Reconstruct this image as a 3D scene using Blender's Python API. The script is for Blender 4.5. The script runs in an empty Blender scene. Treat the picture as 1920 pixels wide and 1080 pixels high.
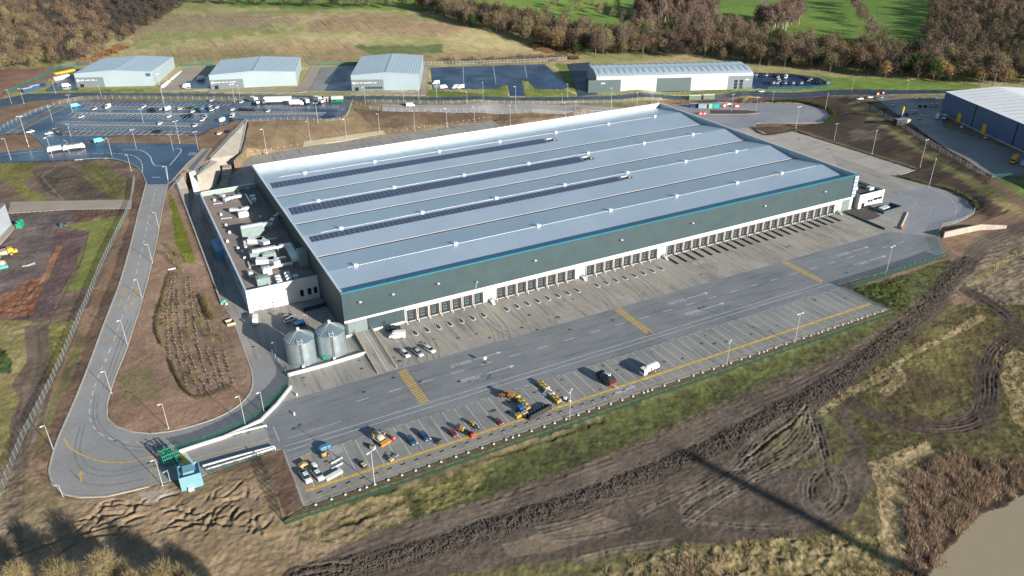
import bpy, math, random
import numpy as np
from mathutils import Vector, geometry
random.seed(7); RNG = np.random.default_rng(7)
SC = bpy.context.scene
COL = SC.collection
R = math.radians

# ------------------------------------------------------------------ camera
CAM = np.array([-52.656, -221.776, 135.608])
YAW, PIT, ROL, FPX = R(27.59203), R(27.88640), R(-0.34282), 1435.664
_d = np.array([math.sin(YAW)*math.cos(PIT), math.cos(YAW)*math.cos(PIT), -math.sin(PIT)])
_r = np.array([math.cos(YAW), -math.sin(YAW), 0.0]); _u = np.cross(_r, _d)
_r2 = _r*math.cos(ROL)+_u*math.sin(ROL); _u2 = -_r*math.sin(ROL)+_u*math.cos(ROL)
cd = bpy.data.cameras.new('camera'); cam = bpy.data.objects.new('camera', cd); COL.objects.link(cam)
cd.sensor_width = 36.0; cd.lens = 36.0*FPX/1920.0; cd.clip_start = 1.0; cd.clip_end = 6000.0
from mathutils import Matrix
M = Matrix.Identity(4)
for i in range(3):
    M[i][0] = _r2[i]; M[i][1] = _u2[i]; M[i][2] = -_d[i]; M[i][3] = CAM[i]
cam.matrix_world = M
SC.camera = cam

# survey helpers: the photograph's measured points turned into places on the ground
def un(px, py, z=0.0):
    v = _d+_r2*(px-960)/FPX-_u2*(py-540)/FPX
    return CAM+v*((z-CAM[2])/v[2])
def proj(P):
    P = np.asarray(P, float); v = P-CAM; z = v@_d; z = np.where(z < 1, 1, z)
    return 960+FPX*(v@_r2)/z, 540-FPX*(v@_u2)/z
def P0(px, py): return tuple(un(px, py, 0.0)[:2])
def onplane(px, py, y):
    v = _d+_r2*(px-960)/FPX-_u2*(py-540)/FPX
    return CAM+v*((y-CAM[1])/v[1])

# ------------------------------------------------------------------ terrain heights
CTRL = [
 # foreground
 (620,1000,-1.6),(700,985,-2.2),(1100,825,-2.2),(1500,690,-2.2),(820,985,-2.6),(1100,880,-2.6),(1400,765,-2.6),(1600,680,-2.6),(1750,560,-2.4),(1880,450,-1.2),
 (1000,1010,-3),(1500,900,-3.2),(1750,700,-3),(1860,600,-3),(1880,880,-4.6),(1700,900,-2.8),(1850,1010,-5),(1700,1070,-4.6),(2100,900,-5),(700,1075,-3.2),(1300,1060,-4),
 (300,1000,-.9),(100,1000,-.6),(0,1060,-.3),(300,1100,-1.4),(1000,1150,-4),(1600,1150,-5),
 (1640,560,-.6),(1720,520,-.8),(1775,470,-.4),(1850,420,-.2),
 # left
 (20,860,.6),(60,700,1.6),(0,600,2.6),(130,560,3.4),(0,450,5.0),(90,400,6.4),(0,320,7.6),(200,340,7.8),(-200,700,2),(-200,400,6),(-300,1000,0),
 (90,870,0),(120,800,.2),(150,720,1.2),(195,610,3.0),(233,503,5.2),(258,420,6.6),(275,350,7.9),
 (200,780,.1),(222,690,1.3),(250,620,2.6),(270,550,4.0),(287,480,5.4),(302,400,7.0),(314,350,7.9),
 (110,925,0),(200,930,0),(280,912,0),
 # landscaped slope
 (250,800,.1),(340,800,0),(440,762,0),(470,715,0),(455,650,.1),(440,610,.15),(340,700,.9),(330,580,2.6),(320,480,4.6),(330,400,6.3),
 # car park platform and estate road
 (0,265,8),(60,300,8),(150,320,8),(270,335,8),(330,300,8),(380,270,8),(200,240,8),(0,200,8),(120,190,8),(300,188,8),(430,200,8),(420,240,8),(470,232,7.6),(560,226,8),(640,222,8),(662,190,8),(600,185,8),
 (720,192,8),(900,196,7.4),(1100,195,6.2),(1240,186,5.2),(1400,180,4.6),(1600,174,5),(1800,170,5.5),(2000,168,6),
 (800,205,6.2),(1000,206,4.4),
 (300,165,8.3),(560,160,8.3),(780,165,8.2),(1000,150,8),(1200,170,6.6),(1400,160,6),
 # fields behind
 (0,130,11),(200,100,12),(350,40,20),(640,40,24),(640,90,13),(900,60,18),(950,95,10),(1060,100,9),(200,20,22),(20,20,22),(900,5,26),(1200,40,14),(1500,30,16),(1500,90,9),(1700,60,15),(1900,60,18),(1900,140,8),(1700,150,6),
 (400,-30,30),(1000,-30,30),(1600,-30,26),(2100,-30,30),(-200,-30,30),(-200,130,12),(2300,60,20),
 # right bank
 (1580,205,2.2),(1680,235,4.2),(1800,300,4.4),(1900,350,4.2),(1930,325,4.3),(1700,215,5),(1640,190,5.2),(1850,380,2.6),(1890,400,1.4),(1750,300,2.6),(1680,290,1.8),(2100,350,4.3),(2000,450,0),
 (1450,236,0.4),(1560,240,1.2),
]
PADPX = [(569,948),(1666,580),(1571,534),(1772,480),(1757,441),(1766,425),(1800,416),(1822,404),(1828,392),(1816,375),(1781,357),(1740,345),(1677,331),
 (1722,317),(1490,243),(1441,252),(1412,240),(1420,231),(1541,230),(1558,218),(1545,205),(1500,194),(1345,192),(1250,196),(1100,212),(942,237),(923,226),(640,266),(467,293)]
PAD = [P0(*p) for p in PADPX]
# rest of the pad: alley left of the office, its loading yard and the way round to the gate
WALLX = -33.2
PAD += [(-6.0,186.0),(-22.0,186.0),(WALLX,168.0),(WALLX,45.0)]
PAD += [P0(*p) for p in [(440,606),(456,650),(470,690),(474,718),(466,741),(442,764),(400,786),(334,806),(283,813),(268,813),(280,912),(325,900),(380,893),(400,885),(508,846),(531,843)]]
PAD = np.array(PAD)
for (a, b) in [(0,4),(4,13),(13,28),(32,len(PAD)-1)]:
    pass
cx, cy, cz = [], [], []
for px, py, z in CTRL:
    p = un(px, py, z); cx.append(p[0]); cy.append(p[1]); cz.append(z)
def addc(x, y, z): cx.append(x); cy.append(y); cz.append(z)
n = len(PAD)
for i in range(n):
    a, b = PAD[i], PAD[(i+1) % n]
    if 28 <= i <= 31: continue
    L = np.hypot(*(b-a)); k = max(1, int(L/14))
    for j in range(k):
        q = a+(b-a)*j/k; addc(q[0], q[1], 0.0)
for x, y in [(20,-40),(80,-40),(140,-40),(200,-30),(60,60),(180,60),(120,100),(0,100),(260,20)]: addc(x, y, 0.0)
for y, z in [(50,.6),(65,2.0),(80,3.2),(100,4.6),(120,5.8),(145,6.8),(168,7.6)]: addc(WALLX-2, y, z)
for x in range(-36, 178, 8): addc(x, -75.9, -2.0); addc(x, -73.1, -.12); addc(x, -73.9, -.25)
for x, y, z in [(-22,192,8),(-6,192,6.5),(-30,180,7.8)]: addc(x, y, z)
cx, cy, cz = map(np.array, (cx, cy, cz))
_D = np.hypot(cx[:,None]-cx[None], cy[:,None]-cy[None])
_n = len(cx); _A = np.zeros((_n+1,_n+1)); _A[:_n,:_n] = -_D+np.eye(_n)*1.5; _A[:_n,_n] = 1; _A[_n,:_n] = 1
_w = np.linalg.solve(_A, np.append(cz, 0))
def H(x, y):
    x = np.atleast_1d(np.asarray(x, float)); y = np.atleast_1d(np.asarray(y, float))
    out = np.empty(x.shape); fx, fy, fo = x.ravel(), y.ravel(), out.ravel()
    for i in range(0, fx.size, 20000):
        s = slice(i, i+20000)
        fo[s] = -(np.hypot(fx[s,None]-cx, fy[s,None]-cy)@_w[:_n])+_w[_n]
    return fo.reshape(x.shape)
def h1(x, y): return float(H(x, y)[0])
def at(px, py, lift=0.0):
    """where the sight line through a measured photo point meets the terrain"""
    v = _d+_r2*(px-960)/FPX-_u2*(py-540)/FPX
    t0, t1 = (34-CAM[2])/v[2], (-7-CAM[2])/v[2]
    t = np.linspace(t0, t1, 160); P = CAM+np.outer(t, v)
    g = P[:,2]-H(P[:,0], P[:,1]); k = np.argmax(g < 0)
    if g[k] >= 0: k = len(t)-1
    k = max(k, 1); f = g[k-1]/(g[k-1]-g[k]+1e-9); tt = t[k-1]+(t[k]-t[k-1])*f
    p = CAM+v*tt
    return np.array([p[0], p[1], h1(p[0], p[1])+lift])
def A2(px, py): return tuple(at(px, py)[:2])

def inpoly(x, y, poly):
    poly = np.asarray(poly); c = np.zeros(x.shape, bool); m = len(poly)
    for i in range(m):
        x1, y1 = poly[i]; x2, y2 = poly[(i+1) % m]
        if y1 == y2: continue
        k = ((y1 > y) != (y2 > y)) & (x < (x2-x1)*(y-y1)/(y2-y1)+x1)
        c ^= k
    return c
def _hash(i, j, s):
    a = np.sin(i*127.1+j*311.7+s*74.7)*43758.5453
    return a-np.floor(a)
def vn(x, y, s=0):
    i, j = np.floor(x), np.floor(y); f, g = x-i, y-j
    f = f*f*(3-2*f); g = g*g*(3-2*g)
    return (_hash(i,j,s)*(1-f)+_hash(i+1,j,s)*f)*(1-g)+(_hash(i,j+1,s)*(1-f)+_hash(i+1,j+1,s)*f)*g
def fbm(x, y, scale, s=0, o=4):
    t = np.zeros(np.shape(x)); a = .5; q = 0
    for k in range(o):
        t += a*vn(x/scale, y/scale, s+k*17); q += a; a *= .5; scale *= .5
    return t/q
def distpoly(x, y, pts):
    """distance from points to an open polyline"""
    d = np.full(x.shape, 1e9)
    for a, b in zip(pts[:-1], pts[1:]):
        ax, ay = a[0], a[1]; bx, by = b[0]-ax, b[1]-ay
        t = np.clip(((x-ax)*bx+(y-ay)*by)/(bx*bx+by*by+1e-9), 0, 1)
        d = np.minimum(d, np.hypot(x-ax-bx*t, y-ay-by*t))
    return d
def smooth(pts, step=2.0):
    """Catmull-Rom resample of a list of 2-D/3-D points"""
    P = [np.array(p, float) for p in pts]; P = [2*P[0]-P[1]]+P+[2*P[-1]-P[-2]]; out = []
    for i in range(1, len(P)-2):
        k = max(1, int(np.linalg.norm(P[i+1]-P[i])/step))
        for j in range(k):
            t = j/k; a, b, c, e = P[i-1], P[i], P[i+1], P[i+2]
            out.append(.5*((2*b)+(c-a)*t+(2*a-5*b+4*c-e)*t*t+(3*b-a-3*c+e)*t**3))
    out.append(P[-2]); return out

# ------------------------------------------------------------------ materials
def _nodes(name):
    m = bpy.data.materials.new(name); m.use_nodes = True
    nt = m.node_tree; b = nt.nodes['Principled BSDF']
    return m, nt, b
def N(nt, t, **kw):
    n = nt.nodes.new(t)
    for k, v in kw.items():
        if hasattr(n, k): setattr(n, k, v)
        else: n.inputs[k.replace('_', ' ')].default_value = v
    return n
def col4(c): return (c[0], c[1], c[2], 1.0)
def pm(name, c, rough=.7, metal=0.0, var=.12, scale=1.0, bump=0.0, spec=.5, c2=None, wave=None, coat=0.0):
    """procedural paint / metal / stone: base colour broken up by two sizes of noise, optional ribs"""
    m, nt, b = _nodes(name); L = nt.links.new
    tc = N(nt, 'ShaderNodeTexCoord'); n1 = N(nt, 'ShaderNodeTexNoise', Scale=scale, Detail=6.0, Roughness=.62)
    L(tc.outputs['Object'], n1.inputs['Vector'])
    rp = N(nt, 'ShaderNodeValToRGB'); rp.color_ramp.elements[0].position = .3; rp.color_ramp.elements[1].position = .7
    c2 = c2 or tuple(max(0, v*(1-2*var)) for v in c)
    hi = tuple(min(1, v*(1+var*.6)) for v in c)
    rp.color_ramp.elements[0].color = col4(c2); rp.color_ramp.elements[1].color = col4(hi)
    L(n1.outputs['Fac'], rp.inputs['Fac']); L(rp.outputs['Color'], b.inputs['Base Color'])
    b.inputs['Roughness'].default_value = rough; b.inputs['Metallic'].default_value = metal
    b.inputs['Specular IOR Level'].default_value = spec; b.inputs['Coat Weight'].default_value = coat
    if bump:
        bp = N(nt, 'ShaderNodeBump', Strength=bump, Distance=.1); L(n1.outputs['Fac'], bp.inputs['Height']); L(bp.outputs['Normal'], b.inputs['Normal'])
    if wave:
        axis, period, strength = wave
        mp = N(nt, 'ShaderNodeTexWave', wave_type='BANDS', bands_direction=axis, wave_profile='SIN'); mp.inputs['Scale'].default_value = math.pi*2/period/20*1.0
        L(tc.outputs['Object'], mp.inputs['Vector'])
        bp = N(nt, 'ShaderNodeBump', Strength=strength, Distance=.08); L(mp.outputs['Fac'], bp.inputs['Height']); L(bp.outputs['Normal'], b.inputs['Normal'])
    return m

# ------------------------------------------------------------------ mesh builder
class MB:
    def __init__(s): s.v = []; s.f = []; s.mi = []; s.m = 0
    def add(s, vs, fs):
        o = len(s.v); s.v += [tuple(map(float, p)) for p in vs]
        s.f += [tuple(o+i for i in f) for f in fs]; s.mi += [s.m]*len(fs); return s
    def quad(s, a, b, c, d): return s.add([a,b,c,d], [(0,1,2,3)])
    def box(s, c, size, rz=0.0, bottom=True, taper=1.0):
        """c = centre of the base, size = (x,y,z)"""
        hx, hy, hz = size[0]/2, size[1]/2, size[2]; cs, sn = math.cos(rz), math.sin(rz); vs = []
        for z, k in ((0,1.0),(hz,taper)):
            for x, y in ((-hx,-hy),(hx,-hy),(hx,hy),(-hx,hy)):
                x *= k; y *= k
                vs.append((c[0]+x*cs-y*sn, c[1]+x*sn+y*cs, c[2]+z))
        fs = [(4,5,6,7),(0,1,5,4),(1,2,6,5),(2,3,7,6),(3,0,4,7)]
        if bottom: fs.append((3,2,1,0))
        return s.add(vs, fs)
    def cbox(s, x0, x1, y0, y1, z0, z1): return s.box(((x0+x1)/2,(y0+y1)/2,z0), (x1-x0,y1-y0,z1-z0))
    def cyl(s, c, r, h, n=12, r2=None, cap=True, axis='z'):
        r2 = r if r2 is None else r2; vs = []
        for z, q in ((0,r),(h,r2)):
            for i in range(n):
                a = 2*math.pi*i/n; u, w = q*math.cos(a), q*math.sin(a)
                if axis == 'z': vs.append((c[0]+u, c[1]+w, c[2]+z))
                elif axis == 'x': vs.append((c[0]+z, c[1]+u, c[2]+w))
                else: vs.append((c[0]+u, c[1]+z, c[2]+w))
        fs = [(i,(i+1)%n,n+(i+1)%n,n+i) for i in range(n)]
        if cap: fs += [tuple(range(n-1,-1,-1)), tuple(range(n,2*n))]
        return s.add(vs, fs)
    def tube(s, pts, r, n=6, r1=None):
        pts = [Vector(p) for p in pts]; k = len(pts); vs = []
        for i, p in enumerate(pts):
            t = (pts[min(i+1,k-1)]-pts[max(i-1,0)]).normalized()
            a = t.cross(Vector((0,0,1)))
            if a.length < 1e-3: a = Vector((1,0,0))
            a.normalize(); b = a.cross(t); q = r if r1 is None else r+(r1-r)*i/(k-1)
            for j in range(n):
                w = 2*math.pi*j/n; vs.append(tuple(p+a*(q*math.cos(w))+b*(q*math.sin(w))))
        fs = []
        for i in range(k-1):
            for j in range(n): fs.append((i*n+j, i*n+(j+1)%n, (i+1)*n+(j+1)%n, (i+1)*n+j))
        fs += [tuple(range(n-1,-1,-1)), tuple(range((k-1)*n, k*n))]
        return s.add(vs, fs)
    def prism(s, poly, z0, z1, bottom=False):
        """upright prism on a plan polygon (any shape)"""
        n = len(poly); tri = geometry.tessellate_polygon([[Vector((p[0],p[1],0)) for p in poly]])
        vs = [(p[0],p[1],z1) for p in poly]+[(p[0],p[1],z0) for p in poly]
        ar = sum(poly[i][0]*poly[(i+1)%n][1]-poly[(i+1)%n][0]*poly[i][1] for i in range(n))
        fs = []
        for t in tri:
            a, b, c = [poly[i] for i in t]
            up = (b[0]-a[0])*(c[1]-a[1])-(b[1]-a[1])*(c[0]-a[0]) > 0
            fs.append(tuple(t) if up else tuple(reversed(t)))
        if bottom: fs += [tuple(n+i for i in reversed(f)) for f in fs[:]]
        for i in range(n):
            j = (i+1)%n; fs.append((n+i,n+j,j,i) if ar > 0 else (n+j,n+i,i,j))
        return s.add(vs, fs)
    def profile(s, prof, y0, y1, axis='y'):
        """extrude a closed x-z profile (list of (x,z)) from y0 to y1"""
        n = len(prof); vs = [(x,y0,z) for x,z in prof]+[(x,y1,z) for x,z in prof]
        if axis == 'x': vs = [(y0,x,z) for x,z in prof]+[(y1,x,z) for x,z in prof]
        fs = [(i,(i+1)%n,n+(i+1)%n,n+i) for i in range(n)]+[tuple(range(n)), tuple(range(2*n-1,n-1,-1))]
        return s.add(vs, fs)
    def lathe(s, prof, c=(0,0,0), n=24):
        vs = []
        for r, z in prof:
            for i in range(n):
                a = 2*math.pi*i/n; vs.append((c[0]+r*math.cos(a), c[1]+r*math.sin(a), c[2]+z))
        fs = []
        for k in range(len(prof)-1):
            for i in range(n): fs.append((k*n+i, k*n+(i+1)%n, (k+1)*n+(i+1)%n, (k+1)*n+i))
        return s.add(vs, fs)
    def mesh(s, name, mats, smooth=False, fix=True):
        me = bpy.data.meshes.new(name); me.from_pydata(s.v, [], s.f)
        for m in (mats if isinstance(mats, (list, tuple)) else [mats]): me.materials.append(m)
        if isinstance(mats, (list, tuple)) and len(mats) > 1: me.polygons.foreach_set('material_index', s.mi)
        if fix and len(s.f) < 20000:
            import bmesh
            bm = bmesh.new(); bm.from_mesh(me); bmesh.ops.recalc_face_normals(bm, faces=bm.faces); bm.to_mesh(me); bm.free()
        if smooth: me.polygons.foreach_set('use_smooth', [True]*len(me.polygons))
        me.update(); return me
def obj(name, mb, mat, parent=None, loc=(0,0,0), rz=0.0, smooth=False, fix=True):
    me = mb.mesh(name, mat, smooth, fix) if isinstance(mb, MB) else mb
    o = bpy.data.objects.new(name, me); COL.objects.link(o); o.location = loc; o.rotation_euler = (0,0,rz)
    if parent is not None: o.parent = parent
    return o
def tag(o, label, cat, group=None):
    o['label'] = label; o['category'] = cat
    if group: o['group'] = group
    return o
def thing(name, label, cat, loc=(0,0,0), rz=0.0, group=None):
    o = bpy.data.objects.new(name, None); COL.objects.link(o); o.location = loc; o.rotation_euler = (0,0,rz)
    o.empty_display_size = .5
    return tag(o, label, cat, group)
def struct(name, mb, mat, parent=None, loc=(0,0,0), kind='structure', fix=True, smooth=False):
    o = obj(name, mb, mat, parent, loc, fix=fix, smooth=smooth)
    if parent is None: o['kind'] = kind
    return o
KIDS = {}
def kids(o):
    return [c for c in bpy.data.objects if c.parent == o]
def snapshot(root):
    """(child, [grandchildren]) list of a template, so copies need no search"""
    ks = kids(root); return [(c, kids(c)) for c in ks]
def dup(root, snap, loc, rz=0.0, label=None, group=None, scale=None, recol=None):
    r = root.copy(); COL.objects.link(r); r.location = loc; r.rotation_euler = (0,0,rz)
    if scale: r.scale = scale
    if label: r['label'] = label
    if group: r['group'] = group
    def paint(c):
        if recol and c.name.split('.')[0] in recol and len(c.material_slots):
            c.material_slots[0].link = 'OBJECT'; c.material_slots[0].material = recol[c.name.split('.')[0]]
    paint(r)
    for c, gs in snap:
        q = c.copy(); COL.objects.link(q); q.parent = r; paint(q)
        for g in gs:
            e = g.copy(); COL.objects.link(e); e.parent = q; paint(e)
    return r
ORD = ['first','second','third','fourth','fifth','sixth','seventh','eighth','ninth','tenth','eleventh','twelfth','thirteenth','fourteenth','fifteenth','sixteenth','seventeenth','eighteenth','nineteenth','twentieth','twenty-first','twenty-second','twenty-third','twenty-fourth','twenty-fifth','twenty-sixth','twenty-seventh','twenty-eighth','twenty-ninth','thirtieth']

# ------------------------------------------------------------------ light and sky
SUN_EL, SUN_AZ = R(17.2), math.atan2(0.336, -0.942)       # azimuth from +Y towards +X
W = bpy.data.worlds.new('World'); SC.world = W; W.use_nodes = True
_nt = W.node_tree; _bg = _nt.nodes['Background']
_sk = _nt.nodes.new('ShaderNodeTexSky'); _sk.sky_type = 'NISHITA'; _sk.sun_disc = False
_sk.sun_elevation = SUN_EL; _sk.sun_rotation = SUN_AZ; _sk.air_density = 1.4; _sk.dust_density = .4; _sk.ozone_density = 3.0
_nt.links.new(_sk.outputs[0], _bg.inputs[0]); _bg.inputs[1].default_value = .066
sl = bpy.data.lights.new('sun', 'SUN'); sun = bpy.data.objects.new('sun', sl); COL.objects.link(sun)
sl.energy = 5.0; sl.angle = R(.5); sl.color = (1.0, .93, .83)
_sd = Vector((math.sin(SUN_AZ)*math.cos(SUN_EL), math.cos(SUN_AZ)*math.cos(SUN_EL), math.sin(SUN_EL)))
sun.rotation_euler = _sd.to_track_quat('Z', 'Y').to_euler()
SC.view_settings.view_transform = 'Standard'; SC.view_settings.look = 'None'; SC.view_settings.gamma = 1.0
SC.view_settings.exposure = 1.08
# ------------------------------------------------------------------ paved sheets
def paved(name, c, c2, rough, spec=.5, scale=.05, streak=None, joints=None, bumpy=.05, wet=0.0):
    """concrete / tarmac: large stains, fine grain, optional tyre streaks and slab joints; wet patches shine"""
    m, nt, b = _nodes(name); L = nt.links.new
    tc = N(nt, 'ShaderNodeTexCoord'); P = tc.outputs['Object']
    big = N(nt, 'ShaderNodeTexNoise', Scale=scale, Detail=5.0, Roughness=.6); L(P, big.inputs['Vector'])
    r1 = N(nt, 'ShaderNodeValToRGB'); r1.color_ramp.elements[0].position = .32; r1.color_ramp.elements[1].position = .68
    r1.color_ramp.elements[0].color = col4(c2); r1.color_ramp.elements[1].color = col4(c); L(big.outputs['Fac'], r1.inputs['Fac'])
    fine = N(nt, 'ShaderNodeTexNoise', Scale=1.3, Detail=7.0, Roughness=.7); L(P, fine.inputs['Vector'])
    mr = N(nt, 'ShaderNodeMapRange'); mr.inputs['From Min'].default_value = .3; mr.inputs['From Max'].default_value = .7
    mr.inputs['To Min'].default_value = .84; mr.inputs['To Max'].default_value = 1.12; L(fine.outputs['Fac'], mr.inputs['Value'])
    mx = N(nt, 'ShaderNodeMix', data_type='RGBA', blend_type='MULTIPLY'); mx.inputs[0].default_value = 1.0
    L(r1.outputs['Color'], mx.inputs[6]); L(mr.outputs['Result'], mx.inputs[7]); out = mx.outputs[2]
    if streak:
        sx, sy, amt = streak
        mp = N(nt, 'ShaderNodeMapping'); mp.inputs['Scale'].default_value = (sx, sy, 1); L(P, mp.inputs['Vector'])
        sn = N(nt, 'ShaderNodeTexNoise', Scale=1.0, Detail=4.0, Roughness=.6); L(mp.outputs['Vector'], sn.inputs['Vector'])
        sr = N(nt, 'ShaderNodeMapRange'); sr.inputs['From Min'].default_value = .5; sr.inputs['From Max'].default_value = .72
        sr.inputs['To Min'].default_value = 1.0; sr.inputs['To Max'].default_value = 1-amt; L(sn.outputs['Fac'], sr.inputs['Value'])
        m2 = N(nt, 'ShaderNodeMix', data_type='RGBA', blend_type='MULTIPLY'); m2.inputs[0].default_value = 1.0
        L(out, m2.inputs[6]); L(sr.outputs['Result'], m2.inputs[7]); out = m2.outputs[2]
    if joints:
        jw, jh, dark = joints
        bt = N(nt, 'ShaderNodeTexBrick'); bt.offset = 0.0; bt.inputs['Scale'].default_value = 1.0; bt.inputs['Brick Width'].default_value = jw; bt.inputs['Row Height'].default_value = jh
        bt.inputs['Mortar Size'].default_value = .05; bt.inputs['Mortar Smooth'].default_value = .5
        bt.inputs['Color1'].default_value = (1,1,1,1); bt.inputs['Color2'].default_value = (.93,.93,.93,1); bt.inputs['Mortar'].default_value = (dark,dark,dark,1)
        L(P, bt.inputs['Vector']); m3 = N(nt, 'ShaderNodeMix', data_type='RGBA', blend_type='MULTIPLY'); m3.inputs[0].default_value = 1.0
        L(out, m3.inputs[6]); L(bt.outputs['Color'], m3.inputs[7]); out = m3.outputs[2]
    L(out, b.inputs['Base Color']); b.inputs['Specular IOR Level'].default_value = spec
    if wet:
        wn = N(nt, 'ShaderNodeTexNoise', Scale=scale*1.7, Detail=4.0, Roughness=.55); L(P, wn.inputs['Vector'])
        wr = N(nt, 'ShaderNodeMapRange'); wr.inputs['From Min'].default_value = .38; wr.inputs['From Max'].default_value = .62
        wr.inputs['To Min'].default_value = rough-wet; wr.inputs['To Max'].default_value = rough; L(wn.outputs['Fac'], wr.inputs['Value']); L(wr.outputs['Result'], b.inputs['Roughness'])
    else: b.inputs['Roughness'].default_value = rough
    bp = N(nt, 'ShaderNodeBump', Strength=bumpy, Distance=.05); L(fine.outputs['Fac'], bp.inputs['Height']); L(bp.outputs['Normal'], b.inputs['Normal'])
    return m
M_CONC = paved('yard_concrete', (.33,.31,.275), (.235,.225,.205), .75, .4, .055, (.55,.05,.45), (9.0,7.5,.80))
M_LANE = paved('lane_concrete', (.21,.217,.222), (.152,.162,.172), .5, .5, .05, (.06,.5,.35), (12.0,7.5,.86))
M_STALL = paved('stall_concrete', (.245,.24,.225), (.185,.185,.18), .65, .45, .06, (.5,.06,.30), (11.1,7.6,.86))
M_ROAD = paved('road_asphalt', (.25,.245,.24), (.20,.20,.20), .75, .4, .07, None, None, .08)
M_BLACK = paved('blacktop', (.013,.036,.086), (.008,.022,.056), .42, .6, .03, None, None, .02, .2)  # blue of the reflected sky is put into the base colour
M_EST = paved('estate_asphalt', (.045,.058,.082), (.03,.041,.06), .55, .35, .03, None, None, .03, .15)
M_PAVE = paved('pale_paving', (.31,.27,.22), (.25,.22,.185), .8, .3, .08, None, (6,6,.9))
M_WETYARD = paved('worn_tarmac', (.24,.215,.195), (.17,.155,.145), .55, .5, .04, None, None, .03, .2)
M_KERB = pm('kerb_concrete', (.36,.33,.28), .8, var=.15, scale=.8)

SHEETS = []          # plan polygons the terrain dips under
def densify(poly, step):
    out = []
    for i in range(len(poly)):
        a, b = np.array(poly[i]), np.array(poly[(i+1)%len(poly)]); k = max(1, int(np.hypot(*(b-a))/step))
        for j in range(k): out.append(tuple(a+(b-a)*j/k))
    return out
def drape(name, poly, mat, lift, step=5.0, skirt=.5, parent=None):
    """a sheet that follows the terrain inside a plan polygon"""
    SHEETS.append(np.array(poly))
    B = densify(poly, step); xs = [p[0] for p in B]; ys = [p[1] for p in B]
    gx, gy = np.meshgrid(np.arange(min(xs)+step*.5, max(xs), step), np.arange(min(ys)+step*.5, max(ys), step))
    gx, gy = gx.ravel(), gy.ravel(); k = inpoly(gx, gy, poly); gx, gy = gx[k], gy[k]
    if len(gx):
        db = distpoly(gx, gy, list(B)+[B[0]]); k = db > step*.35; gx, gy = gx[k], gy[k]
    V = [Vector(p) for p in B]+[Vector(p) for p in zip(gx, gy)]; n = len(B)
    v2, e2, f2, *_ = geometry.delaunay_2d_cdt(V, [(i,(i+1)%n) for i in range(n)], [list(range(n))], 1, 1e-4)
    X = np.array([p[0] for p in v2]); Y = np.array([p[1] for p in v2]); Z = H(X, Y)+lift
    mb = MB(); vs = list(zip(X, Y, Z)); fs = []
    for f in f2:
        a, b, c = [v2[i] for i in f[:3]]
        up = (b[0]-a[0])*(c[1]-a[1])-(b[1]-a[1])*(c[0]-a[0]) > 0
        fs.append(tuple(f) if up else tuple(reversed(f)))
    mb.add(vs, fs)
    BZ = H([p[0] for p in B], [p[1] for p in B])+lift
    for i in range(n):
        j = (i+1)%n; a, b = B[i], B[j]
        mb.quad((a[0],a[1],BZ[i]),(b[0],b[1],BZ[j]),(b[0],b[1],BZ[j]-skirt),(a[0],a[1],BZ[i]-skirt))
    return struct(name, mb, mat, parent, fix=False)
def flat(name, poly, mat, z, skirt=0.0, parent=None):
    mb = MB(); mb.prism(poly, z-max(skirt,.003), z)
    return struct(name, mb, mat, parent)

SHEETS.append(PAD)
yard = flat('yard', [tuple(p) for p in PAD], M_CONC, 0.0, 1.6)
LANE = [(-33.5,-26.3),(236,-26.3),P0(1757,444),P0(1769,480),P0(1571,533),(177.6,-53.0),(-31.9,-53.0),P0(529,838),P0(508,846),P0(500,820)]
flat('yard_lane', LANE, M_LANE, .005)
flat('verge', [(-34,-72.44),(177.5,-72.44),(177.5,-74.7),(-38,-74.7)], pm('verge_soil', (.105,.092,.045), .95, 0, var=.3, scale=.8, bump=.5), -.05, .5)
flat('trailer_park', [(-31.6,-53.02),(177.4,-53.02),(177.4,-72.3),(-32.2,-72.3)], M_STALL, .005)
flat('exit_road', [P0(*p) for p in [(285,815),(334,808),(400,788),(443,766),(468,742),(476,718),(472,690),(500,660),(520,662),(538,690),(541,718),(500,768),(440,808),(384,832),(335,845),(290,862)]], M_ROAD, .005)
flat('gate_road', [P0(*p) for p in [(284,866),(335,848),(500,806),(512,845),(400,884),(380,892),(326,899),(284,908)]], M_ROAD, .007)
M_EAST = paved('east_concrete', (.37,.335,.295), (.31,.285,.26), .75, .4, .05, (.05,.3,.25), (9.0,9.0,.86))
M_LOOPC = paved('loop_concrete', (.25,.25,.27), (.20,.205,.225), .55, .5, .05, None, (9.0,9.0,.9))
flat('east_parking', [(244.5,60),(244.5,150)]+[P0(*p) for p in [(1412,240),(1441,252),(1490,243),(1722,317),(1677,331),(1560,290)]]+[(262,20),(244.5,20)], M_EAST, .004)
flat('turning_loop', [P0(*p) for p in [(1250,197),(1345,192.5),(1500,194.5),(1544,205),(1557,218),(1540,229.5),(1420,230.5),(1413,239)]]+[(244.8,150)], M_LOOPC, .005)
flat('service_road', [(244.5,14),(262,4),P0(1740,350),P0(1812,378),P0(1824,392),P0(1818,403),P0(1800,414),P0(1764,424),P0(1700,440),(250,-24),(262,-12)], M_LOOPC, .006)

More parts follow.
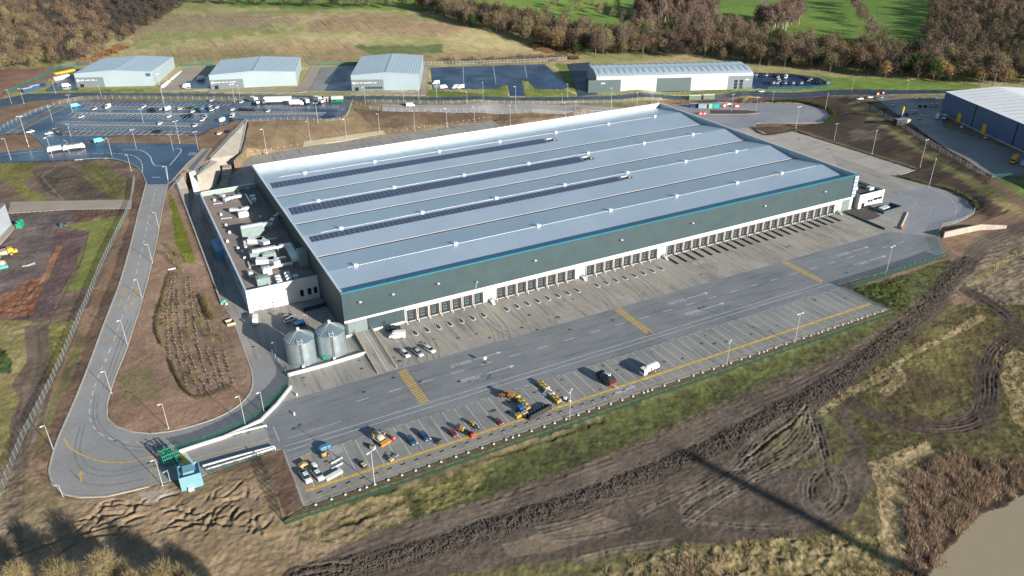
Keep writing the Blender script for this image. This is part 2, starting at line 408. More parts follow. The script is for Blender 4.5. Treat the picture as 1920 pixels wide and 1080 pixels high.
ROAD_L = [(275,342),(262,390),(233,503),(195,608),(153,720),(112,815),(97,860),(92,883),(98,908),(120,927),(150,933),(200,931),(240,922),(281,912)]
ROAD_R = [(316,342),(308,375),(290,470),(267,560),(240,647),(216,707),(201,758),(201,784),(217,800),(248,810),(284,814)]
roadL = smooth([at(*p)[:2] for p in ROAD_L], 4); roadR = smooth([at(*p)[:2] for p in ROAD_R], 4)
drape('access_road', [tuple(p) for p in roadL]+[tuple(p) for p in roadR[::-1]], M_ROAD, .10)
JUNC = [(-60,306),(-60,290),(0,287),(75,279),(140,268),(372,271),(373,286),(346,312),(318,346),(273,346),(262,318),(236,304),(200,297),(140,300),(75,302)]
drape('junction', [A2(*p) for p in JUNC], M_BLACK, .14)
CARP = [(-70,264),(10,251),(55,251),(70,262),(86,278),(136,271),(190,262),(215,254),(374,254),(392,242),(437,227),(462,224),(640,221),(661,191),(640,190),(440,191),(150,191),(128,193),(70,206),(0,234),(-70,252)]
drape('car_park', [A2(*p) for p in CARP], M_BLACK, .10)
EST_T = [(-80,204),(50,176),(150,174),(300,175),(500,178),(660,181),(800,183),(960,183),(1100,181),(1240,178),(1400,171),(1560,169),(1700,169),(1830,167)]
EST_B = [(-80,222),(0,203),(60,190),(150,182),(300,182),(500,184),(660,188),(800,190),(960,190),(1100,189),(1240,184),(1400,179),(1560,178),(1640,178),(1830,174)]
drape('estate_road', [A2(*p) for p in EST_T]+[A2(*p) for p in EST_B[::-1]], M_EST, .10)
drape('back_service_road', [A2(*p) for p in [(716,196),(860,197),(1100,198),(1240,191),(1240,196),(1130,208),(1000,209),(716,207)]], M_ROAD, .10)
FORE = [('estate_yard',[(84,170),(138,130),(168,128),(145,168)],M_BLACK,.12),
 ('estate_yard',[(300,170),(343,128),(378,127),(432,127),(394,168),(340,171)],M_PAVE,.12),
 ('estate_yard',[(338,167),(352,152),(372,150),(396,140),(392,165)],M_BLACK,.16),
 ('estate_yard',[(390,173),(560,174),(577,172),(602,126),(584,125),(556,168),(392,168)],M_PAVE,.12),
 ('estate_yard',[(578,172),(658,172),(672,124),(603,126)],M_WETYARD,.12),
 ('estate_yard',[(608,171),(656,171),(671,126),(632,128)],M_BLACK,.16),
 ('estate_yard',[(656,178),(798,179),(803,124),(792,124),(788,173),(657,173)],M_PAVE,.12),
 ('empty_plot',[(808,127),(1020,120),(1066,163),(1056,167),(1003,166),(992,152),(978,150),(984,180),(957,180),(952,156),(930,166),(812,168)],M_BLACK,.12),
 ('estate_yard',[(1064,120),(1106,117),(1102,140),(1120,177),(1084,181)],M_EST,.12),
 ('car_sales_yard',[(1404,136),(1480,138),(1535,146),(1556,157),(1540,163),(1430,166),(1408,166)],M_BLACK,.12),
 ('depot_yard',[(1632,178),(1668,186),(1766,182),(1768,238),(1930,292),(2150,330),(2150,360),(1922,331),(1860,331),(1785,285),(1700,226)],M_WETYARD,.12),
 ('bypass_link',[(20,379),(110,377),(247,375),(246,391),(120,393),(15,400)],M_PAVE,.05)]
for nm, pl, mt, lf in FORE: drape(nm, [A2(*p) for p in pl], mt, lf, 6.0)

# ------------------------------------------------------------------ the ground itself: one sheet to the horizon
def axis(a, b, step, lo, hi, g):
    m = list(np.arange(a, b, step)); s = step
    while m[-1] < hi: s *= g; m.append(m[-1]+s)
    s = step; l = []; q = a
    while q > lo: s *= g; q -= s; l.append(q)
    return np.array(l[::-1]+m)
GX = axis(-115, 215, .40, -900, 1900, 1.035)
ya = np.arange(-190, -25, .36); yb = np.arange(-25, 200, .85); yc = [200.0]; s_ = .85
while yc[-1] < 2200: s_ = min(s_*1.03, 40); yc.append(yc[-1]+s_)
GY = np.concatenate([ya, yb, yc])
X, Y = np.meshgrid(GX, GY); Z = H(X, Y)
PX, PY = proj(np.stack([X, Y, Z], -1))
JX = (fbm(X, Y, 7, 1)-.5)*2; JY = (fbm(X, Y, 7, 2)-.5)*2
C = np.zeros(X.shape+(3,)); AMP = np.full(X.shape, .10); ASC = np.ones(X.shape)
NB = fbm(X, Y, 9, 5, 5); NF = fbm(X, Y, 2.2, 9, 4); NL = fbm(X, Y, 60, 12, 5)
def zone(poly, a, b=None, amp=None, jit=6, nb=None, rel=None):
    poly = np.array(poly, float); lo, hi = poly.min(0)-jit*2, poly.max(0)+jit*2
    k = (PX > lo[0]) & (PX < hi[0]) & (PY > lo[1]) & (PY < hi[1])
    if not k.any(): return
    x, y = PX[k]+JX[k]*jit, PY[k]+JY[k]*jit*.6
    ins = inpoly(x, y, poly); kk = np.zeros(X.shape, bool); kk[k] = ins
    b = a if b is None else b
    nz = NB if nb is None else nb
    t = np.clip((nz[kk]-.35)/.3, 0, 1)[:,None]
    C[kk] = np.array(b)*(1-t)+np.array(a)*t
    if amp is not None: AMP[kk] = amp
SOIL, SOILD = (.215,.145,.095), (.165,.108,.072)
DARK, DARKD = (.088,.062,.046), (.060,.043,.033)
GRS, GRSD = (.10,.10,.034), (.062,.062,.024)
TAN, TAND = (.34,.265,.145), (.24,.18,.095)
MUD, MUDD = (.112,.088,.069), (.077,.060,.048)
t = np.clip((NB-.35)/.3, 0, 1)[...,None]; C[:] = np.array(SOILD)*(1-t)+np.array(SOIL)*t
FAR = fbm(X, Y, 45, 31, 5)
zone([(-3000,182),(-3000,-3000),(5000,-3000),(5000,175),(1560,178),(1100,192),(300,186),(60,182)], (.37,.31,.165), (.215,.22,.085), .14, 4, FAR)
zone([(-200,175),(0,128),(90,128),(150,121),(70,160),(20,178),(-200,250)], (.22,.13,.10), (.17,.10,.075), .1)
zone([(215,58),(300,30),(430,22),(560,36),(470,60),(330,66),(270,78)], (.28,.22,.135), (.21,.17,.10), .4, 22, FAR)
zone([(560,40),(640,28),(760,27),(865,52),(850,70),(700,66),(600,64)], (.33,.235,.145), (.25,.185,.105), .5, 22, FAR)
zone([(250,105),(420,80),(600,75),(800,95),(1040,100),(1100,118),(800,124),(560,120),(300,118)], (.31,.235,.13), (.22,.185,.09), .35, 16, FAR)
zone([(170,98),(300,62),(470,52),(570,58),(430,68),(300,84)], (.23,.235,.09), (.18,.19,.07), .14, 16, FAR)
zone([(660,86),(830,84),(830,100),(700,102)], (.10,.14,.05), (.13,.15,.06), .1, 5, FAR)
zone([(340,14),(460,20),(760,22),(980,55),(1000,68),(900,50),(700,26),(400,26)], (.28,.26,.12), (.2,.2,.08), .1, 3, FAR)
GREEN, GREEND = (.15,.225,.045), (.105,.175,.036)
zone([(430,13),(770,20),(1000,34),(1280,82),(1500,100),(1900,110),(4000,60),(4000,-3000),(430,-3000)], GREEN, GREEND, .06, 3, FAR)
zone([(1536,146),(1600,144),(1760,152),(1860,162),(1800,169),(1600,169),(1500,171)], (.16,.23,.05), (.12,.18,.04), .06, 2)
zone([(1640,190),(1700,183),(1768,180),(1768,190),(1690,196)], (.15,.23,.05), (.10,.17,.035), .06, 2)
zone([(1600,182),(1662,212),(1655,218),(1590,186)], (.12,.18,.04), (.10,.14,.04), .06, 2)
for pl in ([(802,168),(955,180),(955,184),(802,184)],[(985,182),(985,166),(1008,168),(1060,170),(1086,180),(1060,186)],[(925,152),(950,150),(953,182),(900,182)],[(990,150),(1022,155),(1020,183),(995,183)],[(657,178),(800,179),(800,184),(657,184)],[(140,170),(260,167),(275,171),(150,175)],[(335,172),(430,171),(440,175),(335,176)],[(1118,178),(1430,168),(1560,168),(1430,174),(1120,182)],[(1040,118),(1064,120),(1086,178),(1066,165)]):
    zone(pl, (.155,.185,.05), (.11,.14,.04), .06, 1.5)
zone([(60,178),(300,184),(660,192),(700,194),(1240,190),(1240,200),(700,212),(660,208)], (.19,.165,.10), (.13,.125,.06), .12, 2)
# embankment behind the warehouse
zone([(455,230),(640,222),(665,190),(700,205),(860,212),(1000,212),(1130,210),(1240,198),(1000,222),(930,230),(640,270),(466,296),(440,300)], (.225,.165,.10), (.17,.125,.078), .16)
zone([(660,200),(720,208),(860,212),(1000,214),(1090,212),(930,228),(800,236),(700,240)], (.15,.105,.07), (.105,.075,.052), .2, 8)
zone([(440,304),(466,296),(476,310),(450,312)], (.25,.2,.08), (.18,.16,.06), .3, 3)
# right bank
zone([(1240,196),(1420,182),(1560,178),(1620,186),(1700,228),(1800,290),(1850,335),(1892,400),(1850,412),(1822,385),(1780,352),(1680,328),(1725,316),(1490,240),(1440,250),(1410,240),(1540,232),(1560,216),(1500,192)], DARK, DARKD, .22)
zone([(1590,244),(1640,246),(1650,262),(1600,262)], (.17,.14,.12), (.12,.095,.08), .2)
zone([(1580,180),(1640,215),(1690,248),(1760,293),(1860,352),(1925,395),(1925,410),(1880,392),(1790,330),(1720,285),(1650,236),(1600,200)], (.27,.215,.10), (.13,.125,.05), .2, 6)
zone([(1420,238),(1560,238),(1490,246),(1440,254)], (.12,.08,.055), DARKD, .15, 3)
zone([(1862,332),(1990,340),(1990,420),(1930,380)], (.15,.19,.055), (.11,.15,.045), .1, 3)
# left side: works ground
zone([(-200,300),(250,300),(270,330),(235,410),(190,520),(120,680),(80,780),(60,850),(-200,850)], (.165,.118,.088), (.115,.082,.064), .22)
zone([(-100,302),(62,300),(66,318),(46,345),(92,372),(86,388),(50,372),(0,336),(-100,330)], (.165,.155,.05), (.11,.105,.035), .25, 6)
zone([(60,318),(130,310),(190,345),(205,372),(120,376),(80,356)], (.105,.08,.062), (.07,.053,.042), .3, 5)
zone([(145,308),(190,306),(246,345),(240,375),(205,372),(160,335)], (.145,.135,.05), (.09,.085,.032), .25, 5)
zone([(-100,400),(40,400),(140,396),(160,412),(130,432),(100,470),(90,520),(40,540),(-100,560)], (.155,.122,.112), (.098,.08,.077), .2, 12)
zone([(140,395),(238,393),(230,408),(180,410),(135,420)], (.13,.085,.06), (.1,.065,.048), .35, 4)
zone([(120,422),(170,415),(236,402),(215,440),(190,490),(168,540),(118,548),(150,480),(165,432)], (.175,.185,.055), (.125,.135,.042), .12, 5)
zone([(100,432),(165,430),(160,455),(140,510),(110,560),(92,596),(20,600),(60,560),(90,500)], (.145,.095,.09), (.092,.062,.062), .2, 9)
zone([(50,524),(92,515),(70,560),(60,590),(0,596),(-60,590),(0,565)], (.23,.105,.062), (.16,.072,.042), .5, 7)
zone([(108,460),(118,462),(85,530),(70,532)], (.27,.145,.08), (.2,.11,.06), .15, 3)
zone([(-100,598),(40,600),(75,605),(60,660),(40,690),(15,730),(-100,800)], (.27,.22,.105), (.18,.16,.06), .22, 8)
zone([(88,608),(140,600),(132,640),(112,690),(84,706)], (.22,.19,.07), (.15,.14,.045), .25, 6)
zone([(8,655),(22,680),(20,700),(-30,700),(-30,650)], (.06,.09,.03), (.04,.06,.02), .5, 4)
zone([(-60,760),(15,720),(35,740),(20,800),(5,900),(-60,950)], (.26,.21,.10), (.17,.15,.06), .22, 6)
zone([(45,610),(90,608),(84,700),(55,790),(30,880),(20,1000),(20,1120),(-10,1120),(5,930),(30,800),(50,720)], (.165,.122,.09), (.12,.088,.068), .12, 5)
# strip between the palisade fence and the access road
zone([(248,340),(274,340),(262,392),(233,505),(195,610),(153,722),(110,818),(92,870),(60,860),(110,740),(160,640),(205,530),(240,420)], (.135,.09,.062), (.092,.062,.045), .2, 5)
zone([(120,690),(150,620),(165,640),(110,760),(75,850),(66,846)], (.15,.135,.06), (.10,.085,.045), .2, 5)
# landscaped slope
zone([(318,346),(336,360),(372,470),(440,606),(475,716),(440,764),(334,806),(250,812),(202,784),(202,755),(240,647),(290,470),(308,375)], (.245,.165,.118), (.185,.122,.088), .12)
zone([(314,362),(322,366),(336,400),(352,440),(368,494),(344,492),(328,452),(322,400)], (.135,.15,.022), (.095,.11,.016), .18, 2)
zone([(340,500),(362,505),(385,560),(420,606),(450,690),(450,725),(370,746),(340,735),(318,690),(302,620),(312,560)], (.215,.150,.108), (.16,.112,.082), .14, 5)
zone([(205,770),(260,748),(340,760),(440,738),(470,716),(440,764),(334,806),(250,812)], (.28,.178,.124), (.225,.142,.10), .10, 8)
zone([(228,700),(280,680),(300,740),(260,760),(225,745)], (.175,.135,.075), (.15,.12,.07), .1, 8)
# bottom left
zone([(540,975),(1670,592),(1990,540),(1990,1400),(540,1400)], (.135,.112,.058), (.09,.072,.04), .2, 6, NF)
zone([(-100,880),(60,880),(100,925),(150,936),(280,915),(325,905),(520,870),(540,960),(560,985),(640,1000),(640,1050),(560,1090),(560,1300),(-100,1300)], (.27,.195,.125), (.205,.15,.092), .22, 10)
zone([(45,900),(100,915),(120,960),(60,990),(40,940)], (.22,.17,.10), (.17,.128,.08), .15, 8)
zone([(200,985),(420,950),(560,990),(560,1040),(380,1080),(220,1060)], (.255,.188,.118), (.195,.145,.088), .25, 12)
zone([(260,925),(310,915),(330,920),(312,940),(270,942)], (.38,.33,.27), (.3,.25,.19), .1, 4)
zone([(478,862),(532,845),(570,945),(538,970),(505,900)], (.155,.10,.07), (.115,.075,.055), .15, 4)
# embankment below the fence
BANK = [(530,978),(569,952),(1120,768),(1668,584),(1590,545),(1776,488),(1800,500),(1786,560),(1720,620),(1560,690),(1400,750),(1220,830),(1000,900),(800,968),(700,1010),(640,1020),(570,1015)]
zone(BANK, (.088,.097,.036), (.053,.056,.025), .2, 10, NF)
zone([(530,978),(580,952),(700,930),(760,935),(780,975),(700,1012),(640,1022),(560,1010)], (.225,.17,.105), (.155,.13,.06), .3, 34, NF)
zone([(760,905),(900,860),(930,880),(880,930),(800,965)], (.165,.15,.06), (.11,.105,.04), .4, 12, NF)
zone([(700,920),(1000,815),(1120,770),(1130,785),(1010,830),(760,930)], (.15,.12,.07), (.075,.07,.03), .25, 8, NF)
zone([(1590,545),(1700,520),(1695,600),(1668,588),(1640,570)], (.07,.085,.022), (.05,.06,.018), .5, 6, NF)
# right foreground grass, banks, reeds
zone([(1380,860),(1640,840),(1800,820),(1990,820),(1990,1200),(1380,1200)], (.155,.13,.062), (.095,.078,.04), .2, 8, NF)
zone([(1690,900),(1790,846),(2000,850),(2000,940),(1740,1110),(1690,1110)], (.12,.085,.06), (.085,.06,.043), .2, 5, NF)
zone([(1540,760),(1600,700),(1760,600),(1840,560),(1990,540),(1990,930),(1800,850),(1740,835),(1640,900),(1620,860)], (.105,.093,.039), (.062,.053,.026), .2, 10, NF)
zone([(1700,630),(1800,600),(1870,630),(1840,690),(1760,790),(1690,760),(1640,740)], (.15,.13,.05), (.085,.062,.034), .2, 10)
zone([(1786,560),(1800,500),(1830,440),(1925,420),(1990,440),(1990,560),(1880,575),(1830,545)], (.21,.165,.115), (.14,.11,.08), .35, 8, NF)
zone([(1640,900),(1625,870),(1740,826),(1752,842),(1706,880),(1696,960),(1692,1090),(1600,1090),(1650,990)], TAN, TAND, .3, 8, NF)
zone([(1856,645),(1875,640),(1990,700),(1990,850),(1900,790),(1880,720)], (.27,.21,.11), (.17,.14,.065), .3, 8, NF)
zone([(1060,1090),(1180,1038),(1420,1015),(1600,1000),(1650,1010),(1640,1200),(1060,1200)], (.29,.225,.12), (.15,.125,.055), .45, 10, NF)
zone([(700,1090),(1000,1060),(1160,1030),(1240,1040),(1120,1090),(1000,1200),(700,1200)], (.145,.135,.055), (.10,.085,.045), .25, 12, NF)
# mud: haul track, clod ridge, churned field
zone([(640,1085),(760,1040),(900,1010),(1150,930),(1340,855),(1500,760),(1560,740),(1610,800),(1640,890),(1600,975),(1480,1010),(1300,1016),(1160,1030),(900,1070),(700,1090)], MUD, MUDD, .14, 10)
zone([(1490,780),(1560,770),(1600,840),(1570,870),(1500,880),(1400,880),(1400,860)], (.115,.115,.045), (.10,.08,.05), .2, 12, NF)
zone([(940,1020),(1120,965),(1180,985),(1060,1025),(960,1045)], (.185,.14,.105), (.14,.108,.08), .08, 10)
TRACK = smooth([at(*p)[:2] for p in [(600,1075),(660,1045),(800,990),(1000,928),(1200,852),(1400,768),(1540,705),(1660,636),(1740,578),(1800,505),(1860,448),(1940,420),(2000,405)]], 3)
def band(path, w, a, b, amp, blend=1.0, wob=1.0, nz=None):
    pa = np.array(path); lo, hi = pa.min(0)-w*2, pa.max(0)+w*2
    k = (X > lo[0]) & (X < hi[0]) & (Y > lo[1]) & (Y < hi[1])
    if not k.any(): return None, None
    d = distpoly(X[k], Y[k], path)+(NB[k]-.5)*w*wob
    ins = d < w; kk = np.zeros(X.shape, bool); kk[k] = ins
    nzz = NB if nz is None else nz
    t = np.clip((nzz[kk]-.35)/.3, 0, 1)[:,None]; c = np.array(b)*(1-t)+np.array(a)*t
    C[kk] = C[kk]*(1-blend)+c*blend
    if amp is not None: AMP[kk] = amp
    return k, d
band(TRACK, 4.0, (.145,.115,.092), (.098,.077,.062), .08, 1, .6)
CLOD = smooth([at(*p)[:2] for p in [(560,1085),(680,1062),(830,1022),(1000,968),(1180,905),(1340,838),(1480,765),(1560,722),(1640,662),(1720,592),(1775,532),(1820,488)]], 3)
kc, dc = band(CLOD, 3.6, (.085,.067,.054), (.056,.044,.036), .0, 1, .8, NF)
LOOP = smooth([at(*p)[:2] for p in [(1560,712),(1570,735),(1620,768),(1700,796),(1780,800),(1835,782),(1850,740),(1852,700),(1870,655),(1925,618),(1990,590)]], 2)
band(LOOP, 3.4, (.10,.075,.055), (.068,.05,.04), .14, 1, .6)
LINK = smooth([at(*p)[:2] for p in [(1815,545),(1850,566),(1890,592),(1912,612)]], 2); band(LINK, 3.0, (.105,.08,.06), (.07,.053,.042), .14)
RIDGE = [smooth([at(*p)[:2] for p in q], 2) for q in ([(1500,800),(1580,745),(1660,700),(1700,670),(1760,640),(1840,594)],[(1830,530),(1880,490),(1930,465)],[(1680,690),(1690,710),(1660,735)])]
for q in RIDGE: band(q, 1.2, (.30,.24,.135), (.20,.16,.085), .3, 1, 2.4)
band(smooth([at(*p)[:2] for p in [(700,1005),(900,945),(1100,875),(1240,815),(1400,740),(1560,672),(1680,604),(1730,560)]], 3), 1.6, (.14,.105,.08), (.10,.078,.06), .2, .8, 1.5)

pmarg = inpoly(PX+JX*14+14, PY+JY*10+9, [(1725,1090),(1752,1050),(1784,1022),(1808,984),(1832,958),(1878,942),(1925,924),(2100,874),(2300,900),(2300,1400),(1725,1400)])
C[pmarg] = C[pmarg]*.45
# relief: clods, tufts, ruts
DZ = (NF-.5)*2*AMP+(fbm(X, Y, .9, 77, 2)-.5)*AMP*1.4
if kc is not None:
    w = np.clip(1-dc/3.6, 0, 1)**.5; cl = fbm(X[kc], Y[kc], 1.0, 41, 2)
    DZ[kc] += w*(np.abs(cl-.5)*4.2)*.36*(dc < 3.6)
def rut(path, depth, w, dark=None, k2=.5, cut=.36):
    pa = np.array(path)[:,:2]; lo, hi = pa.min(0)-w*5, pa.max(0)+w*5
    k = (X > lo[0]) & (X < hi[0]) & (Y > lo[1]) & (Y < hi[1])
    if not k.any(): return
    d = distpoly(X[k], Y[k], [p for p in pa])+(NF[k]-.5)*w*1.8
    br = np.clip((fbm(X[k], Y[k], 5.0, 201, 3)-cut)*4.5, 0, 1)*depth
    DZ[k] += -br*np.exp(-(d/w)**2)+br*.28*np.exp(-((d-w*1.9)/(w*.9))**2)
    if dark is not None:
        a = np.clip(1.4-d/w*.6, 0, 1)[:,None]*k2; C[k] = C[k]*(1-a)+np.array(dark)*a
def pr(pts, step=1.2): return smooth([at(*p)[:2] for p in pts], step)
def offset(path, o):
    P = np.array(path); T = np.gradient(P, axis=0); T /= np.linalg.norm(T, axis=1)[:,None]+1e-9
    return list(P+np.stack([-T[:,1], T[:,0]], 1)*o)
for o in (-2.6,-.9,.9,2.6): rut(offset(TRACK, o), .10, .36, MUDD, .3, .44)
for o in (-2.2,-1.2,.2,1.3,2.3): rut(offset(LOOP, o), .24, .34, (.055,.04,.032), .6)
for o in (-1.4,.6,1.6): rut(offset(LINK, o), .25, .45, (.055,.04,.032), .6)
RUTS = [
 # churned ground bottom left
 [(35,1040),(90,1020),(150,1000),(210,975),(250,960)],[(110,1010),(150,990),(180,960),(190,945),(215,938),(240,942)],[(130,1018),(165,995),(186,975),(186,955),(205,945)],
 [(160,1000),(200,988),(250,985),(285,980)],[(220,1010),(245,992),(275,985)],[(190,948),(260,945),(330,955),(370,965)],[(245,960),(255,948),(270,938)],
 [(300,965),(330,950),(345,935),(370,930)],[(320,980),(350,965),(362,950)],[(340,990),(380,975),(398,955),(410,940)],[(370,972),(400,958),(420,940),(450,935)],
 [(400,985),(410,960),(425,945)],[(430,990),(436,965),(450,945),(480,935)],[(465,995),(470,970),(463,930),(462,915)],[(475,998),(478,965),(480,940)],
 [(440,975),(455,960),(480,950)],[(450,985),(470,975),(500,955)],[(490,1000),(480,980),(486,955)],[(495,990),(505,975),(512,965)],[(215,1000),(240,975),(290,962),(330,955)],[(150,975),(185,966),(230,962)],[(120,1030),(170,1005),(230,1000)],[(385,992),(398,970),(402,952)],[(412,995),(425,975),(440,955)],[(290,950),(300,935),(330,925)],[(350,960),(380,945),(390,930)],[(420,930),(440,915),(452,905)],[(300,990),(340,975),(380,970)],[(400,935),(405,920),(415,915)],[(340,945),(360,938),(372,925)],
 [(395,975),(420,968),(440,960)],[(330,972),(370,980),(410,982),(470,985)],[(280,1000),(330,985),(360,982)],
 [(545,1075),(580,1065),(625,1058),(660,1060)],[(560,1085),(600,1076),(640,1075)],
 # fan of wheel marks beside the clod ridge
 [(1512,762),(1490,790),(1455,815),(1425,840),(1395,862)],[(1512,762),(1500,795),(1470,830),(1430,858),(1400,872)],[(1514,765),(1510,800),(1488,835),(1450,858),(1400,885)],
 [(1516,765),(1522,800),(1510,830),(1470,860),(1410,895)],[(1518,768),(1530,810),(1525,840),(1480,872),(1405,905)],[(1500,775),(1460,800),(1440,815),(1415,850)],
 [(1480,785),(1430,815),(1412,850),(1412,870)],[(1520,768),(1535,820),(1545,860),(1548,880)],[(1525,768),(1542,815),(1552,855)],
 [(1420,810),(1400,845),(1370,880),(1330,905),(1285,935)],[(1430,815),(1412,858),(1380,890),(1340,920),(1280,950)],
 [(1400,905),(1340,925),(1300,945),(1280,965)],[(1390,880),(1330,890),(1290,915)],[(1420,900),(1370,930),(1290,985)],
 # turning circles
 [(1548,880),(1515,895),(1508,915),(1512,945),(1530,965),(1555,965),(1578,945),(1585,915),(1575,890),(1552,876)],
 [(1548,880),(1530,900),(1527,925),(1540,940),(1556,930),(1558,905),(1550,885)],[(1552,882),(1570,905),(1572,930),(1555,955),(1530,972)],
 [(1540,888),(1520,912),(1520,940),(1540,960)],[(1535,965),(1480,980),(1400,985),(1300,965),(1280,962)],[(1555,960),(1520,982),(1440,992),(1350,985),(1282,975)],
 [(1000,985),(1080,968),(1150,940)],[(1010,1000),(1080,982),(1130,965)],[(1200,960),(1260,930),(1330,900)],[(1040,1010),(1120,1000),(1180,985)],
 [(1120,935),(1180,925),(1240,905)],[(1080,1050),(1150,1030),(1260,1012)],
 # left works ground
 [(80,610),(88,660),(70,740),(48,820),(34,900),(30,1000),(25,1090)],[(68,612),(74,670),(55,750),(35,830),(20,910),(14,1000),(10,1090)],
 [(88,720),(70,790),(62,830),(48,850),(40,880)],[(175,318),(200,340),(215,365),(205,372)],[(150,322),(180,340),(200,368)],[(110,310),(95,320),(80,330),(95,350),(120,375)],
 [(165,435),(150,490),(115,560),(92,598)],[(55,525),(40,560),(0,590)],[(85,520),(60,555),(20,590)],
]
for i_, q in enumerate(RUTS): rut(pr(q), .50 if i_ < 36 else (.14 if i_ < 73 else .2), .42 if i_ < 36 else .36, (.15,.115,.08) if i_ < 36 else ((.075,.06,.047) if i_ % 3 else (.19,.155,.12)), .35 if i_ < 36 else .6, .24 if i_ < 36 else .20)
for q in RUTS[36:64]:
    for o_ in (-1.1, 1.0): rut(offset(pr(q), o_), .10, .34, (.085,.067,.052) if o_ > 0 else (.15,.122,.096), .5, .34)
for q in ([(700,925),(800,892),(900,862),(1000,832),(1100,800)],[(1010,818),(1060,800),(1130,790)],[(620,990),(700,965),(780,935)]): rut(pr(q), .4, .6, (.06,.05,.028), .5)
# water's edge: sink the pond bed
POND = [(1735,1090),(1760,1052),(1790,1025),(1815,985),(1838,962),(1880,948),(1925,930),(2100,880),(2300,900),(2300,1400),(1735,1400)]
pin = inpoly(PX+JX*14, PY+JY*10, POND); 
# hollows under paved sheets
INS = np.zeros(X.shape, bool); SOFT = np.zeros(X.shape)
for pl in SHEETS:
    lo, hi = pl.min(0), pl.max(0); k = (X >= lo[0]) & (X <= hi[0]) & (Y >= lo[1]) & (Y <= hi[1])
    if k.any():
        kk = np.zeros(X.shape, bool); kk[k] = inpoly(X[k], Y[k], pl); INS |= kk
# keep relief away from sheet edges
near = INS.copy()
for _ in range(2):
    q = near.copy(); q[1:] |= near[:-1]; q[:-1] |= near[1:]; q[:,1:] |= near[:,:-1]; q[:,:-1] |= near[:,1:]; near = q
DZ = np.where(near, np.minimum(DZ*.3, -.02), DZ)
Z2 = Z+DZ-np.where(INS, .45, 0); Z2 = np.where(INS & inpoly(X, Y, PAD), -.6, Z2)
DIG = np.array([tuple(un(*p)[:2]) for p in [(352,318,8),(394,296,8),(461,223,8),(464,229,8),(452,290,3),(445,309,.6)]]+[(-5,186),(-22,186),(-33.5,168)])
Z2 = np.where(inpoly(X, Y, DIG), -.8, Z2)
Z2 = np.where(pin, np.minimum(Z2, -5.6), Z2)
ny, nx = X.shape
me = bpy.data.meshes.new('ground'); me.vertices.add(nx*ny)
me.vertices.foreach_set('co', np.stack([X, Y, Z2], -1).astype(np.float32).ravel())
ii = (np.arange(ny-1)[:,None]*nx+np.arange(nx-1)[None]).ravel()
q4 = np.stack([ii, ii+1, ii+nx+1, ii+nx], 1)
me.loops.add(q4.size); me.loops.foreach_set('vertex_index', q4.ravel().astype(np.int32))
me.polygons.add(len(q4)); me.polygons.foreach_set('loop_start', np.arange(0, q4.size, 4, dtype=np.int32))
me.update(calc_edges=True); me.polygons.foreach_set('use_smooth', np.ones(len(q4), bool))
ca = me.attributes.new('soil_tint', 'FLOAT_COLOR', 'POINT')
ca.data.foreach_set('color', np.concatenate([C, np.ones(C.shape[:2]+(1,))], -1).astype(np.float32).ravel())
def ground_mat():
    m, nt, b = _nodes('earth_and_grass'); L = nt.links.new
    at_ = N(nt, 'ShaderNodeAttribute'); at_.attribute_name = 'soil_tint'; tc = N(nt, 'ShaderNodeTexCoord')
    out = at_.outputs['Color']
    for sc, lo, hi in ((.11,.78,1.2),(.9,.72,1.26),(4.0,.8,1.2)):
        n = N(nt, 'ShaderNodeTexNoise', Scale=sc, Detail=6.0, Roughness=.65); L(tc.outputs['Object'], n.inputs['Vector'])
        r = N(nt, 'ShaderNodeMapRange'); r.inputs['From Min'].default_value = .3; r.inputs['From Max'].default_value = .7
        r.inputs['To Min'].default_value = lo; r.inputs['To Max'].default_value = hi; L(n.outputs['Fac'], r.inputs['Value'])
        x = N(nt, 'ShaderNodeMix', data_type='RGBA', blend_type='MULTIPLY'); x.inputs[0].default_value = 1.0
        L(out, x.inputs[6]); L(r.outputs['Result'], x.inputs[7]); out = x.outputs[2]
    L(out, b.inputs['Base Color']); b.inputs['Roughness'].default_value = .95; b.inputs['Specular IOR Level'].default_value = .15
    n = N(nt, 'ShaderNodeTexNoise', Scale=1.6, Detail=8.0, Roughness=.72); L(tc.outputs['Object'], n.inputs['Vector'])
    bp = N(nt, 'ShaderNodeBump', Strength=.55, Distance=.35); L(n.outputs['Fac'], bp.inputs['Height']); L(bp.outputs['Normal'], b.inputs['Normal'])
    return m
me.materials.append(ground_mat())
ground = bpy.data.objects.new('ground', me); COL.objects.link(ground); ground['kind'] = 'structure'
# grid lookup of the finished ground, for standing things on it
def gz(x, y):
    i = min(max(int(np.searchsorted(GX, x))-1, 0), nx-2); j = min(max(int(np.searchsorted(GY, y))-1, 0), ny-2)
    u = (x-GX[i])/(GX[i+1]-GX[i]); v = (y-GY[j])/(GY[j+1]-GY[j])
    return float((Z2[j,i]*(1-u)+Z2[j,i+1]*u)*(1-v)+(Z2[j+1,i]*(1-u)+Z2[j+1,i+1]*u)*v)
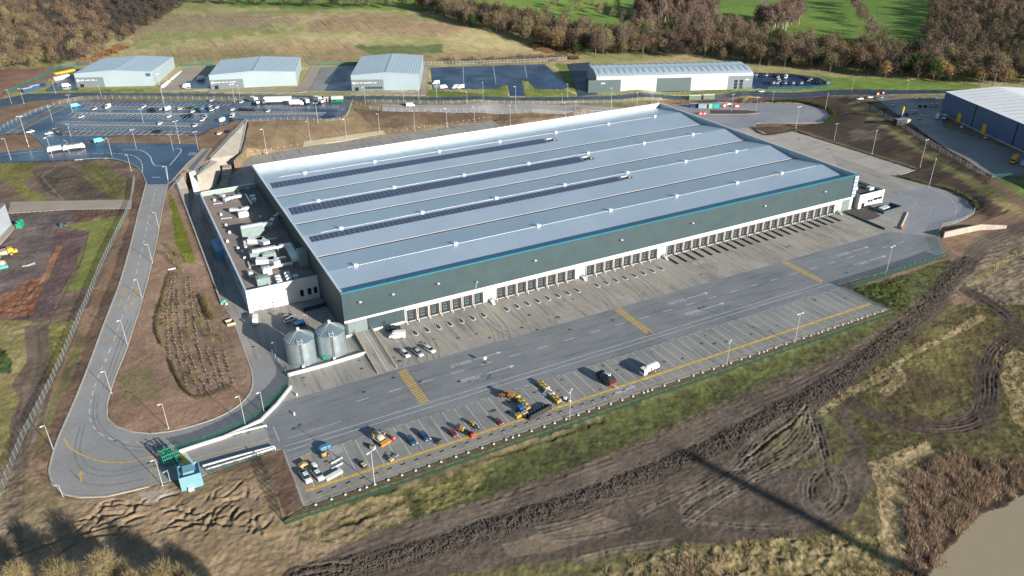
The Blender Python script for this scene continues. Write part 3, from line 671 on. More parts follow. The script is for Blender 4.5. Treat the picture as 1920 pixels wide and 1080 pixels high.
# water
wm, wnt, wb = _nodes('pond_water'); wb.inputs['Base Color'].default_value = (.27,.225,.15,1); wb.inputs['Roughness'].default_value = .14; wb.inputs['Specular IOR Level'].default_value = .35
_wn = N(wnt, 'ShaderNodeTexNoise', Scale=.8, Detail=3.0); _tc = N(wnt, 'ShaderNodeTexCoord'); wnt.links.new(_tc.outputs['Object'], _wn.inputs['Vector'])
_bp = N(wnt, 'ShaderNodeBump', Strength=.14, Distance=.12); wnt.links.new(_wn.outputs['Fac'], _bp.inputs['Height']); wnt.links.new(_bp.outputs['Normal'], wb.inputs['Normal'])
pw = [tuple(un(*p, -4.85)[:2]) for p in [(1700,1100),(1730,1020),(1790,940),(1900,900),(2100,850),(2500,900),(2400,1300),(1700,1300)]]
flat('pond_water', pw, wm, -4.85)
# ------------------------------------------------------------------ distribution warehouse
WX, WD, WH = 242.0, 146.4, 17.26
M_CLAD = pm('teal_grey_cladding', (.033,.060,.070), .5, .15, var=.10, scale=.15, wave=('X',.55,.35))
M_CLADS = pm('side_cladding', (.05,.075,.085), .5, .15, var=.10, scale=.15, wave=('Y',.55,.35))
M_WHITEP = pm('white_panel', (.52,.52,.50), .5, 0, var=.06, scale=.3)
M_BAND = pm('pale_trim', (.50,.54,.57), .4, .2, var=.05, scale=.3)
M_CYAN = pm('cyan_trim', (.010,.145,.20), .35, 0, var=.08, scale=.3)
M_PARIN = pm('parapet_lining', (.42,.47,.52), .45, .2, var=.08, scale=.2)
M_PAROUT = pm('parapet_cap', (.62,.66,.70), .35, .3, var=.05, scale=.3)
def roof_mat(name, c, c2, spacing=.5, axis='X', metal=.32):
    m, nt, b = _nodes(name); L = nt.links.new; tc = N(nt, 'ShaderNodeTexCoord'); P = tc.outputs['Object']
    n1 = N(nt, 'ShaderNodeTexNoise', Scale=.03, Detail=5.0, Roughness=.6); L(P, n1.inputs['Vector'])
    rp = N(nt, 'ShaderNodeValToRGB'); rp.color_ramp.elements[0].position = .3; rp.color_ramp.elements[1].position = .7
    rp.color_ramp.elements[0].color = col4(c2); rp.color_ramp.elements[1].color = col4(c); L(n1.outputs['Fac'], rp.inputs['Fac'])
    w = N(nt, 'ShaderNodeTexWave', wave_type='BANDS', bands_direction=axis); w.inputs['Scale'].default_value = 2*math.pi/spacing/20; L(P, w.inputs['Vector'])
    mr = N(nt, 'ShaderNodeMapRange'); mr.inputs['To Min'].default_value = .72; mr.inputs['To Max'].default_value = 1.08; L(w.outputs['Fac'], mr.inputs['Value'])
    mx = N(nt, 'ShaderNodeMix', data_type='RGBA', blend_type='MULTIPLY'); mx.inputs[0].default_value = 1.0; L(rp.outputs['Color'], mx.inputs[6]); L(mr.outputs['Result'], mx.inputs[7])
    bt = N(nt, 'ShaderNodeTexBrick'); bt.offset = 0; bt.inputs['Scale'].default_value = 1; bt.inputs['Brick Width'].default_value = 18.0; bt.inputs['Row Height'].default_value = 400.0; bt.inputs['Mortar Size'].default_value = .06
    bt.inputs['Color1'].default_value = (1,1,1,1); bt.inputs['Color2'].default_value = (.95,.95,.95,1); bt.inputs['Mortar'].default_value = (.72,.72,.72,1); L(P, bt.inputs['Vector'])
    m3 = N(nt, 'ShaderNodeMix', data_type='RGBA', blend_type='MULTIPLY'); m3.inputs[0].default_value = 1.0; L(mx.outputs[2], m3.inputs[6]); L(bt.outputs['Color'], m3.inputs[7])
    L(m3.outputs[2], b.inputs['Base Color']); b.inputs['Metallic'].default_value = metal; b.inputs['Roughness'].default_value = .36
    bp = N(nt, 'ShaderNodeBump', Strength=.25, Distance=.05); L(w.outputs['Fac'], bp.inputs['Height']); L(bp.outputs['Normal'], b.inputs['Normal'])
    return m
M_ROOF = roof_mat('profiled_roof_sheet', (.41,.50,.585), (.35,.435,.52), .9)
M_PV = None
def pv_mat():
    m, nt, b = _nodes('solar_glass'); L = nt.links.new; tc = N(nt, 'ShaderNodeTexCoord')
    bt = N(nt, 'ShaderNodeTexBrick'); bt.offset = 0; bt.inputs['Scale'].default_value = 1; bt.inputs['Brick Width'].default_value = 2.0; bt.inputs['Row Height'].default_value = 1.45; bt.inputs['Mortar Size'].default_value = .10
    bt.inputs['Color1'].default_value = (.016,.026,.06,1); bt.inputs['Color2'].default_value = (.022,.034,.072,1); bt.inputs['Mortar'].default_value = (.16,.19,.24,1)
    L(tc.outputs['Object'], bt.inputs['Vector']); L(bt.outputs['Color'], b.inputs['Base Color']); b.inputs['Roughness'].default_value = .3; return m
M_PV = pv_mat()
M_DARKM = pm('dark_metal', (.035,.038,.042), .5, .3, var=.15, scale=2)
M_GREYM = pm('galvanised_metal', (.42,.44,.45), .4, .6, var=.12, scale=1.5)
M_WHITEM = pm('white_metal', (.60,.61,.62), .4, .1, var=.06, scale=1.5)
M_RUBBER = pm('black_rubber', (.018,.018,.019), .7, 0, var=.2, scale=3)
M_GLASS = pm('dark_glass', (.015,.022,.03), .08, 0, var=.2, scale=.4, spec=.8)
M_PINK = pm('dock_frame_paint', (.55,.52,.50), .5, 0, var=.08, scale=2)
M_DOORG = pm('dock_door_grey', (.06,.085,.10), .45, .1, var=.08, scale=1)
wh = thing('warehouse', 'huge teal-grey warehouse with a long row of loading docks and a cyan eaves line', 'warehouse')
# front wall: clad above, white dock band below; left end clad down to a white plinth
DW = [(21.5+i*4.30, 0) for i in range(7)]+[(56.5+i*4.29, 1) for i in range(8)]+[(95.3+i*4.33, 2) for i in range(8)]+[(134.2+i*4.38, 3) for i in range(22)]
mb = MB(); mb.cbox(0, WX, 0, .5, 6.4, WH-.42); mb.cbox(0, 21.2, .02, .5, .9, 5.55); obj('front_wall', mb, M_CLAD, wh)
mb = MB(); mb.cbox(21.2, 236.0, .06, .5, 0, 6.15); mb.cbox(-.02, 21.2, -.04, .5, 0, .9); mb.cbox(236, 242, -.02, .5, 0, 6.2); obj('dock_wall', mb, M_WHITEP, wh)
mb = MB(); mb.cbox(-.03, 21.2, -.06, .5, 5.55, 6.4); mb.cbox(21.2, WX, -.06, .5, 6.15, 6.4); obj('wall_trim', mb, M_BAND, wh)
mb = MB(); mb.cbox(1.0, 7.7, -.03, .1, .9, 5.5); obj('loading_door', mb, pm('slate_door', (.15,.19,.195), .5, .1, var=.08, wave=('X',.4,.2)), wh)
mb = MB(); mb.cbox(7.7, 8.3, -.05, .1, .7, 5.5); obj('door_jamb', mb, M_DARKM, wh)
mb = MB(); mb.cbox(235.4, 240.3, -.06, .1, 0.0, 5.5); obj('loading_door', mb, bpy.data.materials['slate_door'], wh)
mb = MB(); mb.cbox(13.0, 14.2, -.08, .1, .5, 2.9); obj('personnel_door', mb, M_DARKM, wh)
mb = MB(); mb.cbox(-.3, WX+.3, -.32, .52, WH-.42, WH); obj('eaves_trim', mb, M_CYAN, wh)
mb = MB(); mb.cbox(0, .5, .5, WD-.5, 0, WH-.3); obj('side_wall', mb, M_CLADS, wh)
mb = MB(); mb.cbox(WX-.5, WX, .5, WD-.5, 0, WH-.3); obj('side_wall', mb, M_CLADS, wh)
mb = MB(); mb.cbox(0, WX, WD-.5, WD, 0, WH-.3); obj('back_wall', mb, M_CLADS, wh)
mb = MB(); mb.cbox(.5, WX-.5, WD-.55, WD-.49, 14, WH-.1); mb.cbox(.49, .56, .5, WD-.5, 13.6, WH-.1); mb.cbox(WX-.56, WX-.49, .5, WD-.5, 13.6, WH-.1); mb.cbox(.5, WX-.5, .49, .56, 13.6, WH-.6)
obj('parapet', mb, M_PARIN, wh)
mb = MB(); mb.cbox(-.12, .62, .55, WD, WH-.3, WH+.02); mb.cbox(WX-.62, WX+.12, .55, WD, WH-.3, WH+.02); mb.cbox(.62, WX-.62, WD-.7, WD+.12, WH-.3, WH+.02)
obj('parapet_cap', mb, M_PAROUT, wh)
# four-span roof
VY = [.5, 36.1, 70.6, 105.0, WD-.5]; RY = [19.2, 53.8, 87.2, 125.6]; VZ, RZ = 14.45, 16.35
prof = []
for i in range(4): prof += [(VY[i], VZ), (RY[i], RZ)]
prof.append((VY[4], VZ))
mb = MB()
for (y0, z0), (y1, z1) in zip(prof[:-1], prof[1:]): mb.quad((.5,y0,z0),(WX-.5,y0,z0),(WX-.5,y1,z1),(.5,y1,z1))
obj('roof', mb, M_ROOF, wh)
for i in (1,2,3):
    mb = MB(); mb.cbox(.6, WX-.6, VY[i]-.9, VY[i]+.15, VZ-.1, VZ+.10); obj('valley_gutter', mb, M_DARKM, wh)
    mb = MB(); mb.cbox(.6, WX-.6, VY[i]+.16, VY[i]+.75, VZ, VZ+.16); obj('gutter_flashing', mb, M_WHITEM, wh)
def roofz(y):
    for (y0, z0), (y1, z1) in zip(prof[:-1], prof[1:]):
        if y0 <= y <= y1: return z0+(z1-z0)*(y-y0)/(y1-y0)
    return VZ
for i, y in enumerate(RY):
    mb = MB()
    if i: mb.cbox(8, WX-14-i*2, y-.11, y+.11, RZ, RZ+.08)
    else: mb.cbox(8, WX-6, y-.12, y+.12, RZ-.02, RZ+.07)
    obj('ridge_walkway', mb, M_BAND, wh)
    for x in ([16,50,84,118,152,186,218] if i else [11,49.5,85,119,153,187,214]):
        if i == 3: x += 4
        mb = MB(); mb.cbox(x-.7, x+.7, y-.7, y+.5, roofz(y-.7)-.1, RZ+.65); mb.cbox(x-.8, x+.8, y-.8, y+.6, RZ+.65, RZ+.75); obj('roof_vent', mb, M_WHITEM, wh)
# solar arrays on the south slopes below ridges two to four
for (yc, w, x1) in [(RY[1]-4.2, 4.2, 151.2), (RY[2]-5.2, 6.2, 151.0), (RY[3]-8.4, 5.8, 151.0)]:
    mb = MB(); y0, y1 = yc-w/2, yc+w/2; z0, z1 = roofz(y0)+.22, roofz(y1)+.22
    mb.add([(3,y0,z0),(x1-6,y0,z0),(x1-6,y1,z1),(3,y1,z1),(3,y0,z0-.08),(x1-6,y0,z0-.08),(x1-6,y1,z1-.08),(3,y1,z1-.08)], [(0,1,2,3),(4,5,1,0),(5,6,2,1),(6,7,3,2),(7,4,0,3)])
    arr = obj('solar_array', mb, M_PV, wh)
    mb = MB(); mb.box((x1-2.6,yc,roofz(yc)-.05), (5.0,w*.8,.25)); obj('inverter_plinth', mb, M_DARKM, wh)
    mb = MB(); mb.cbox(x1-5, x1-1.2, yc-.1+w*.2, yc+.5+w*.2, roofz(yc)+.2, roofz(yc)+.55); mb.cbox(x1-1.7, x1-1.2, yc-w*.3, yc+w*.2, roofz(yc)+.2, roofz(yc)+.5); obj('inverter_cabinet', mb, M_WHITEM, wh)
# wall floodlights
for x in (6.0,17.6,34.2,72.9,111.5,146.6,186.0,222.0):
    mb = MB(); mb.cbox(x-.4, x+.4, -.75, 0, 12.3, 12.6); obj('floodlight', mb, M_WHITEM, wh)
    mb = MB(); mb.cbox(x-1.15, x-.45, -.5, 0, 12.25, 12.6); obj('camera_housing', mb, M_DARKM, wh)
mb = MB(); mb.tube([(48.6,-.05,6.8),(48.6,-.35,9.2),(48.6,-.9,9.9)], .09, 6); mb.box((48.6,-1.2,9.85), (.5,.9,.16)); obj('wall_lamp', mb, M_WHITEM, wh)
# the number board at the right corner
mb = MB(); mb.cbox(WX-1.9, WX+.5, -.42, -.07, 6.4, WH-.9); obj('corner_board', mb, pm('board_blue_white', (.42,.52,.60), .35, 0, c2=(.26,.36,.45), scale=.9), wh)
_mbd = pm('sign_ink', (.05,.10,.15), .5)
for k in range(5):
    mb = MB()
    for j in range(4):
        x = WX-1.7+j*.5; mb.cbox(x, x+.32, -.45, -.42, 7.2+k*1.9, 8.1+k*1.9-(.3 if (j+k)%3 == 0 else 0))
    obj('board_lettering', mb, _mbd, wh)
mb = MB()
for k in range(7): mb.cbox(22+k*0.0, 22.01, -.1, -.09, 5, 5.01)
# --- docks
def dock():
    mb = MB()                                              # pale frame with dark shelter curtains
    for a, b_, c_, d_ in ((.14,.30,0.9,4.9),(3.90,4.06,.9,4.9)): mb.cbox(a, b_, -.42, .05, c_, d_)
    mb.cbox(.14, 4.06, -.42, .05, 4.9, 5.06)
    fr = obj('dock_shelter', mb, M_PINK, wh)
    mb = MB(); mb.cbox(.30, 3.90, -.36, .04, 4.2, 4.9); mb.cbox(.30, 1.0, -.36, .04, 1.1, 4.2); mb.cbox(2.9, 3.90, -.36, .04, 1.1, 4.2)
    obj('shelter_curtain', mb, M_RUBBER, fr)
    mb = MB(); mb.cbox(1.0, 2.9, -.06, .03, 1.15, 4.2)
    obj('door_panel', mb, M_DOORG, fr)
    mb = MB()
    for z in (2.1,3.2): mb.cbox(1.2, 2.7, -.09, -.05, z, z+.4)
    obj('door_window', mb, M_GLASS, fr)
    mb = MB(); mb.cbox(.5, 3.7, -.55, .06, .55, 1.12); obj('dock_leveller', mb, M_DARKM, fr)
    for xb in (.42, 3.48): mb = MB(); mb.cbox(xb, xb+.3, -.85, -.55, .45, 1.1); obj('bumper', mb, M_RUBBER, fr)
    return fr
d0 = dock(); dkids = kids(d0)
d0.location = (DW[0][0], 0, 0)
for x, g in DW[1:]:
    q = d0.copy(); COL.objects.link(q); q.location = (x, 0, 0)
    for c in dkids:
        e = c.copy(); COL.objects.link(e); e.parent = q
# dock sign plates above the shelters and drip hood
for i, (x, g) in enumerate(DW):
    mb = MB(); mb.cbox(x+1.75, x+2.85, -.03, .05, 5.25, 5.95); obj('bay_sign', mb, M_WHITEM, wh)
mbh = MB(); mbh.cbox(21.3, 231, -.9, .05, 6.02, 6.12)
# personnel doors and stairs between dock groups
for x in (53.0, 92.6, 131.6, 231.6):
    mb = MB(); mb.cbox(x+.9, x+1.9, -.03, .08, 1.25, 3.5); obj('personnel_door', mb, pm('door_sage', (.32,.37,.35), .5), wh)
    mb = MB(); mb.cbox(x+.6, x+2.3, -1.5, 0, 0, 1.2)
    for k in range(6): mb.cbox(x+.7, x+2.0, -1.5-.3*(k+1), -1.5-.3*k, 0, 1.2-.2*(k+1)+.001)
    obj('door_steps', mb, M_GREYM, wh)
    mb = MB()
    for xx in (x+.65, x+2.1):
        mb.tube([(xx,-.1,2.2),(xx,-1.5,2.2),(xx,-3.3,1.0)], .05, 5)
        for yy, zt in ((-.1,2.2),(-1.5,2.2),(-3.3,1.0)): mb.tube([(xx,yy,.1),(xx,yy,zt)], .04, 5)
    obj('handrail', mb, M_GREYM, wh)
# --- things standing in front of the docks
def wheel_guide(long):
    mb = MB()
    if not long:
        P = [(0,0),(.40,-.6),(.8,-1.8),(1.0,-3.1),(.75,-4.1),(.0,-4.6),(-.75,-4.1),(-1.0,-3.1),(-.8,-1.8),(-.40,-.6)]
        mb.m = 0; mb.prism(P, 0, .10); inner = [(x*.66, -2.25+(y+2.15)*.84) for x, y in P]; mb.m = 1; mb.prism(inner, .10, .15)
        return mb.mesh('wheel_guide', [pm('guide_outline', (.60,.57,.52), .7), pm('guide_gravel', (.045,.048,.05), .85, scale=4, bump=.5)])
    mb.m = 0; mb.box((0,-3.6,0), (.62,7.0,.08)); mb.m = 1
    for s in (-.2,.2): mb.tube([(s,-.3,.32),(s,-6.8,.32),(s*1.5,-7.3,.2)], .12, 6)
    return mb.mesh('wheel_guide', [bpy.data.materials['guide_gravel'], M_DARKM])
g_short, g_long = wheel_guide(False), wheel_guide(True)
for i, (x, g) in enumerate(DW):
    o = obj('wheel_guide', g_long if g == 3 else g_short, None, None, (x+.1 if g < 3 else x+.0, -1.0 if g == 3 else -5.4, .012))
    tag(o, 'dark straight wheel guide bar in front of the right-hand run of loading docks' if g == 3 else 'dark teardrop wheel guide with a pale outline in front of the loading docks', 'wheel guide', 'straight wheel guides at the docks' if g == 3 else 'teardrop wheel guides at the docks')
bmb = MB(); bmb.cyl((0,0,0), .16, 1.3, 8); bmb.cyl((0,0,1.3), .16, .08, 8, r2=.05); bm_ = bmb.mesh('dock_bollard', M_WHITEM)
for i, (x, g) in enumerate(DW):
    o = obj('dock_bollard', bm_, None, None, (x, -1.45, 0)); tag(o, 'short white bollard standing between two loading dock doors', 'bollard', 'white bollards along the loading docks')

# ------------------------------------------------------------------ office block on the left end
OX0, OX1, OY0, OY1, OZ = -25.6, -.05, 32.8, 142.0, 8.9
M_OFFW = pm('office_white_panel', (.55,.55,.54), .5, 0, var=.05, scale=.3)
M_OFFS = pm('office_blue_grey', (.34,.42,.52), .45, .2, var=.08, scale=.2, wave=('Y',1.2,.2))
of = thing('office_block', 'white office block with a plant-crowded flat roof on the left end of the warehouse', 'office')
mb = MB(); mb.cbox(OX0, OX1, OY0, OY0+.4, 2.5, OZ); mb.cbox(OX0, -24.1, OY0, OY0+.4, 0, 2.5); mb.cbox(-16.9, OX1, OY0, OY0+.4, 0, 2.5); obj('front_wall', mb, M_OFFW, of)
mb = MB(); mb.cbox(-24.1, -16.9, OY0+.9, OY0+1.0, 0, 2.5); mb.cbox(-21.3, -17.1, OY0+.3, OY0+.9, .1, 1.7); obj('roller_door', mb, M_WHITEM, of)
mb = MB(); mb.cbox(OX0, OX0+.4, OY0+.4, OY1, 0, OZ-.01); obj('side_wall', mb, M_OFFS, of)
mb = MB(); mb.cbox(OX0+.4, OX1, OY1-.4, OY1, 0, OZ+.6); obj('back_wall', mb, pm('sage_wall', (.25,.31,.29), .6), of)
mb = MB(); mb.cbox(OX0+.4, OX1, OY0+.4, OY1-.4, 7.2, 7.5)
obj('roof', mb, pm('brown_roof_membrane', (.225,.18,.155), .85, 0, var=.12, scale=.12, bump=.05), of)
mb = MB(); mb.cbox(OX0-.1, OX0+.5, OY0-.08, OY1, OZ, OZ+.12); mb.cbox(OX0+.5, OX1, OY0-.08, OY0+.5, OZ, OZ+.12); mb.cbox(OX0+.5, OX1, OY1-.5, OY1+.1, OZ+.6, OZ+.75); obj('parapet_cap', mb, M_PAROUT, of)
for x in (-7.0,-4.2,-2.0): mb = MB(); mb.cbox(x, x+1.3, OY0-.03, OY0+.1, 2.0, 4.6); obj('window', mb, M_GLASS, of)
for k in range(9): mb = MB(); mb.cbox(OX0-.04, OX0+.1, 44+k*10.5, 51+k*10.5, 4.4, 6.0); obj('window', mb, M_GLASS, of)
mb = MB(); mb.cbox(OX0-3.0, OX0-.02, 84, 96, 0, 4.2); obj('entrance_canopy', mb, pm('canopy_blue', (.10,.25,.45), .4), of)
M_DUCT = pm('duct_galvanised', (.66,.69,.71), .35, .35, var=.10, scale=.8)
M_AHU = pm('plant_unit_green', (.20,.27,.26), .5, .1, var=.1, scale=.6)
def onroof(px, py, z=8.5): p = un(px, py, z); return p[0], p[1]
def Zo(a, b): return (340+a/3, 300+b/3)
ROOFZ = 7.5
def duct(path, w=1.1, h=.9, z=0.9, name='roof_duct', m=None):
    mb = MB()
    pts = [onroof(*Zo(*p), ROOFZ+z+h) for p in path]
    for (x0, y0), (x1, y1) in zip(pts[:-1], pts[1:]):
        L = math.hypot(x1-x0, y1-y0); a = math.atan2(y1-y0, x1-x0)
        mb.box(((x0+x1)/2,(y0+y1)/2,ROOFZ+z), (L+w*.8, w, h), a)
        k = max(1, int(L/4))
        for i in range(k+1):
            t = i/k; mb.box((x0+(x1-x0)*t, y0+(y1-y0)*t, ROOFZ), (.18,.18,z), a)
    return obj(name, mb, m or M_DUCT, of)
def unit(a, b, sx, sy, sz, name='air_handling_unit', m=None, rz=0):
    x, y = onroof(*Zo(a, b), ROOFZ+sz); mb = MB(); mb.box((x,y,ROOFZ+.2), (sx,sy,sz-.2), rz); mb.box((x,y,ROOFZ), (sx*.9,sy*.9,.2), rz); mb.box((x,y,ROOFZ+sz), (sx*.7,sy*.6,.15), rz)
    return obj(name, mb, m or M_AHU, of)
duct([(245,215),(285,200),(330,195)], 1.6, 1.2); duct([(220,190),(235,195)], 1.4, 1.3)
duct([(280,272),(330,272),(370,262)], 1.5, 1.2); unit(345,290,4.2,3.0,2.2,m=M_DUCT)
duct([(360,190),(395,245)], .6, .4); unit(400,200,2.2,2.2,1.6,'condenser',M_DUCT); unit(408,218,2.0,2.0,1.4,'condenser',M_DUCT)
unit(395,370,9.0,3.4,4.2); duct([(450,358),(500,345),(520,320),(548,296)], 1.7, 1.5, 2.4)
duct([(340,372),(450,352)], 1.3, .9, 4.3)
unit(425,510,6.0,3.4,3.4); unit(490,520,5.0,3.0,3.2); duct([(405,505),(540,480),(600,470)], 1.5, 1.0, 3.6); duct([(600,474),(640,545)], 2.6, 1.4, 2.2)
duct([(435,555),(505,550),(530,565)], 2.6, 1.9, 1.2); duct([(390,440),(440,440),(470,455)], 2.8, 2.0, 1.0); duct([(500,600),(620,575)], 1.0, .7, 1.0); duct([(530,552),(585,542)], .8, .6, 1.0)
unit(478,605,3.2,3.2,2.6,'exhaust_fan',M_DUCT); unit(455,655,4.6,3.6,3.2); unit(695,500,6.0,4.2,6.5)
duct([(355,455),(362,485)], .9, .8); unit(388,630,1.6,2.6,1.6,'exhaust_fan',M_DUCT)
for a, b in ((540,650),(545,665),(552,680),(592,632),(598,648),(604,662),(640,648)): unit(a,b,2.0,1.3,1.1,'condenser',M_DUCT)
for a, b in ((185,220),(222,300),(270,400),(258,450),(318,490),(342,508),(445,315),(355,545),(325,185),(375,155),(318,165),(495,700),(250,360)): unit(a,b,1.0,1.0,.9,'roof_vent',M_DUCT)
duct([(182,245),(228,240)], .3, .25, .3); duct([(225,328),(280,322)], .3, .25, .3); duct([(484,445),(535,438)], .5, .4, .5); duct([(375,570),(385,600)], .4, .4, .4)
# --- small wing on the right end
an = thing('office_annex', 'small white two-storey annex joined to the right end of the warehouse', 'annex')
AX0, AX1, AY0, AY1, AZ = 244.4, 261.0, -1.8, 15.5, 7.0
mb = MB(); mb.cbox(AX0, AX1, AY0, AY0+.3, 0, AZ); mb.cbox(AX0, AX0+.3, AY0+.3, AY1, 0, AZ-.01); mb.cbox(AX1-.3, AX1, AY0+.3, AY1, 0, AZ-.01); mb.cbox(AX0+.3, AX1-.3, AY1-.3, AY1, 0, AZ-.01); obj('wall', mb, M_WHITEP, an)
mb = MB(); mb.cbox(AX0+.3, AX1-.3, AY0+.3, AY1-.3, 5.6, 5.8); obj('roof', mb, pm('dark_felt', (.05,.052,.056), .85), an)
mb = MB(); mb.cbox(248,252,6,9,5.8,7.3); obj('roof_plant', mb, M_BAND, an)
mb = MB(); mb.cbox(256,259,2.5,4.8,5.8,7.2); obj('roof_plant', mb, M_BAND, an)
for x0, x1, z in ((250.5,252.0,2.3),(252.3,253.8,2.3),(254.2,257.0,2.6),(257.2,260.2,2.6)): mb = MB(); mb.cbox(x0, x1, AY0-.04, AY0+.05, z, z+1.2); obj('window', mb, M_GLASS, an)
mb = MB(); mb.cbox(246.6, 248.6, AY0-.05, AY0+.05, 0, 2.6); obj('entrance_door', mb, M_GLASS, an)
mb = MB(); mb.cbox(241.9, 244.4, .8, 6, 0, 6.0); obj('link_corridor', mb, M_DOORG, an)
mb = MB(); mb.cbox(242.6, 243.8, .74, .82, .2, 2.8); obj('entrance_door', mb, M_GLASS, an)
# walled compound in front of the annex
cp = thing('service_compound', 'low dark-floored walled compound with a pale lid in front of the white annex', 'compound')
e = [P0(*p) for p in [(1628,391),(1656,402),(1690,392),(1668,385)]]
mb = MB(); mb.prism(e, 0, .05); obj('floor', mb, bpy.data.materials['dark_felt'], cp)
mb = MB()
for i in range(4):
    (x0,y0),(x1,y1) = e[i], e[(i+1)%4]; L = math.hypot(x1-x0,y1-y0); mb.box(((x0+x1)/2,(y0+y1)/2,0), (L,.25,1.5), math.atan2(y1-y0,x1-x0))
obj('wall', mb, M_DOORG, cp)
cxy = P0(1657,392); mb = MB(); mb.box((*cxy,.05), (6.0,2.2,1.0), .15); obj('lid', mb, M_BAND, cp)
# planted bed and rubble by the dock end
mb = MB(); mb.prism([P0(*p) for p in [(1581,397),(1600,391),(1628,392),(1652,405),(1638,411),(1622,414)]], 0, .14); tag(obj('planting_bed', mb, pm('bark_mulch', (.055,.048,.045), .95, scale=1.5, bump=.6)), 'dark mulched planting bed beside the last loading dock', 'planting bed')
mb = MB(); a, b_ = P0(1581,398), P0(1659,431); L = math.hypot(a[0]-b_[0], a[1]-b_[1]); mb.box(((a[0]+b_[0])/2,(a[1]+b_[1])/2,0), (L,.4,.9), math.atan2(b_[1]-a[1], b_[0]-a[0])); tag(obj('low_wall', mb, M_DOORG), 'low dark kerb wall running from the last dock towards the yard', 'wall')
mb = MB(); a, b_ = P0(1689,427), P0(1702,399); L = math.hypot(a[0]-b_[0], a[1]-b_[1]); mb.box(((a[0]+b_[0])/2,(a[1]+b_[1])/2,0), (L,.45,.5), math.atan2(b_[1]-a[1], b_[0]-a[0])); tag(obj('barrier_kerb', mb, pm('cream_concrete', (.62,.53,.38), .8)), 'cream concrete barrier beside the annex forecourt', 'barrier')
rb = thing('traffic_barrier', 'red water-filled barrier at the end of the cream kerb by the annex', 'barrier', (*P0(1690,429),0), .5)
M_RED = pm('red_plastic', (.60,.03,.03), .45)
mb = MB(); mb.box((0,0,0), (2.2,.8,.9), 0, True, .7); mb.box((0,0,.0), (2.4,1.0,.18)); obj('barrier_body', mb, M_RED, rb)
mb = MB(); mb.cbox(-.5,.5,-.32,-.2,.85,1.05); obj('reflector', mb, M_WHITEM, rb)

# ------------------------------------------------------------------ two tanks
M_TANK = pm('galvanised_tank', (.40,.48,.52), .36, .7, var=.10, scale=.4, wave=('Z',.9,.15))
M_TROOF = pm('tank_roof', (.17,.255,.31), .32, .5, var=.1, scale=.5)
def tank(c, label):
    t = thing('storage_tank', label, 'tank', (c[0],c[1],0)); r = 4.55; hh = 8.5
    mb = MB(); mb.lathe([(r+.12,0),(r+.12,.25),(r,.26),(r,2.1),(r+.03,2.12),(r+.03,2.2),(r,2.22),(r,4.2),(r+.03,4.22),(r+.03,4.3),(r,4.32),(r,6.3),(r+.03,6.32),(r+.03,6.4),(r,6.42),(r,hh),(r-.1,hh)], n=48); obj('shell', mb, M_TANK, t, smooth=False)
    mb = MB(); n = 48; vs = [(0,0,hh+2.7)]; fs = []
    for i in range(n):
        a = 2*math.pi*i/n; k = 0.0 if i % 2 else -.22; vs.append(((r+.15)*math.cos(a), (r+.15)*math.sin(a), hh+.06+k*.5)); 
    for i in range(n): fs.append((0,1+i,1+(i+1)%n))
    mb.add(vs, fs); obj('roof', mb, M_TROOF, t)
    mb = MB(); 
    for i in range(24):
        a = 2*math.pi*i/24+.066; mb.tube([(.3*math.cos(a),.3*math.sin(a),hh+2.68),((r+.1)*math.cos(a),(r+.1)*math.sin(a),hh+.14)], .055, 4)
    obj('roof_rib', mb, M_GREYM, t)
    mb = MB(); mb.cyl((0,0,hh+2.5), .38, .7, 10); mb.box((0,.2,hh+3.2), (.9,.9,.25)); obj('vent_cap', mb, M_WHITEM, t)
    mb = MB(); aa = -1.75; ux, uy = math.cos(aa), math.sin(aa)
    for s in (-.25,.25): mb.tube([(ux*(r+.2)-uy*s, uy*(r+.2)+ux*s, 0), (ux*(r+.2)-uy*s, uy*(r+.2)+ux*s, hh+.9)], .05, 5)
    for k in range(22): z = .4+k*.4; mb.tube([(ux*(r+.2)+uy*.25, uy*(r+.2)-ux*.25, z),(ux*(r+.2)-uy*.25, uy*(r+.2)+ux*.25, z)], .03, 4)
    obj('ladder', mb, M_DARKM, t)
    mb = MB(); mb.box((ux*(r-.5),uy*(r-.5),hh+.2), (1.5,1.3,.1), aa)
    for dx, dy in ((-.7,-.6),(.7,-.6),(.7,.6),(-.7,.6)): mb.cyl((ux*(r-.5)+dx,uy*(r-.5)+dy,hh+.2), .05, 1.1, 5)
    mb.box((ux*(r-.5),uy*(r-.5)-.6,hh+1.2), (1.5,.06,.08)); mb.box((ux*(r-.5)-.7,uy*(r-.5),hh+1.2), (.06,1.3,.08)); obj('access_platform', mb, M_WHITEM, t)
    mb = MB(); mb.box((ux*(r+.5),uy*(r+.5),0), (1.0,.9,1.1), aa); obj('pump_cabinet', mb, M_WHITEM, t)
    return t
tank((-16.45,-6.4), 'corrugated galvanised water tank nearer the road, left one of the pair with the conical roof')
tank((-6.5,-6.6), 'corrugated galvanised water tank nearer the warehouse wall, right one of the pair')
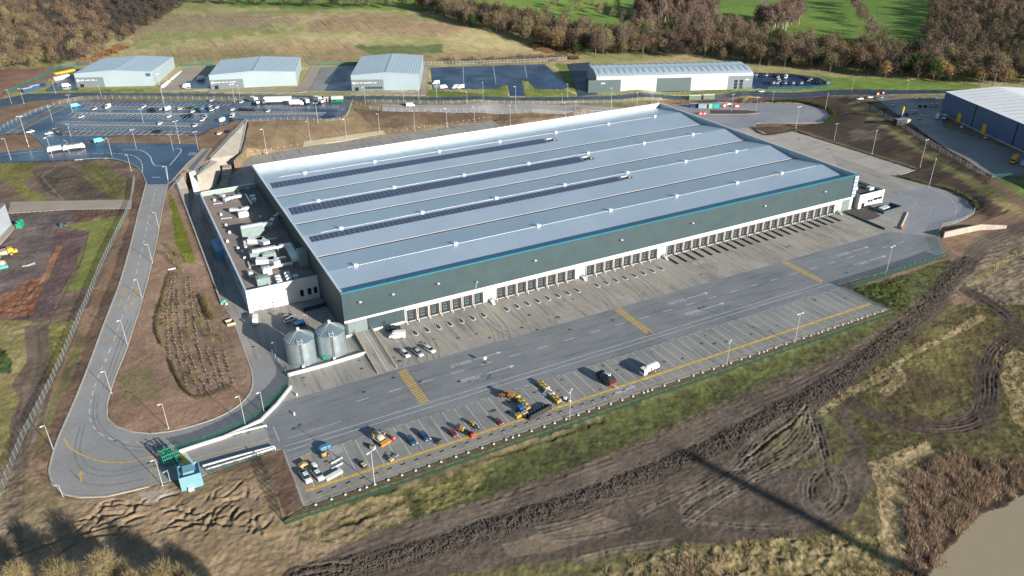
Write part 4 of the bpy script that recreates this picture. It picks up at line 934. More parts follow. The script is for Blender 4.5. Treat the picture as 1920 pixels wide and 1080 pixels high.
# ------------------------------------------------------------------ painted markings
M_LINE = pm('white_road_paint', (.52,.53,.53), .6, 0, var=.22, scale=1.2)
M_YEL = pm('yellow_road_paint', (.55,.36,.07), .6, 0, var=.2, scale=.9)
M_PYEL = pm('pale_yellow_paint', (.52,.44,.16), .6, 0, var=.3, scale=.9)
def seg(mb, a, b, w, z=.016):
    (x0,y0),(x1,y1) = a, b; L = math.hypot(x1-x0,y1-y0)+1e-9; nx_, ny_ = -(y1-y0)/L*w/2, (x1-x0)/L*w/2
    mb.quad((x0-nx_,y0-ny_,z),(x1-nx_,y1-ny_,z),(x1+nx_,y1+ny_,z),(x0+nx_,y0+ny_,z))
def path(mb, pts, w, z=.016, dash=None):
    P = smooth(pts, .8 if dash else 1.5); acc = 0.0
    for a, b in zip(P[:-1], P[1:]):
        L = float(np.hypot(*(b-a)))
        if not dash or (acc % (dash[0]+dash[1])) < dash[0]: seg(mb, a, b, w, z)
        acc += L
def hseg(mb, a, b, w, lift):
    """a painted strip that follows sloping ground"""
    L = math.hypot(b[0]-a[0], b[1]-a[1]); k = max(1, int(L/3)); nx_, ny_ = -(b[1]-a[1])/(L+1e-9)*w/2, (b[0]-a[0])/(L+1e-9)*w/2
    q = [(a[0]+(b[0]-a[0])*i/k, a[1]+(b[1]-a[1])*i/k) for i in range(k+1)]; z = H([p[0] for p in q], [p[1] for p in q])+lift
    for i in range(k):
        p, r = q[i], q[i+1]
        mb.quad((p[0]-nx_,p[1]-ny_,z[i]),(r[0]-nx_,r[1]-ny_,z[i+1]),(r[0]+nx_,r[1]+ny_,z[i+1]),(p[0]+nx_,p[1]+ny_,z[i]))
def hpath(mb, pts, w, lift, dash=None, step=1.0):
    P = smooth(pts, step); acc = 0
    for a, b in zip(P[:-1], P[1:]):
        L = float(np.hypot(*(b-a)[:2]))
        if not dash or (acc % (dash[0]+dash[1])) < dash[0]: hseg(mb, a, b, w, lift)
        acc += L
def lettering(name, s, mat, loc, rz, size, sx=1.0, sy=1.0, ext=.004, upright=False, parent=None):
    cu = bpy.data.curves.new(name, 'FONT'); cu.body = s; cu.size = size; cu.align_x = 'CENTER'; cu.align_y = 'CENTER'; cu.extrude = ext; cu.resolution_u = 2
    o = bpy.data.objects.new(name, cu); COL.objects.link(o); dg = bpy.context.evaluated_depsgraph_get(); dg.update()
    me = bpy.data.meshes.new_from_object(o.evaluated_get(dg)); bpy.data.objects.remove(o); me.materials.clear(); me.materials.append(mat)
    q = bpy.data.objects.new(name, me); COL.objects.link(q); q.location = loc; q.rotation_euler = (math.pi/2 if upright else 0, 0, rz); q.scale = (sx, sy, 1)
    if parent: q.parent = parent
    return q
wl = MB(); yl = MB(); py_ = MB()
# lanes of the yard
for x in np.arange(-8.4, 236, 10.3):
    seg(wl, (x,-36.4), (x+4.2,-36.4), .28)
seg(wl, (-31.5,-47.1), (172.5,-47.3), .2); seg(wl, (-31.5,-49.3), (175.5,-49.3), .2)
for i in range(56):
    x = -28.6+i*3.72
    if i > 2 or i in (0,2): seg(wl, (x,-53.2), (x,-66.8), .17)
    if i < 55: seg(wl, (x+1.2,-53.1), (x+2.8,-53.1), .16)
    (seg(yl if i < 14 else wl, (x+.4,-67.5), (x+.4,-70.6), .15) if i % 1 == 0 else None)
seg(wl, (-32.4,-72.2), (177.2,-72.2), .10); seg(yl, (-31.0,-67.1), (174.8,-67.1), .95); seg(yl, (-32.2,-70.75), (174.6,-70.75), .2)
for x0, y0, y1 in ((9.6,-27.0,-46.3),(92.0,-26.6,-46.6),(173.0,-26.8,-46.8)):
    mb = yl
    for s in (0,2.6): seg(mb, (x0-1.3+s,y0), (x0-1.3+s,y1), .16)
    for k in range(16):
        y = y0-.6-k*1.22; seg(mb, (x0-1.25,y-.25), (x0+1.25,y+.25), .62, .020)
# dock bay lines and numbers
for i, (x, g) in enumerate(DW):
    seg(py_, (x+.1,-9.6), (x+2.9 if g < 3 else x+1.4,-19.2) if False else (x+.1,-19.2), .17)
    if g == 3 and i % 3 == 1: seg(wl, (x+4.4,-8.6), (x+4.4,-16.6), .15)
for x0 in (51.6, 91.2, 130.4): seg(yl, (x0+.2,-5.2), (x0+.2,-20.5), .2); seg(yl, (x0+3.3,-3.2), (x0+3.3,-8), .2); seg(yl, (x0+.2,-8), (x0+3.3,-8), .18); seg(wl, (x0+4.4,-8), (x0+4.4,-20), .15)
for p, q in (((235.5,-.5),P0(1648,433)),((238,-1),P0(1655,431))): seg(yl, p, q, .18)
nums = []
for i, (x, g) in enumerate(DW):
    nums.append(lettering('bay_number', '%02d' % (45-i), M_YEL, (x+2.1,-20.4,.014), 0, 2.3, 1.0, 1.0))
# arrows and words in the lanes
def arrow(mb, x0, x1, y, w=.35, z=.016):
    s = 1 if x1 > x0 else -1; seg(mb, (x0,y), (x1-s*1.8,y), w, z); mb.add([(x1-s*2.0,y-.8,z),(x1,y,z),(x1-s*2.0,y+.8,z)], [(0,1,2) if s > 0 else (2,1,0)])
def glyphs(mb, x, y, n, h, s, seed=0, z=.016):
    """short painted strokes, as weathered lettering"""
    r = random.Random(seed)
    for k in range(n):
        cx_ = x+k*s
        for j in range(3):
            if r.random() < .85: seg(mb, (cx_, y-h/2+j*h/2), (cx_+s*.62, y-h/2+j*h/2), h*.14, z)
        for q in (0, s*.62):
            if r.random() < .7: seg(mb, (cx_+q, y-h/2), (cx_+q, y+h/2), h*.16, z)
for xo, yo in ((31.5,-32.6),(31.5,-41.6),(118,-32.6),(118,-41.6),(204,-32.8),(203,-42.2)):
    arrow(wl, xo+1.0, xo+11, yo, .3); glyphs(wl, xo-7.5, yo, 5, 1.5, 1.5, int(xo-yo))
glyphs(wl, 140.0, -11.0, 3, 2.2, 1.8, 4)
# sweep lines round the right-hand end
for pts, d in (([(1654,350),(1690,363),(1716,377),(1716,384),(1708,387)],None),([(1660,356),(1700,366),(1738,384),(1746,395),(1735,408),(1690,428)],(3,2)),([(1680,333),(1760,360),(1792,385),(1790,408)],None),([(1500,258),(1600,302),(1680,332)],None)):
    path(wl, [P0(*p) for p in pts], .2, .018, d)
for k in range(15):
    a, b_ = P0(1478+k*15.6,249.5+k*5.6), P0(1520+k*14.2,250+k*5.7) 
    c0 = np.array(P0(1476+k*14.8, 250.5+k*5.0)); c1 = np.array(P0(1502+k*15.2, 243+k*4.9+8)); seg(py_, c0, c1, .16)
path(wl, [P0(*p) for p in [(1385,203),(1430,198),(1480,200),(1508,207),(1510,213),(1495,219),(1440,223),(1390,222)]], .22, .018, (3,3))
seg(wl, P0(470,297), P0(930,232), .15)
# gate lanes
seg(yl, P0(357,862), P0(507,823), .25); path(yl, [P0(*p) for p in [(120,822),(132,840),(160,856),(195,866),(232,868),(270,860),(310,850)]], .38, .10+.02)
for y0, y1 in ((868,858),(882,872)): 
    a, b_ = P0(262,y0+8), P0(296,y1+8); seg(yl, a, b_, .22, .03)
for q in ([(263,882),(290,873)],[(264,887),(291,878)],[(268,900),(298,891)],[(268,906),(299,897)],[(263,882),(264,887)],[(290,873),(291,878)],[(268,900),(268,906)]): seg(yl, P0(*q[0]), P0(*q[1]), .22, .03)
seg(wl, P0(512,800), P0(524,827), .2); seg(wl, P0(540,822), P0(640,790), .16, .02)
struct('white_markings', wl, M_LINE, yard, fix=False); struct('yellow_markings', yl, M_YEL, yard, fix=False); struct('bay_lines', py_, M_PYEL, yard, fix=False)
for o in nums: o.parent = yard
# access road
rl = MB(); ry = MB()
CEN = [((l[0]+r_[0])/2, (l[1]+r_[1])/2) for l, r_ in [(A2(*a), A2(*b_)) for a, b_ in (((272,352),(313,352)),((262,390),(305,388)),((233,503),(283,505)),((195,608),(256,602)),((168,680),(228,680)))]]
hpath(rl, CEN, .25, .125, (3.6,3.0), .6)
hpath(rl, [A2(*p) for p in [(206,655),(185,705),(172,745),(168,780),(175,800),(195,818),(225,828),(250,830),(272,830)]], .25, .125, (2.4,2.0), .6)
hseg(ry, A2(190,636), A2(238,628), .35, .125)
hpath(ry, [A2(*p) for p in [(120,822),(132,840),(160,856),(195,866),(232,868),(270,860),(312,850)]], .38, .125)
def harrow(mb, a, b_, w=.3):
    a, b_ = np.array(a), np.array(b_); t = (b_-a)/np.linalg.norm(b_-a); n_ = np.array([-t[1], t[0]]); hseg(mb, a, b_-t*1.6, w, .125)
    z = h1(*b_)+.125; p = [b_-t*1.9+n_*.8, b_, b_-t*1.9-n_*.8]; mb.add([(*q, h1(*q)+.125) for q in p], [(2,1,0)])
harrow(ry, A2(228,561), A2(222,575)); harrow(ry, A2(252,558), A2(247,574)); harrow(ry, A2(152,905), A2(152,883), .45)
for c0, c1 in (((228,556),(234,546)),((253,553),(257,544))):
    for k in range(3):
        t = k/2.0; px_, py2 = c0[0]+(c1[0]-c0[0])*t, c0[1]+(c1[1]-c0[1])*t
        for j in range(4): hseg(ry, A2(px_-2.6+j*1.7, py2), A2(px_-1.6+j*1.7, py2-.2), .28, .125); hseg(ry, A2(px_-2.6+j*1.7, py2), A2(px_-2.3+j*1.7, py2-2.4), .22, .125)
struct('lane_markings', rl, M_LINE, bpy.data.objects['access_road'], fix=False); struct('yellow_markings', ry, M_YEL, bpy.data.objects['access_road'], fix=False)
# junction and car park
jl = MB()
for pts, d in (([(230,282),(262,282),(280,292),(286,305),(292,311),(312,312)],None),([(318,311),(333,293),(340,283),(336,279),(328,279)],None),([(145,290),(180,288),(215,288),(245,291),(262,300),(267,312),(267,324)],(2.4,1.2)),([(312,312),(315,336)],None),([(0,292),(70,284),(112,281)],None),([(145,290),(162,281)],None)):
    hpath(jl, [A2(*p) for p in pts], .3, .165, d)
hseg(jl, A2(286,333), A2(300,333), .4, .165)
struct('junction_markings', jl, pm('junction_paint', (.75,.76,.77), .6, 0, var=.1, scale=1.2), bpy.data.objects['junction'], fix=False)
KX, KY = A2(357,289), A2(366,289); q = lettering('keep_clear', 'KEEP\nCLEAR', M_LINE, (*KX, h1(*KX)+.17), -.5, 2.6); q.parent = bpy.data.objects['junction']
pl_ = MB(); pg = MB()
M_PGREY = paved('stall_paving', (.125,.12,.115), (.09,.09,.092), .7, .4, .1)
M_BLUEP = paved('blue_grey_walk', (.10,.115,.14), (.08,.095,.12), .6, .5, .1)
def row(a, b_, depth_px, n, z=.13, grey=True, line=True):
    """a row of bays from photo point a to b, ticks leaning away from the camera"""
    A_, B_ = np.array(A2(*a)), np.array(A2(*b_))
    a2, b2 = np.array(A2(a[0]+depth_px[0], a[1]+depth_px[1])), np.array(A2(b_[0]+depth_px[0], b_[1]+depth_px[1]))
    if grey:
        for k in range(12):
            p0, p1 = A_+(B_-A_)*k/12, A_+(B_-A_)*(k+1)/12; q0, q1 = a2+(b2-a2)*k/12, a2+(b2-a2)*(k+1)/12
            pg.add([(*p, h1(*p)+z-.012) for p in (p0,p1,q1,q0)], [(0,1,2,3)])
    if line: hseg(pl_, A_, B_, .28, z); 
    for k in range(n+1): hseg(pl_, A_+(B_-A_)*k/n, a2+(b2-a2)*k/n, .26, z+.003)
row((150,198.5),(425,199.5), (9,-5.5), 30, grey=False, line=False)
row((148,205),(395,207), (-0,0), 1, grey=False); row((165,199.2),(400,201), (-10,6), 30)
row((135,211.5),(390,214), (0,0), 1, grey=False); row((150,212),(385,215.5), (-18,10), 30, grey=False); row((136,211.5),(392,213.5), (-8,5), 26, line=True)
row((120,228),(385,232), (-18,5.5), 26); row((115,234.5),(370,238), (0,0), 1, grey=False); row((140,233),(378,236.5), (-16,9), 28, grey=False)
row((132,245.5),(362,247), (-14,8), 18); row((118,254),(345,253.5), (0,0), 1, grey=False)
row((110,198),(128,198), (-98,52), 1, grey=True); 
for k in range(22):
    p = (126-k*4.6, 198.6+k*2.45); hseg(pl_, A2(*p), A2(p[0]-22,p[1]+1.2), .15, .133)
row((450,205),(640,206), (12,-6), 24, grey=False, line=False); row((446,209.5),(612,211.5), (-10,5), 24); row((450,215),(610,212.5), (-14,8), 22, grey=False)
for q in ([(625,200),(640,199)],[(640,199),(634,205)],[(616,212),(633,212)],[(618,216),(630,215)]): hseg(pl_, A2(*q[0]), A2(*q[1]), .2, .133)
for q in ([(642,190),(645,216)],): pass
M_LINEB = pm('bright_road_paint', (.78,.79,.80), .6, 0, var=.1, scale=1.2)
struct('car_park_markings', pl_, M_LINEB, bpy.data.objects['car_park'], fix=False); struct('stall_surface', pg, M_PGREY, bpy.data.objects['car_park'], fix=False)
drape('car_park_spine', [A2(*p) for p in [(437,199),(420,212),(398,233),(374,253),(350,253),(376,236),(405,213),(425,199)]], M_BLUEP, .145)
drape('car_park_walk', [A2(*p) for p in [(641,193),(659,192),(644,221),(628,221)]], M_BLUEP, .145)
# estate road lines, plot bays
el = MB()
hpath(el, [A2(*p) for p in [(0,201),(60,186),(150,179),(300,178.5),(500,181),(660,184.5),(800,186.5),(960,186.5),(1100,185),(1240,181),(1400,175),(1560,173.5),(1800,171)]], .2, .125, (4,5), 1.5)
hseg(el, A2(957,181), A2(985,181), .5, .14)
struct('estate_road_markings', el, M_LINE, bpy.data.objects['estate_road'], fix=False)
el2 = MB()
for q in ([(868,126),(870,160)],[(925,125),(930,158)],[(984,124),(988,146)]): hseg(el2, A2(*q[0]), A2(*q[1]), .35, .14)
struct('plot_markings', el2, M_LINE, bpy.data.objects['empty_plot'], fix=False)

# ------------------------------------------------------------------ kerbs
def kerb(pts, w=.35, h=.14, name='kerb', flatz=None, mat=None, parent=None, base=.3):
    if flatz is not None: base = .04
    mb = MB(); P = np.array([p[:2] for p in pts]); T = np.gradient(P, axis=0); T /= np.linalg.norm(T, axis=1)[:,None]+1e-9; Nn = np.stack([-T[:,1], T[:,0]], 1)*w/2
    z = np.full(len(P), flatz) if flatz is not None else H(P[:,0], P[:,1])+.10
    for i in range(len(P)-1):
        a, b_, c, e_ = P[i]-Nn[i], P[i+1]-Nn[i+1], P[i+1]+Nn[i+1], P[i]+Nn[i]; t0, t1 = z[i]+h, z[i+1]+h
        mb.quad((*a,t0),(*b_,t1),(*c,t1),(*e_,t0)); mb.quad((*a,z[i]-base),(*b_,z[i+1]-base),(*b_,t1),(*a,t0)); mb.quad((*c,z[i+1]-base),(*e_,z[i]-base),(*e_,t0),(*c,t1))
    return struct(name, mb, mat or M_KERB, parent, fix=False)
AR = bpy.data.objects['access_road']
kerb(roadL, .5, .13, parent=AR); kerb(roadR, .4, .13, parent=AR)
kerb(smooth([P0(*p) for p in [(283,813),(334,806),(400,786),(442,764),(466,741),(474,718),(470,690),(456,650),(440,606)]], 2), .5, .14, flatz=0, parent=yard)
kerb(smooth([P0(*p) for p in [(1404,238),(1410,242),(1441,253),(1490,244)]], 3), .4, .14, flatz=0, parent=yard)
for q in ([(1490,244),(1722,317)],[(531,843),(569,948)],[(1571,533.5),(1666,579.5)],[(1678,331),(1722,317)]):
    kerb(smooth([P0(*p) for p in q], 6), .35, .14, flatz=0, parent=yard)
kerb(smooth([P0(*p) for p in [(1420,231),(1541,230),(1558,218),(1545,205),(1500,194),(1345,192)]], 3), .35, .14, flatz=0, parent=yard)
kerb(smooth([P0(*p) for p in [(1677,331),(1740,345),(1781,357),(1816,375),(1828,392),(1822,404)]], 3), .35, .14, flatz=0, parent=yard)
kerb(smooth([P0(*p) for p in [(1330,205),(1345,206.5),(1400,206),(1426,209),(1424,212),(1400,214),(1330,214)]], 3), .35, .14, flatz=0, parent=yard)
flat('loop_island', [P0(*p) for p in [(1332,205.5),(1400,206.5),(1425,210),(1400,213.5),(1332,213.5)]], pm('island_soil', (.06,.042,.033), .95, scale=1, bump=.5), .10, .1)
for q in ([(275,344),(262,318),(236,304),(200,297),(140,300)],[(318,345),(346,313),(373,287)]): kerb(smooth([A2(*p) for p in q], 3), .35, .2, parent=bpy.data.objects['junction'])
# manhole covers and patches in the yard
mbm = MB()
for px, py2 in ((978,614),(1007,618),(918,633),(1068,618),(788,716),(737,708),(678,691),(682,735),(880,714),(1310,579),(1587,511),(860,715),(448,645),(475,650),(1148,600)):
    x, y = P0(px, py2); mbm.box((x,y,0), (1.1,.8,.012))
struct('drain_covers', mbm, M_DARKM, yard)
mbm = MB()
for i in range(26):
    x = -29.6+i*3.72*1.0+1.6; mbm.box((x,-69.0,0.004), (1.3,.5,.012), .1)
struct('bay_drains', mbm, M_DARKM, yard)

# tyre scrub and oil on the paving
M_SCRUB = pm('tyre_scrub', (.205,.197,.185), .8, 0, var=.25, scale=.3); M_OIL = pm('oil_stain', (.075,.074,.074), .6, 0, var=.3, scale=1.5); M_SCRUBR = pm('road_tyre_scrub', (.19,.187,.184), .8, 0, var=.2, scale=.3)
sm = MB(); rq = random.Random(41)
for k in range(26):
    x = rq.uniform(10, 225); s_ = rq.choice((-1,1)); L_ = rq.uniform(14, 30)
    for o_ in (0, 1.9):
        path(sm, [(x+o_, -rq.uniform(6,9)), (x+o_+s_*.1, -14), (x+o_+s_*.9, -20), (x+o_+s_*3.0, -rq.uniform(25,28))], rq.uniform(.25,.45), .0085+.0004*(k%7))
struct('tyre_scrub', sm, M_SCRUB, yard, fix=False)
om = MB()
for k in range(70):
    i = rq.randrange(54); x = -28.6+i*3.72+rq.uniform(1.2,2.5); y = rq.uniform(-65.5,-55) if k < 48 else rq.uniform(-22,-12); r0 = rq.uniform(.25,.75); n_ = 11
    om.add([(x+r0*rq.uniform(.6,1.2)*math.cos(6.283*j/n_)*1.3, y+r0*rq.uniform(.6,1.2)*math.sin(6.283*j/n_), .0125+.0002*(k%9)) for j in range(n_)], [tuple(range(n_))])
struct('oil_stains', om, M_OIL, yard, fix=False)
rm = MB()
for pts in ([(150,800),(140,850),(160,885),(210,893),(270,880),(315,868)],[(158,800),(150,846),(170,876),(214,884),(268,872),(312,861)],[(185,740),(182,780),(200,812),(240,836),(290,838),(330,830)],[(178,742),(175,784),(194,818),(236,843),(288,846),(328,838)],[(130,880),(160,906),(210,910),(268,899)],[(240,600),(215,665),(192,730)],[(247,602),(222,667),(199,732)]):
    hpath(rm, [A2(*p) for p in pts], .38, .118)
struct('tyre_scrub', rm, M_SCRUBR, bpy.data.objects['access_road'], fix=False)
# ------------------------------------------------------------------ buildings of the estate behind
def solve_h(b, ty):
    lo, hi = 0, 60
    for _ in range(40):
        m_ = (lo+hi)/2
        if proj((b[0],b[1],b[2]+m_))[1] > ty: lo = m_
        else: hi = m_
    return lo
M_UNITW = pm('unit_wall_pale_blue', (.30,.365,.41), .5, .1, var=.05, scale=.06, wave=('X',1.0,.12))
M_UNITD = pm('unit_wall_grey', (.15,.18,.20), .5, .1, var=.06, scale=.06)
M_UNITT = pm('unit_wall_teal', (.075,.11,.115), .5, .1, var=.06, scale=.06)
M_UROOF = roof_mat('unit_roof', (.42,.51,.57), (.37,.46,.52), 2.0, 'X', .1)
M_RLIGHT = pm('rooflight', (.25,.31,.36), .3, 0, var=.1, scale=.5)
M_SIGN = pm('sign_letter_white', (.82,.82,.80), .5, 0, var=.03)
def unit_building(label, A, B, Cc, topB, ridge=1.6, name='industrial_unit', panel=(0,.36,.72), sign=True, wall=None, seed=1):
    a, b_, c = at(*A), at(*B), at(*Cc); z0 = min(a[2], b_[2])-.3; u = (b_-a)[:2]; Wd = float(np.hypot(*u)); u = u/Wd; v = np.array([-u[1], u[0]])
    Dp = float((c-b_)[:2]@v); hh = solve_h(b_, topB)+.7; rz = math.atan2(u[1], u[0])
    t = thing(name, label, 'industrial unit', (a[0],a[1],z0), rz); wall = wall or M_UNITW
    pent = [(0,0),(Wd,0),(Wd,hh),(Wd/2,hh+ridge),(0,hh)]
    mb = MB(); mb.profile(pent, 0, .4); obj('front_wall', mb, wall, t); mb = MB(); mb.profile(pent, Dp-.4, Dp); obj('back_wall', mb, wall, t)
    for x0 in (0, Wd-.4): mb = MB(); mb.cbox(x0, x0+.4, .4, Dp-.4, 0, hh); obj('side_wall', mb, wall, t)
    mb = MB(); e_ = .25
    for x0, x1, za, zb in ((-.2,Wd/2,hh+.02,hh+ridge+.12),(Wd/2,Wd+.2,hh+ridge+.12,hh+.02)):
        mb.add([(x0,-e_,za),(x1,-e_,zb),(x1,Dp+e_,zb),(x0,Dp+e_,za),(x0,-e_,za-.3),(x1,-e_,zb-.3),(x1,Dp+e_,zb-.3),(x0,Dp+e_,za-.3)], [(0,1,2,3),(4,5,1,0),(6,7,3,2),(7,4,0,3),(5,6,2,1)])
    rf = obj('roof', mb, M_UROOF, t)
    mb = MB(); mb.cbox(Wd/2-.18, Wd/2+.18, -e_, Dp+e_, hh+ridge+.08, hh+ridge+.22); obj('ridge_cap', mb, M_UNITD, rf)
    n = 9
    for k in range(n):
        y = Dp*(k+.8)/(n+.6)
        for sd in (0, 1):
            x0, x1 = (.14*Wd,.44*Wd) if sd == 0 else (.56*Wd,.86*Wd)
            f = lambda x: hh+.1+ridge*(1-abs(x-Wd/2)/(Wd/2))
            mb = MB(); mb.add([(x0,y-.45,f(x0)),(x1,y-.45,f(x1)),(x1,y+.45,f(x1)),(x0,y+.45,f(x0)),(x0,y-.45,f(x0)-.1),(x1,y-.45,f(x1)-.1),(x1,y+.45,f(x1)-.1),(x0,y+.45,f(x0)-.1)], [(0,1,2,3),(4,5,1,0),(5,6,2,1),(6,7,3,2),(7,4,0,3)])
            obj('rooflight', mb, M_RLIGHT, rf)
    p0, p1, ph = panel; mb = MB(); mb.cbox(p0*Wd-.06, p1*Wd, -.14, -.003, 0, hh*ph); obj('entrance_panel', mb, M_UNITD, t)
    mb = MB(); mb.cbox(.045*Wd, .045*Wd+2.6, -.2, -.143, 0, 2.8); obj('entrance_door', mb, M_GLASS, t)
    if sign:
        r = random.Random(seed); mb = MB(); x = .02*Wd; zz = hh*ph*.72; mb.cyl((x+.6,-.2,zz), .75, .06, 14, axis='y'); x += 1.6
        while x < p1*Wd*.78:
            w_ = r.uniform(.35,.75); h_ = r.choice([.55,.8,.8,1.0])
            if r.random() < .86: mb.cbox(x, x+.16, -.2, -.143, zz-.4, zz-.4+h_); mb.cbox(x+.16, x+w_, -.2, -.143, zz-.4+h_-.2-(.3 if h_ > .7 else 0), zz-.4+h_-(.3 if h_ > .7 else 0))
            x += w_+.15
        obj('sign_lettering', mb, M_SIGN, t)
    return t, Wd, Dp, hh
t1, w1, d1, hh1 = unit_building('pale blue industrial unit furthest left, beside the green fence and blue skips', (145,164), (290,160.6), (343,126), 135.4, seed=3)
mb = MB(); mb.cbox(w1-4.5, w1-1.2, -.12, -.005, hh1-3.2, hh1-1.0); obj('wall_sign', mb, bpy.data.materials['sign_ink'], t1)
t2, w2, d2, hh2 = unit_building('pale blue industrial unit directly behind the parked white lorries', (396,167.2), (557.2,160.2), (583,126), 135.4, seed=5, panel=(0,.38,.66))
t3, w3, d3, hh3 = unit_building('pale blue industrial unit standing left of the empty dark tarmac plot', (660.4,170.5), (787.2,168.2), (792.5,126), 140.2, seed=8, panel=(0,.47,.72), wall=pm('unit_wall_blue', (.27,.34,.39), .5, .1, var=.05, scale=.06, wave=('X',1.0,.12)))
for k in range(8): mb = MB(); mb.cbox(w3*.2+k*1.5, w3*.2+k*1.5+1.1, -.19, -.143, 1.6, 3.0); obj('window', mb, M_GLASS, t3)
# long twin-barrel unit
a, b_, c = at(1117.3,174), at(1408,165.8), at(1101.8,151); z0 = min(a[2],b_[2])-.3; u = (b_-a)[:2]; Wd = float(np.hypot(*u)); u /= Wd; v = np.array([-u[1],u[0]]); Dp = float((c-a)[:2]@v); hh = solve_h(b_, 135.6)+.3
Dp = max(Dp, 38)
t4 = thing('industrial_unit', 'long pale industrial unit with a double-curved roof beside the used car yard', 'industrial unit', (a[0],a[1],z0), math.atan2(u[1],u[0]))
def arcs(): 
    o = []
    for k in range(17):
        s = k/16; o.append((s*Dp, hh+2.6*math.sin(math.pi*s)**.8-.55*math.exp(-((s-.5)/.10)**2)))
    return o
M_U4W = pm('unit_wall_white', (.44,.46,.48), .5, .1, var=.05, scale=.06, wave=('X',1.0,.12))
mb = MB(); mb.cbox(0, Wd, 0, .4, 0, hh); obj('front_wall', mb, M_U4W, t4)
for x0 in (0, Wd-.4): mb = MB(); mb.profile([(0.4,0),(Dp-.4,0)]+[p for p in arcs()[::-1] if .4 < p[0] < Dp-.4], x0, x0+.4, axis='x'); obj('side_wall', mb, M_UNITW, t4)
mb = MB(); mb.cbox(0, Wd, Dp-.4, Dp, 0, hh); obj('back_wall', mb, M_U4W, t4)
mb = MB(); ar = arcs()
for (y0,za),(y1,zb) in zip(ar[:-1], ar[1:]): mb.add([(-.3,y0-.2,za),(Wd+.3,y0-.2,za),(Wd+.3,y1-.2,zb),(-.3,y1-.2,zb)], [(0,1,2,3)])
rf = obj('roof', mb, M_UROOF, t4)
for k in range(24):
    x = 3+k*(Wd-6)/23
    for s0, s1 in ((.10,.34),(.62,.84)):
        mb = MB(); q = [(y, z) for y, z in [(s*Dp, hh+2.6*math.sin(math.pi*s)**.8-.55*math.exp(-((s-.5)/.10)**2)+.14) for s in np.linspace(s0, s1, 5)]]
        for (y0,za),(y1,zb) in zip(q[:-1], q[1:]): mb.quad((x-.6,y0-.2,za),(x+.6,y0-.2,za),(x+.6,y1-.2,zb),(x-.6,y1-.2,zb))
        obj('rooflight', mb, M_RLIGHT, rf)
for x0, x1, ph in ((-.05,.155,.78),(.385,.605,.80),(.845,1.004,.82)): mb = MB(); mb.cbox(x0*Wd, x1*Wd, -.14, -.003, 0, hh*ph); obj('entrance_panel', mb, M_UNITT if x0 < .8 else M_UNITD, t4)
for x in (.885,.92):
    for z in (.4,2.6,4.8): mb = MB(); mb.cbox(x*Wd, x*Wd+2.4, -.2, -.143, z, z+1.9); obj('window', mb, M_GLASS, t4)
for x in (.04,.965):
    mb = MB()
    for k in range(4): mb.cbox(x*Wd+k*.7-1, x*Wd+k*.7-.5, -.2, -.143, hh*.55, hh*.55+.6+.2*(k%2))
    obj('sign_lettering', mb, M_SIGN, t4)
# big blue-grey shed at the right edge
a, b_ = at(1763,213), at(1921,288); u = (b_-a)[:2]; u /= np.hypot(*u); v = np.array([-u[1],u[0]]); Lw = 190.0; Dp = 120.0; hh = solve_h(a, 171.7); z0 = a[2]-.3
t5 = thing('depot_building', 'big blue-grey depot building with a white roof and yellow doors at the right edge', 'depot', (a[0],a[1],z0), math.atan2(u[1],u[0]))
M_DEP = pm('depot_blue_cladding', (.075,.12,.24), .5, .1, var=.08, scale=.1, wave=('X',1.0,.2))
hh += .3
mb = MB(); mb.cbox(0, Lw, 0, .4, 1.0, hh); obj('front_wall', mb, M_DEP, t5); mb = MB(); mb.cbox(0, Lw, -.05, .4, 0, 1.0); obj('plinth', mb, bpy.data.materials['kerb_concrete'], t5)
gp = [(.4,0),(Dp,0),(Dp,hh),(Dp*.78,hh+2.2),(Dp*.55,hh),(Dp*.28,hh+2.2),(.4,hh)]
for x0 in (0, Lw-.4): mb = MB(); mb.profile(gp, x0, x0+.4, axis='x'); obj('side_wall', mb, M_DEP, t5)
mb = MB(); rp_ = [(-.3,hh+.02),(Dp*.28,hh+2.3),(Dp*.55,hh+.1),(Dp*.78,hh+2.3),(Dp+.3,hh+.02)]
for (y0,za),(y1,zb) in zip(rp_[:-1], rp_[1:]): mb.quad((-.3,y0,za),(Lw,y0,za),(Lw,y1,zb),(-.3,y1,zb))
rf = obj('roof', mb, roof_mat('white_roof', (.82,.82,.82), (.76,.76,.77), 2.0, 'X', 0.0), t5)
for k in range(15):
    x = 5+k*6.3
    mb = MB(); mb.add([(x,3,hh+.36),(x+.35,3,hh+.36),(x+.35,Dp*.25,hh+2.12),(x,Dp*.25,hh+2.12)], [(0,1,2,3)]); obj('roof_joint', mb, M_UNITD, rf)
for k in range(12):
    x = 5+k*8; mb = MB(); mb.add([(x,Dp*.58,hh+.52),(x+.8,Dp*.58,hh+.52),(x+.8,Dp*.75,hh+2.1),(x,Dp*.75,hh+2.1)], [(0,1,2,3)]); obj('rooflight', mb, M_RLIGHT, rf)
M_YELP = pm('yellow_paint', (.66,.40,.02), .45, 0, var=.12, scale=1.5)
def along(px, py):  # distance along the depot wall
    p = at(px, py); return float((p-a)[:2]@u)
for q in ((1800,229),(1846,251)):
    s = along(*q); mb = MB(); mb.cbox(s-1.6, s+1.6, -.5, -.06, 0, 5.6); obj('loading_door', mb, M_YELP, t5)
for q in ((1822,240),(1897,276)):
    s = along(*q); mb = MB(); mb.cbox(s-.2, s+.2, -.3, -.003, 1, hh); obj('downpipe', mb, M_DARKM, t5)
